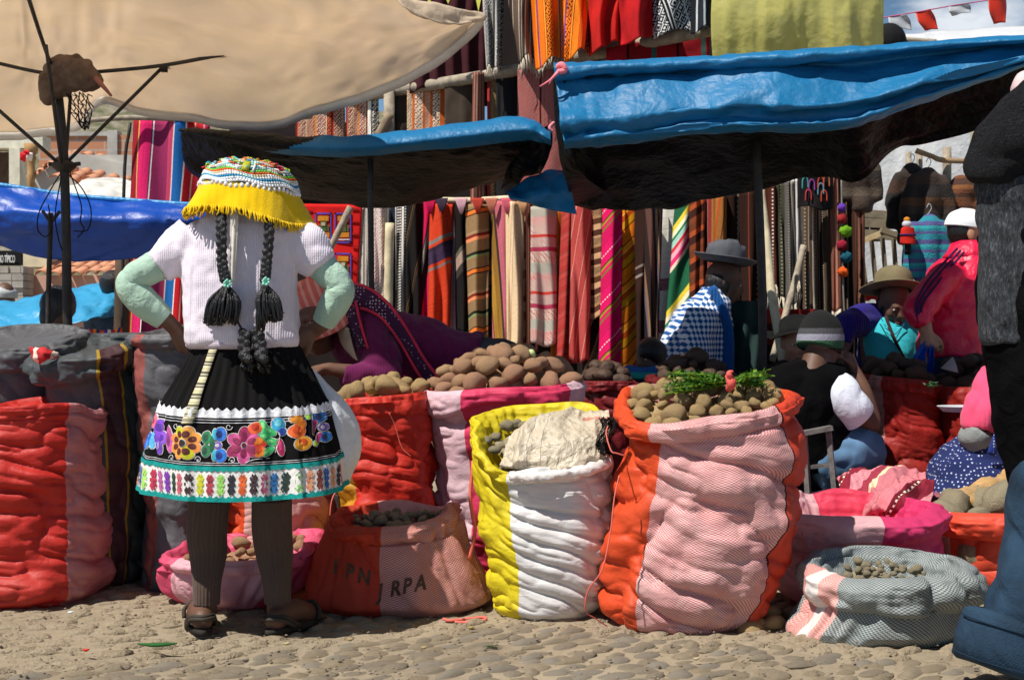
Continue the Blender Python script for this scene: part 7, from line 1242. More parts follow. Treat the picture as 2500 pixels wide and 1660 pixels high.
def blue_cardigan():
    Y = 6.55
    def Q(px, py, dy=0): return PA(px, py, Y + dy)
    t = thing('person', 'woman in olive felt hat, royal blue cardigan and turquoise blouse reaching over', 'person', (X_(2185, Y), Y, 0))
    hc = Q(2184, 742, -.08); yaw, pit = PI + .1, -.45
    L_ = head_parts(hc, yaw, pit, .95) + [smooth_rings([(Q(2180, 775), .07, .06), (Q(2175, 800), .15, .10), (Q(2175, 880), .15, .12), (Q(2178, 1000), .17, .14), (Q(2180, 1260), .12, .10)], 16, 18), tube([Q(2130, 790), Q(2080, 800, -.1), Q(2058, 850, -.2), Q(2058, 868, -.24)], [.055, .045, .035, .026], 12)] + hand_parts(Q(2058, 862, -.24), (0, -.2, -1), (0, 1, 0), 1, (.6, .7, .8, .8))
    V, F = remesh(L_, .010, 3); obj('body', V, F, SKIN, t); eyes(t, hc, yaw, pit, .95)
    cloth(t, 'turquoise_blouse', [smooth_rings([(Q(2178, 768, -.03), .075, .06), (Q(2176, 800, -.03), .14, .11), (Q(2174, 850, -.04), .135, .14), (Q(2176, 905, -.04), .125, .14)], 20, 26)], fab((.03, .44, .50), 'turquoise cotton', .8, .12, wr=.3), .010, 3, .010, 3)
    BC = knit((.018, .012, .16), 'royal blue knitted cardigan', 70, .3)
    cloth(t, 'blue_cardigan', [tube([Q(2142, 775), Q(2100, 782, -.05), Q(2060, 800, -.14), Q(2052, 840, -.2)], [.085, .078, .070, .048], 16), tube([Q(2140, 780, .03), Q(2125, 850, .04), Q(2122, 960, .04)], [.085, .07, .07], 14), tube([Q(2215, 775, .03), Q(2232, 850, .03), Q(2232, 960, .03)], [.08, .075, .07], 14), smooth_rings([(Q(2180, 770, .06), .10, .06), (Q(2178, 830, .06), .16, .08), (Q(2178, 960, .06), .16, .09)], 12, 20)], BC, .012, 4, .012, 6)
    V, F = tube([Q(2162, 772, -.15), Q(2185, 830, -.185), Q(2216, 890, -.17)], .008, 6); obj('bag_strap', V, F, fab((.05, .02, .015), 'brown strap'), t)
    th = [tube([Q(2150 + 8 * k, 775 + 12 * k + (6 if k % 2 else 0), -.165), Q(2156 + 8 * k, 785 + 12 * k, -.17)], .002, 4) for k in range(3)] + [tube([Q(2148, 790, -.165), Q(2178, 832, -.185), Q(2208, 790, -.16)], .0025, 4), tube([Q(2160, 800, -.17), Q(2184, 815, -.183), Q(2200, 800, -.17)], .002, 4)]; V, F = merge(th); obj('blouse_embroidery', V, F, fab((.02, .10, .2), 'navy thread'), t)
    cloth(t, 'dark_skirt', [smooth_rings([(Q(2178, 940), .2, .17), (Q(2180, 1210), .25, .22)], 10, 20)], BLK, .02, 3, .02)
    OL = fab((.17, .14, .075), 'olive felt', .9, .2, 14, 200, .25); felt_hat(t, hc + (0, .02, .062), .094, .125, .165, OL, PI, (.20, -.05), False, fab((.10, .08, .04), 'olive ribbon'), .012)
    cloth(t, 'black_hair', [ball(hc + (0, .03, .0), (.086, .085, .08), 12)], HAIR, .009, 2, .004)
def track_jacket():
    Y = 6.2
    def Q(px, py, dy=0): return PA(px, py, Y + dy)
    t = thing('person', 'standing woman in a bright pink-red track jacket and white cap holding a blue plastic bag', 'person', (X_(2360, Y), Y, 0))
    hc = Q(2366, 570); yaw, pit = -PI / 2 - .1, -.15
    L_ = head_parts(hc, yaw, pit, 1.02) + [smooth_rings([(Q(2358, 640), .08, .08), (Q(2350, 680), .16, .12), (Q(2340, 780), .15, .12), (Q(2335, 870), .16, .13), (Q(2345, 940), .16, .13)], 16, 20), tube([Q(2320, 665, -.1), Q(2262, 720, -.18), Q(2248, 760, -.2), Q(2262, 812, -.22)], [.06, .05, .045, .03], 12)]
    L_ += hand_parts(Q(2262, 808, -.22), (.15, 0, -1), (.2, 1, 0), 1.05, (1.2, 1.3, 1.35, 1.35)) + [tube([Q(2345 + k, 920), Q(2345 + k * 2, 1100), Q(2345 + k * 2, 1290)], [.08, .06, .045], 12) for k in (-25, 30)]
    V, F = remesh(L_, .008, 3); obj('body', V, F, SKIN2, t); eyes(t, hc, yaw, pit, 1.02)
    RJ = fab((.74, .008, .055), 'shiny pink red tracksuit polyester', .42, .1, 8, 60, .1, wr=.5, wrs=9, spec=.5)
    j = cloth(t, 'track_jacket', [smooth_rings([(Q(2362, 608), .075, .08), (Q(2360, 630), .115, .12), (Q(2352, 665), .165, .155), (Q(2340, 730), .175, .17), (Q(2334, 800), .175, .17), (Q(2340, 872), .185, .17)], 26, 30), tube([Q(2318, 668, -.08), Q(2275, 715, -.16), Q(2244, 762, -.2), Q(2258, 798, -.22)], [.088, .080, .068, .052], 20)], RJ, .009, 4, .018, 5, 8)
    V, F = rings([(Q(2364, 590), .072, .078), (Q(2362, 616), .09, .095), (Q(2360, 628), .11, .11)], 28, cap=False); solidify(obj('collar', V, F, RJ, j), .008)
    for s in (-1, 0, 1):
        V, F = tube([Q(2345 + s * 8, 612 + s * 5, -.135), Q(2310 + s * 8, 650 + s * 6, -.175), Q(2272 + s * 8, 695 + s * 8, -.232), Q(2243 + s * 7, 745 + s * 4, -.262), Q(2250 + s * 7, 788, -.262)], .006, 8, flat=.7); obj('sleeve_stripe', V, F, fab((.05, .01, .06), 'dark sleeve stripe'), j)
    cloth(t, 'jeans', [smooth_rings([(Q(2340, 862), .175, .16), (Q(2345, 940), .175, .16)], 10, 22)] + [tube([Q(2345 + k, 925), Q(2345 + k * 2, 1100), Q(2345 + k * 2, 1280)], [.10, .08, .07], 16) for k in (-28, 32)], fab((.03, .05, .09), 'dark denim', .9, .3, wr=.3), .013, 3, .012, 6)
    M = mrot(yaw, pit); V, F = smooth_rings([((0, -.012, .022), .090, .108), ((0, -.012, .05), .088, .104), ((0, -.015, .085), .072, .084), ((0, -.02, .112), .03, .035)], 20, 34); obj('white_cap', V @ M.T + hc, F, fab((.80, .82, .84), 'white cotton', .9, .05), t)
    V, F = box((0, .12, .028), (.12, .09, .008)); obj('cap_peak', V @ M.T + hc, F, fab((.80, .82, .84), 'white cotton', .9, .05), t)
    cloth(t, 'black_hair', [ball(hc + (-.035, .0, .01), (.07, .08, .078), 12), ball(Q(2325, 548), (.030, .03, .033), 12)], HAIR, .008, 2, .003)
    b = thing('plastic_bag', 'blue plastic carrier bag hanging from the hand of the woman in the track jacket', 'bag', P(2265, 905, Y - .2)); BG = tarp_mat((.01, .10, .62), 'blue carrier bag plastic', .3, .3)
    for (x0, x1, x2, x3) in ((2258, 2266, 2214, 2252), (2268, 2275, 2262, 2282)): V, F, uv, G = patch([[(x0, 825, Y - .22), (x1, 825, Y - .22)], [((x0 + x2) / 2, 860, Y - .24), ((x1 + x3) / 2 + 2, 860, Y - .25)], [(x2, 915, Y - .22), (x3, 915, Y - .24)]], 12, 20, lambda u, w: .012 * np.sin(u * 9 + w * 3)); solidify(obj('bag_side', V, F, BG, b), .002)
def fleece_person():
    Y = 3.45
    def Q(px, py, dy=0): return PA(px, py, Y + dy)
    t = thing('person', 'dark figure in black fleece and rolled jeans cropped by the right edge', 'person', (X_(2560, Y), Y, 0))
    L_ = head_parts(Q(2700, 90), 0, 0) + [smooth_rings([(Q(2690, 200), .07, .07), (Q(2680, 260), .17, .11), (Q(2670, 600), .15, .12), (Q(2680, 900), .15, .12)], 14, 18), tube([Q(2560, 290), Q(2450, 430), Q(2465, 700), Q(2490, 830, -.05)], [.06, .05, .042, .03], 12)] + hand_parts(Q(2495, 840, -.05), (.3, .2, -1), (.4, 1, 0))
    L_ += [tube([Q(2640, 900, -.02), Q(2580, 1230, 0), Q(2505, 1500, 0), Q(2490, 1640, 0)], [.10, .07, .05, .042], 12), tube([Q(2730, 900, .1), Q(2740, 1300, .15), Q(2740, 1620, .1)], [.1, .07, .045], 12)]
    V, F = remesh(L_, .012, 3); obj('body', V, F, SKIN, t); cloth(t, 'black_hair', [ball(Q(2700, 70), (.09, .10, .10), 14), tube([Q(2700, 80, -.06), Q(2700, 220, -.10)], [.07, .04], 10)], HAIR, .01, 2, .004)
    FL = NB('black curly fleece'); v = FL.coord('Object'); n = FL.noise(v, 70, 4, .7, 1.5); FL.l(FL.mix(n, (.006, .006, .0065, 1), (.035, .035, .04, 1)), FL.b.inputs['Base Color']); FL.b.inputs['Roughness'].default_value = 1; FL.b.inputs['Specular IOR Level'].default_value = .2; FL.bump(n, 1, .04); FL = FL.m
    GH = NB('heathered charcoal knit'); v = GH.coord('Object', (1, 1, .35)); n = GH.noise(v, 130, 3, .8); GH.l(GH.ramp(n, [(.35, (.008, .009, .011)), (.55, (.035, .038, .045)), (.72, (.11, .12, .135))]), GH.b.inputs['Base Color']); GH.b.inputs['Roughness'].default_value = 1; GH.bump(n, .5, .008); GH = GH.m
    cloth(t, 'fleece_jacket', [tube([Q(2600, 300), Q(2500, 345, -.02), Q(2440, 400, -.02), Q(2425, 450, -.02)], [.155, .12, .09, .065], 24), tube([Q(2620, 300), Q(2600, 520), Q(2560, 620)], [.14, .15, .1], 20)], FL, .010, 3, .014, 3, 9)
    cloth(t, 'grey_sleeve', [tube([Q(2470, 440), Q(2472, 600), Q(2465, 720), Q(2475, 838)], [.085, .088, .082, .078], 24)], GH, .010, 4, .012, 5)
    cloth(t, 'black_coat', [tube([Q(2570, 560, .05), Q(2585, 820, .05), Q(2640, 1240, .05)], [.19, .20, .17], 24), smooth_rings([(Q(2690, 185), .09, .09), (Q(2685, 240), .22, .16), (Q(2680, 600), .2, .17), (Q(2700, 1240, .03), .24, .2)], 20, 26), tube([Q(2460, 830, .02), Q(2520, 1000, .03), Q(2600, 1230, .04)], [.06, .09, .11], 20)], fab((.004, .004, .0045), 'black coat cloth', 1, .3, wr=.4, spec=.04), .013, 4, .014, 7)
    cloth(t, 'cream_scarf', [ball(Q(2500, 215, .05), (.03, .05, .05), 10)], fab((.7, .5, .5), 'pale scarf'), .008, 2, .004)
    dj = fab((.016, .040, .072), 'blue denim', .85, .4, 5, 240, .6, wr=.6, wrs=7)
    j = cloth(t, 'rolled_jeans', [tube([Q(2660, 1080, .02), Q(2585, 1250, 0), Q(2540, 1400, -.02), Q(2500, 1560, -.02)], [.115, .115, .120, .118], 28), tube([Q(2730, 1080, .12), Q(2745, 1600, .12)], [.13, .13], 20)], dj, .010, 2, .034, 9, 5)
    th = np.arange(48) / 48 * 2 * PI; A = []
    for (px, py, r, o) in ((2502, 1512, .120, 0), (2500, 1513, .140, 0), (2498, 1520, .147, .002), (2490, 1540, .150, .002), (2480, 1575, .152, 0), (2470, 1628, .150, 0), (2472, 1640, .138, 0), (2480, 1590, .125, 0)):
        c = Q(px, py, -.02); A.append(np.stack([c[0] + (r + .006 * np.sin(th * 3 + py)) * np.cos(th), c[1] + r * .85 * np.sin(th), c[2] + .035 * np.cos(th) * -1.0 + .006 * np.sin(th * 2)], -1))
    A = np.array(A); A[..., 2] = np.maximum(A[..., 2], .006); obj('turned_up_cuff', A.reshape(-1, 3), grid_faces(8, 48, True), dj, j)
    for py_, r_ in ((1530, .151), (1616, .152)):
        c = Q(2494 if py_ < 1600 else 2472, py_, -.02); V, F = tube([np.array([c[0] + (r_ + .004) * math.cos(a), c[1] + (r_ * .85 + .004) * math.sin(a), c[2] - .035 * math.cos(a)]) for a in np.linspace(PI, 2 * PI, 16)], .0022, 5); obj('seam', V, F, fab((.006, .02, .04), 'dark seam'), j)
def pink_kneeler():
    Y = 5.15
    def Q(px, py, dy=0): return PA(px, py, Y + dy)
    t = thing('person', 'kneeling figure in a bright pink cardigan and navy dotted apron', 'person', (X_(2440, Y), Y, 0))
    L_ = head_parts(Q(2480, 850, .1), -.6, -.3, .95) + [smooth_rings([(Q(2480, 900, .08), .07, .07), (Q(2475, 950, .06), .15, .12), (Q(2465, 1120, .05), .15, .13), (Q(2440, 1280, .03), .2, .18)], 14, 18), tube([Q(2425, 930), Q(2405, 1030, -.03), Q(2392, 1070, -.02), Q(2450, 1060, .14)], [.05, .042, .038, .026], 12)] + hand_parts(Q(2450, 1060, .14), (.6, .5, .2), (0, 0, -1))
    V, F = remesh(L_, .010, 3); obj('body', V, F, SKIN, t)
    PKM = knit((.80, .09, .19), 'bright pink wool', 60, .2)
    cloth(t, 'pink_cardigan', [tube([Q(2425, 895, .02), Q(2420, 950, -.02), Q(2405, 1020, -.05), Q(2400, 1048, -.05)], [.045, .072, .078, .070], 20), smooth_rings([(Q(2485, 890, .08), .09, .09), (Q(2480, 950, .06), .15, .14), (Q(2490, 1080, .04), .13, .15), (Q(2500, 1140, .03), .15, .16)], 18, 24)], PKM, .009, 4, .014, 4)
    cloth(t, 'grey_undersleeve', [tube([Q(2398, 1050, -.05), Q(2384, 1070, -.04), Q(2360, 1062, .0)], [.068, .06, .045], 16)], fab((.26, .28, .27), 'grey jersey', .95, .1, wr=.4), .008, 3, .01)
    cloth(t, 'dotted_apron', [smooth_rings([(Q(2420, 1055, .06), .10, .10), (Q(2395, 1100, .05), .155, .14), (Q(2385, 1180, .03), .20, .18), (Q(2385, 1290, .02), .23, .21)], 18, 26)], dots_mat((.008, .018, .10), (.45, .5, .65), 'navy cotton with small white flowers', 70), .012, 3, .02, 4, 7)
    V, F = tube([Q(2448, 990, -.12), Q(2440, 1050, -.14), Q(2420, 1110, -.13)], .018, 8, flat=.4); obj('apron_strap', V, F, dots_mat((.01, .03, .2), (.5, .55, .7), 'navy strap', 90), t)
def small_people():
    # child
    Y = 6.4; t = thing('person', 'small dark-haired child with a blue and turquoise collar by the checked shirt', 'person', (X_(1580, Y), Y, 0)); hc = PA(1588, 872, Y)
    V, F = remesh(head_parts(hc, PI - .8, -.2, .85) + [smooth_rings([(PA(1585, 910, Y), .05, .05), (PA(1583, 935, Y), .11, .08), (PA(1583, 1100, Y), .12, .09), (PA(1583, 1285, Y), .1, .09)], 12, 16)], .011, 3); obj('body', V, F, SKIN, t); eyes(t, hc, PI - .8, -.2, .85)
    cloth(t, 'black_hair', [ball(hc + (.005, .015, .02), (.078, .09, .08), 14), ball(hc + (-.03, -.04, .03), (.045, .05, .045), 10)], HAIR, .009, 2, .004)
    cloth(t, 'blue_jacket', [smooth_rings([(PA(1578, 898, Y), .07, .07), (PA(1576, 925, Y), .125, .10), (PA(1580, 1260, Y), .15, .12)], 14, 20)], fab((.03, .14, .40), 'blue fleece'), .013, 3, .01); V, F = rings([(PA(1572, 925, Y - .03), .09, .10), (PA(1574, 910, Y - .03), .075, .085)], 20, cap=False); solidify(obj('turquoise_collar', V, F, fab((.02, .40, .36), 'turquoise fleece'), t), .02)
    # black hat woman and man on the left
    Y = 7.6; t = thing('person', 'person with black hair and purple-blue top by the umbrella pole', 'person', (X_(130, Y), Y, 0)); hc = PA(142, 752, Y)
    V, F = remesh(head_parts(hc, .3, -.3, 1) + [smooth_rings([(PA(135, 800, Y), .07, .07), (PA(125, 830, Y), .19, .13), (PA(125, 1100, Y), .2, .16)], 12, 18)], .014, 3); obj('body', V, F, SKIN, t)
    cloth(t, 'black_hair', [ball(hc + (.0, -.0, .02), (.105, .11, .115), 14), ball(hc + (-.02, -.06, -.05), (.07, .06, .09), 12)], HAIR, .012, 2, .006)
    cloth(t, 'purple_blue_top', [smooth_rings([(PA(138, 798, Y), .09, .09), (PA(118, 826, Y), .22, .15), (PA(110, 1100, Y), .24, .18)], 12, 20)], fab((.03, .02, .20), 'purple blue knit'), .016, 3, .015)
    Y = 8.4; t = thing('person', 'dark-haired man in a blue-grey shirt left of the striped blanket', 'person', (X_(285, Y), Y, 0)); hc = PA(282, 706, Y)
    V, F = remesh(head_parts(hc, -.6, -.1, 1) + [smooth_rings([(PA(284, 745, Y), .07, .07), (PA(284, 770, Y), .17, .12), (PA(286, 900, Y), .18, .14), (PA(286, 1150, Y), .14, .12)], 12, 18)], .014, 3); obj('body', V, F, SKIN, t)
    cloth(t, 'dark_hair', [ball(hc + (-.01, -.01, .03), (.088, .10, .095), 14)], HAIR, .012, 2, .004)
    cloth(t, 'blue_grey_shirt', [smooth_rings([(PA(284, 740, Y), .085, .085), (PA(280, 764, Y), .19, .14), (PA(282, 900, Y), .19, .16), (PA(284, 1000, Y), .18, .15)], 14, 20)], fab((.10, .14, .22), 'blue grey cotton', .9, .1, wr=.4), .015, 3, .015)
    Y = 9.5; t = thing('person', 'person in a pale cap at the far left edge below the shop sign', 'person', (X_(5, Y), Y, 0)); hc = PA(8, 728, Y)
    V, F = remesh(head_parts(hc, .8, -.1, 1) + [smooth_rings([(PA(4, 765, Y), .07, .07), (PA(2, 790, Y), .17, .12), (PA(0, 1080, Y), .18, .14)], 12, 18)], .016, 3); obj('body', V, F, SKIN, t)
    V, F = smooth_rings([(hc + (0, 0, .0), .10, .11), (hc + (0, 0, .05), .095, .105), (hc + (0, 0, .11), .03, .03)], 12, 24); obj('pale_cap', V, F, fab((.6, .62, .62), 'pale cotton'), t); cloth(t, 'grey_coat', [smooth_rings([(PA(4, 760, Y), .09, .09), (PA(2, 790, Y), .2, .15), (PA(0, 1080, Y), .22, .17)], 12, 18)], fab((.2, .2, .2), 'grey coat'), .018, 2, .01)
bending_woman(); checked_woman(); seated_man(); hat_person(); blue_cardigan(); track_jacket(); fleece_person(); pink_kneeler(); small_people()
# ------------------------------------------------------------ small things round the sacks
def crumple(seed, a=.03, f=5):
    return lambda u, w: a * (np.abs(vn(np.stack([u * f, w * f, u * 0], -1), seed)) ** .8 - .35) + a * .45 * (np.abs(vn(np.stack([u * f * 2.3, w * f * 2.1 + 3, u * 0], -1), seed + 1)) - .3) + .003 * vn(np.stack([u * 30, w * 30, u * 0], -1), seed + 2)
def small_things():
    R = random.Random(12)
    # cream plastic cloth over the yellow sack
    pm = NB('cream printed plastic'); v = pm.coord('UV'); s = pm.xyz(v); n = pm.noise(pm.coord('Object'), 9, 5, .65); base = pm.mix(n, (.46, .38, .27, 1), (.62, .54, .41, 1))
    g = pm.math('GREATER_THAN', pm.math('FRACT', pm.math('MULTIPLY', s[0], 22)), .95); lim = pm.math('LESS_THAN', s[0], .14); base = pm.mix(pm.math('MULTIPLY', pm.math('MULTIPLY', g, lim), .7), base, (.10, .09, .08, 1))
    r_ = pm.math('MULTIPLY', pm.math('GREATER_THAN', s[0], .26), pm.math('MULTIPLY', pm.math('GREATER_THAN', s[1], .05), pm.math('LESS_THAN', s[1], .09))); base = pm.mix(pm.math('MULTIPLY', r_, .6), base, (.55, .10, .06, 1))
    pm.l(base, pm.b.inputs['Base Color']); pm.b.inputs['Roughness'].default_value = .45; pm.bump(pm.math('ABSOLUTE', pm.math('SUBTRACT', pm.noise(pm.coord('Object'), 14, 4, .6, .4), .5)), .7, .04)
    V, F, uv, G = patch([[(1290, 1020, 4.46), (1330, 1000, 4.46), (1400, 1000, 4.48), (1440, 1000, 4.46), (1486, 1000, 4.42)], [(1255, 1050, 4.36), (1310, 1028, 4.33), (1380, 1020, 4.34), (1440, 1030, 4.34), (1490, 1042, 4.34)],
        [(1230, 1085, 4.27), (1290, 1078, 4.24), (1370, 1068, 4.23), (1440, 1072, 4.24), (1484, 1090, 4.28)], [(1222, 1130, 4.235), (1290, 1142, 4.20), (1360, 1140, 4.195), (1430, 1130, 4.21), (1478, 1122, 4.25)], [(1230, 1150, 4.26), (1290, 1160, 4.24), (1360, 1158, 4.235), (1430, 1148, 4.25), (1474, 1140, 4.28)]], 90, 60, crumple(3, .026, 3.2))
    solidify(obj('plastic_cover', V, F, pm.m, None, uv=uv, label='crumpled cream printed plastic folded over the potatoes in the yellow and white sack', cat='plastic cover'), .003)
    # rolled white rim in front of the cover
    V, F = tube([P(1246, 1160, 4.20), P(1300, 1165, 4.17), P(1370, 1158, 4.16), P(1440, 1145, 4.18), P(1490, 1128, 4.24)], [.014, .017, .016, .018, .012], 14, 60); cc = V.copy(); V = V + .006 * vn(cc * np.array([60, 60, 90]), 4)[:, None] * np.array([0, 1, 1]); obj('twisted_white_rim', V, F, fab((.74, .68, .64), 'white woven plastic', .45, .1, 20, 90, .6), None, label='twisted white plastic rim across the front of the yellow and white sack', cat='sack rim')
    # black net at its right
    th = []
    for i in range(10):
        for j in range(10):
            q = lambda i, j: P(1462 + i * 3.6 + 8 * math.sin(j * .7), 1020 + j * 9 + 3 * math.sin(i * 1.7 + j), 4.2 + .03 * math.sin(i + j * .8))
            th += [bar(q(i, j), q(i + 1, j + 1), .0028), bar(q(i + 1, j), q(i, j + 1), .0028)]
    V, F = merge(th); obj('black_net', V, F, BLK, None, kind='stuff', label='scrap of black netting between the yellow sack and the orange sack', cat='net')
    # greens
    gt = thing('bunch_of_greens', 'bunch of leafy green herbs tied with a pink ribbon on the orange sack', 'herbs', P(1730, 960, 4.24)); GL = [fab((.05, .17, .012), 'green herb leaf', .6, .4, 60, 100, .2, trans=.3), fab((.17, .30, .02), 'light green herb', .6, .4, 60, 100, .2, trans=.3), fab((.03, .10, .03), 'blue green leaf', .6, .4, 60, 100, .2)]
    st, lv = [[], []], [[], [], []]
    for k in range(150):
        side = -1 if k < 105 else 1; x0, y0 = 1785, 932; a = R.uniform(-.55, .5); l = R.uniform(60, 170) if side < 0 else R.uniform(40, 100); x1 = x0 + side * l * math.cos(a * .5); y1 = y0 + l * .45 * math.sin(a) + R.uniform(-8, 8) + (6 if side < 0 else -2); Yk = 4.18 + R.uniform(-.06, .10); lift = R.uniform(-6, 10)
        p = [P(x0, y0, 4.2), P((x0 + x1) / 2, (y0 + y1) / 2 - lift, Yk), P(x1, y1, Yk)]; st[k % 2].append(tube(p, [.0022, .0018, .001], 4, 7))
        for m_ in range(11):
            f = R.uniform(.3, 1); c = Vector(p[0]).lerp(Vector(p[1]), f * 2) if f < .5 else Vector(p[1]).lerp(Vector(p[2]), f * 2 - 1); d = Vector((R.uniform(-1, 1), R.uniform(-1, 1), R.uniform(-.5, 1))).normalized(); l2 = R.uniform(.009, .024); w = Vector((-d.y, d.x, R.uniform(-.5, .5))).normalized() * l2 * .28
            a_, b_, c_, e_ = c, c + d * l2 * .5 + w, c + d * l2, c + d * l2 * .5 - w; lv[R.randrange(3)].append((np.array([a_, b_, c_, e_]), [(0, 1, 2, 3)]))
    for i, q in enumerate(st): V, F = merge(q); obj('stems', V, F, GL[i], gt, kind='stuff')
    for i, q in enumerate(lv): V, F = merge(q); obj('leaves', V, F, GL[i], gt, smooth=False, kind='stuff')
    V, F = merge([tube([P(1778, 915, 4.13), P(1786, 935, 4.12), P(1778, 952, 4.14)], [.012, .016, .010], 7), tube([P(1786, 930, 4.12), P(1780, 912, 4.11), P(1790, 906, 4.11)], [.008, .010, .003], 6)]); obj('pink_ribbon', V, F, fab((.75, .12, .10), 'pink plastic ribbon'), gt)
    for lab, x, y, Yy in (('small tuft of greens between the two red sacks at right', 2275, 940, 5.5), ('wilted green sprig lying on the cobbles in the lower middle', 1200, 1590, 3.86)):
        ps = []
        for k in range(40): a = R.uniform(0, 6.28); c = Vector(P(x + 16 * math.cos(a) * R.random(), y + 8 * math.sin(a) * R.random(), Yy)); d = Vector((R.uniform(-1, 1), R.uniform(-.5, .5), R.uniform(-.2, .6))); w = Vector((.003, 0, .003)); ps.append((np.array([c, c + d * .012 + w, c + d * .028, c + d * .012 - w]), [(0, 1, 2, 3)]))
        V, F = merge(ps); V[:, 2] = np.maximum(V[:, 2], .02); obj('green_sprig', V, F, GL[2], None, smooth=False, label=lab, cat='greens', kind='stuff')
    V, F = tube([P(335, 1594, 3.86) , P(370, 1597, 3.85), P(400, 1596, 3.85), P(432, 1593, 3.85)], [.002, .006, .006, .002], 6, flat=1.4); V[:, 2] = V[:, 2] - V[:, 2].min() + .02; obj('green_stalk', V, F, fab((.03, .12, .03), 'green stalk'), None, label='single green stalk lying on the cobbles in front of the woman', cat='stalk')
    # cords
    CO = fab((.75, .16, .12), 'pink orange string', .6)
    def cord(lab, pts, r=.0022, name='loose_string'): V, F = tube([P(*p) for p in pts], r, 6); obj(name, V, F, CO, None, label=lab, cat='string')
    cord('thin pink string curling down the left side of the tall orange sack to the ground', [(1512, 1160, 4.0), (1500, 1215, 3.98), (1490, 1300, 3.97), (1470, 1390, 3.96), (1436, 1440, 3.96), (1430, 1490, 3.97), (1455, 1510, 4.0), (1482, 1528, 4.05)])
    cord('loop of pink string at the upper left rim of the tall orange sack', [(1484, 1040, 4.1), (1480, 1060, 4.05), (1492, 1100, 4.02), (1505, 1106, 4.02), (1525, 1112, 4.03)])
    cord('red string dangling between the red sack and the low open red sack', [(828, 1190, 4.75), (812, 1215, 4.72), (806, 1250, 4.70), (808, 1280, 4.7)])
    cord('frayed orange ribbon hanging down beside the yellow sack', [(1155, 1125, 4.45), (1148, 1220, 4.44), (1160, 1290, 4.42), (1146, 1365, 4.42)], .006); cord('red cord loop lying on the cobbles left of the yellow sack', [(1082, 1510, 4.28), (1100, 1514, 4.26), (1140, 1510, 4.27), (1180, 1506, 4.27), (1184, 1512, 4.26), (1150, 1518, 4.25), (1110, 1518, 4.25)], .005)
    cord('knotted pink string end under the front corner of the tall orange sack', [(1530, 1560, 4.0), (1515, 1562, 3.98), (1510, 1572, 3.97), (1485, 1578, 3.96)], .0045)
    cord('red thread on the front of the red sack with the mustard stripe', [(950, 1008, 4.72), (965, 1040, 4.73), (980, 1090, 4.73), (1004, 1115, 4.73)], .0016); cord('fine red thread hanging on the open pink sack', [(1958, 1300, 4.36), (1962, 1330, 4.36), (1960, 1370, 4.36)], .002)
    for k, (x, y, c) in enumerate([(172, 1512, (.7, .7, .7)), (210, 1606, (.6, .05, .03)), (855, 1580, (.35, .25, .12)), (1035, 1600, (.4, .3, .15)), (700, 1590, (.5, .4, .2)), (1700, 1628, (.5, .4, .25)), (600, 1632, (.12, .10, .08)), (1150, 1550, (.4, .28, .1))]):
        Yk = 2944 / (y - 830); V, F = tube([P(x - 8, y, Yk), P(x, y + 1, Yk), P(x + 8, y - 1, Yk)], [.002, .005, .002], 5); V[:, 2] = V[:, 2] - V[:, 2].min() + .019; obj('litter_scrap', V, F, fab(c, 'litter'), None, label=['white scrap of paper on the cobbles left of the woman', 'red scrap on the cobbles at lower left', 'brown straw on the cobbles below the low red sack', 'straw on the cobbles left of the green sprig', 'pale straw on the cobbles right of the sandals', 'pale chip on the cobbles at lower right', 'dark scrap on the cobbles at the lower edge', 'brown peel beside the green sprig'][k], cat='litter')
    # yellow bag peeking behind the low red sack
    V, F, uv, G = patch([[(775, 1320, 4.85), (815, 1300, 4.85)], [(772, 1360, 4.8), (812, 1350, 4.8)], [(782, 1395, 4.78), (812, 1400, 4.78)]], 14, 18, crumple(5, .03, 3)); solidify(obj('yellow_bag_corner', V, F, tarp_mat((.80, .60, .01), 'yellow plastic'), None, label='yellow plastic bag corner between the low pink and low red sacks', cat='bag'), .003)
    # patterned blanket and cloths on the right
    BL = stripes([(0, '#c07078'), (.16, '#6a1828'), (.20, '#e8d8c0'), (.225, '#7a2030'), (.42, '#c88088'), (.6, '#8a3040'), (.72, '#d8bc98'), (.78, '#b06870')], .40, .5, dots=[(.2, .225, '#5a1020', .03)])
    V, F, uv, G = patch([[(2044, 1160, 5.15), (2110, 1150, 5.25), (2180, 1150, 5.3), (2240, 1156, 5.25)], [(2050, 1185, 5.0), (2110, 1160, 5.05), (2190, 1150, 5.1), (2262, 1172, 5.05)], [(2064, 1225, 4.9), (2130, 1200, 4.85), (2200, 1190, 4.85), (2280, 1192, 4.9)], [(2080, 1262, 4.82), (2140, 1250, 4.75), (2200, 1246, 4.75), (2276, 1240, 4.82)], [(2080, 1330, 4.9), (2140, 1330, 4.9), (2200, 1330, 4.9), (2270, 1330, 4.9)]], 90, 70, crumple(8, .055, 3.2))
    bl = obj('folded_blanket', V, F, BL, None, uv=uv, label='crumpled pink and maroon woven blanket with cream dashes behind the open pink sack', cat='blanket'); solidify(bl, .006)
    V, F, uv, G = patch([[(1960, 1215, 5.0), (2000, 1200, 5.05), (2060, 1200, 5.05)], [(1962, 1240, 4.92), (2000, 1228, 4.9), (2070, 1232, 4.9)], [(1965, 1290, 4.95), (2000, 1290, 4.95), (2070, 1290, 4.95)]], 30, 24, crumple(9, .03, 4)); solidify(obj('purple_cloth', V, F, fab((.06, .02, .045), 'dark purple wool', 1, .5), None, label='dark purple woollen cloth left of the pink and maroon blanket', cat='cloth'), .005)
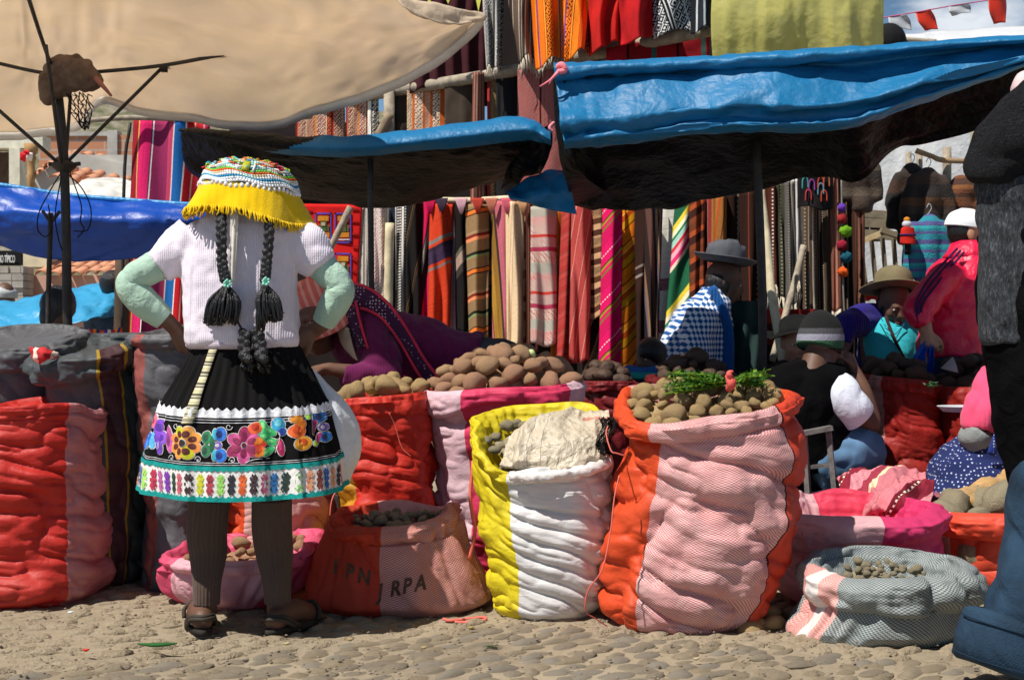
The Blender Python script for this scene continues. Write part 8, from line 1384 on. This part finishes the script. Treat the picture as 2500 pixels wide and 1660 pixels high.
    V, F, uv, G = patch([[(2262, 1212, 5.0), (2300, 1200, 5.05), (2350, 1205, 5.05)], [(2262, 1235, 4.93), (2300, 1228, 4.9), (2360, 1232, 4.9)], [(2265, 1290, 4.95), (2300, 1290, 4.95), (2370, 1290, 4.95)]], 30, 24, crumple(10, .03, 4)); solidify(obj('mauve_cloth', V, F, fab((.28, .09, .12), 'mauve cloth', 1, .3), None, label='mauve cloth lump between the blanket and the tan fleece', cat='cloth'), .005)
    V, F = remesh([ball(P(2420, 1205, 5.05), (.15, .12, .07), 16), ball(P(2480, 1190, 5.05), (.14, .12, .075), 16), ball(P(2360, 1220, 5.0), (.07, .07, .035), 12)], .008, 2, lambda v: .012 * vn(v * 22, 3) + .006 * vn(v * 70, 4)); obj('tan_fleece', V, F, fab((.42, .25, .09), 'tan sheep fleece', 1, .35, 20, 120, 1, sheen=.5), None, label='fluffy tan fleece lying on the sacks at the right edge', cat='fleece')
    V, F = remesh([box(P(2090, 1350, 5.05), (.75, .3, .22)), box(P(2420, 1340, 5.1), (.6, .3, .3))], .02, 6, lambda v: .02 * vn(v * 9, 3)); obj('dark_bundle', V, F, fab((.02, .012, .014), 'dark cloth bundle'), None, label='dark cloth bundle under the pink and maroon blanket', cat='bundle')
    tr = thing('tin_tray', 'pale tin tray held above the navy apron near the red sacks', 'tray', P(2350, 1000, 5.3)); V, F = rings([(P(2352, 1005, 5.3), .02, .02), (P(2352, 1004, 5.3), .08, .06), (P(2352, 993, 5.3), .10, .075), (P(2352, 991, 5.3), .105, .08)], 30, cap=False); solidify(obj('dish', V, F, fab((.5, .52, .55), 'tin', .35, .1), tr), .003)
    V, F = tube([P(2318, 905, 5.62), P(2322, 890, 5.62), P(2326, 872, 5.62)], [.04, .025, .002], 8); obj('clear_bag', V, F, fab((.5, .5, .5), 'cloudy plastic', .2, .1, trans=.5), None, label='small cloudy plastic bag standing on the red sacks at right', cat='bag')
    V, F = tube([P(1283, 868, 5.05), P(1296, 862, 5.03), P(1306, 872, 5.03)], [.008, .016, .004], 7); obj('pale_green_rag', V, F, fab((.6, .7, .3), 'pale green rag'), None, label='pale green rag on top of the high potato heap', cat='rag')
    # low stone fillers: dark cloth screen behind the sacks at left
    V, F, uv, G = patch([[(195, 806, 6.6), (300, 800, 6.6)], [(190, 850, 6.5), (300, 850, 6.5)]], 20, 10, crumple(4, .04, 4)); solidify(obj('bright_cloth_pile', V, F, stripes([(0, '#d84820'), (.2, '#3838a8'), (.35, '#e8e0d0'), (.5, '#c82848'), (.7, '#e88830'), (.85, '#283868')], .12, .4), None, uv=uv, label='heap of brightly patterned cloth glimpsed between the dark sacks at left', cat='cloth'), .005)
    # red and white patch folded out of the charcoal sack
    V, F, uv, G = patch([[(72, 850, 4.70), (100, 846, 4.69), (145, 862, 4.70)], [(78, 872, 4.68), (105, 864, 4.66), (140, 868, 4.69)], [(92, 892, 4.69), (112, 880, 4.67), (140, 874, 4.69)]], 20, 14, crumple(6, .02, 3)); solidify(obj('red_white_flap', V, F, stripes([(0, '#a8282c'), (.3, '#d8c8b8'), (.6, '#b03034')], .08, .3), None, uv=uv, label='red and white chequered flap folded out of the charcoal sack rim', cat='flap'), .004)
    # printed letters low on the red sack
    sb = bpy.data.objects.get('potato_sack.004') or None
    for s_ in [o for o in bpy.data.objects if o.get('label', '').startswith('low open red and pink')]:
        body = [c for c in s_.children if c.name.startswith('sack_body')][0]; bpy.context.view_layer.update()
        from mathutils.bvhtree import BVHTree
        bm = bmesh.new(); bm.from_mesh(body.data); bt = BVHTree.FromBMesh(bm); bm.free(); base = WL[s_.name]
        cu = bpy.data.curves.new('letters', 'FONT'); cu.size = 1; cu.extrude = 0; cu.offset = .035
        for txt, x0, y0, h, sl in (('JRPA', 922, 1462, 52, -.22), ('IPN', 812, 1398, 50, .35)):
            for i, chh in enumerate(txt):
                cu.body = chh; to = bpy.data.objects.new('l', cu); C.objects.link(to); bpy.context.view_layer.update(); me = bpy.data.meshes.new_from_object(to.evaluated_get(bpy.context.evaluated_depsgraph_get())); bpy.data.objects.remove(to)
                bm = bmesh.new(); bm.from_mesh(me); bmesh.ops.triangulate(bm, faces=bm.faces[:])
                for _ in range(2): bmesh.ops.subdivide_edges(bm, edges=[e for e in bm.edges if e.calc_length() > .12], cuts=1)
                for v in bm.verts:
                    X0, Y0_ = v.co.x, v.co.y; px = x0 + i * 30 + X0 * h * .78 + Y0_ * 6; py = y0 - Y0_ * h + (i * 30 + X0 * h * .7) * sl
                    o_ = Vector((0, 0, EYE)); d = (P(px, py, 4.4) - o_).normalized(); hit = bt.ray_cast(o_ - base, d)
                    v.co = (hit[0] - d * .0022) if hit[0] is not None else (P(px, py, 4.32) - base)
                bm.to_mesh(me); bm.free(); me.materials.clear(); me.materials.append(fab((.10, .05, .03), 'faded black print', .7, .5, 60)); o = bpy.data.objects.new('printed_letter', me); link(o, s_)
small_things()
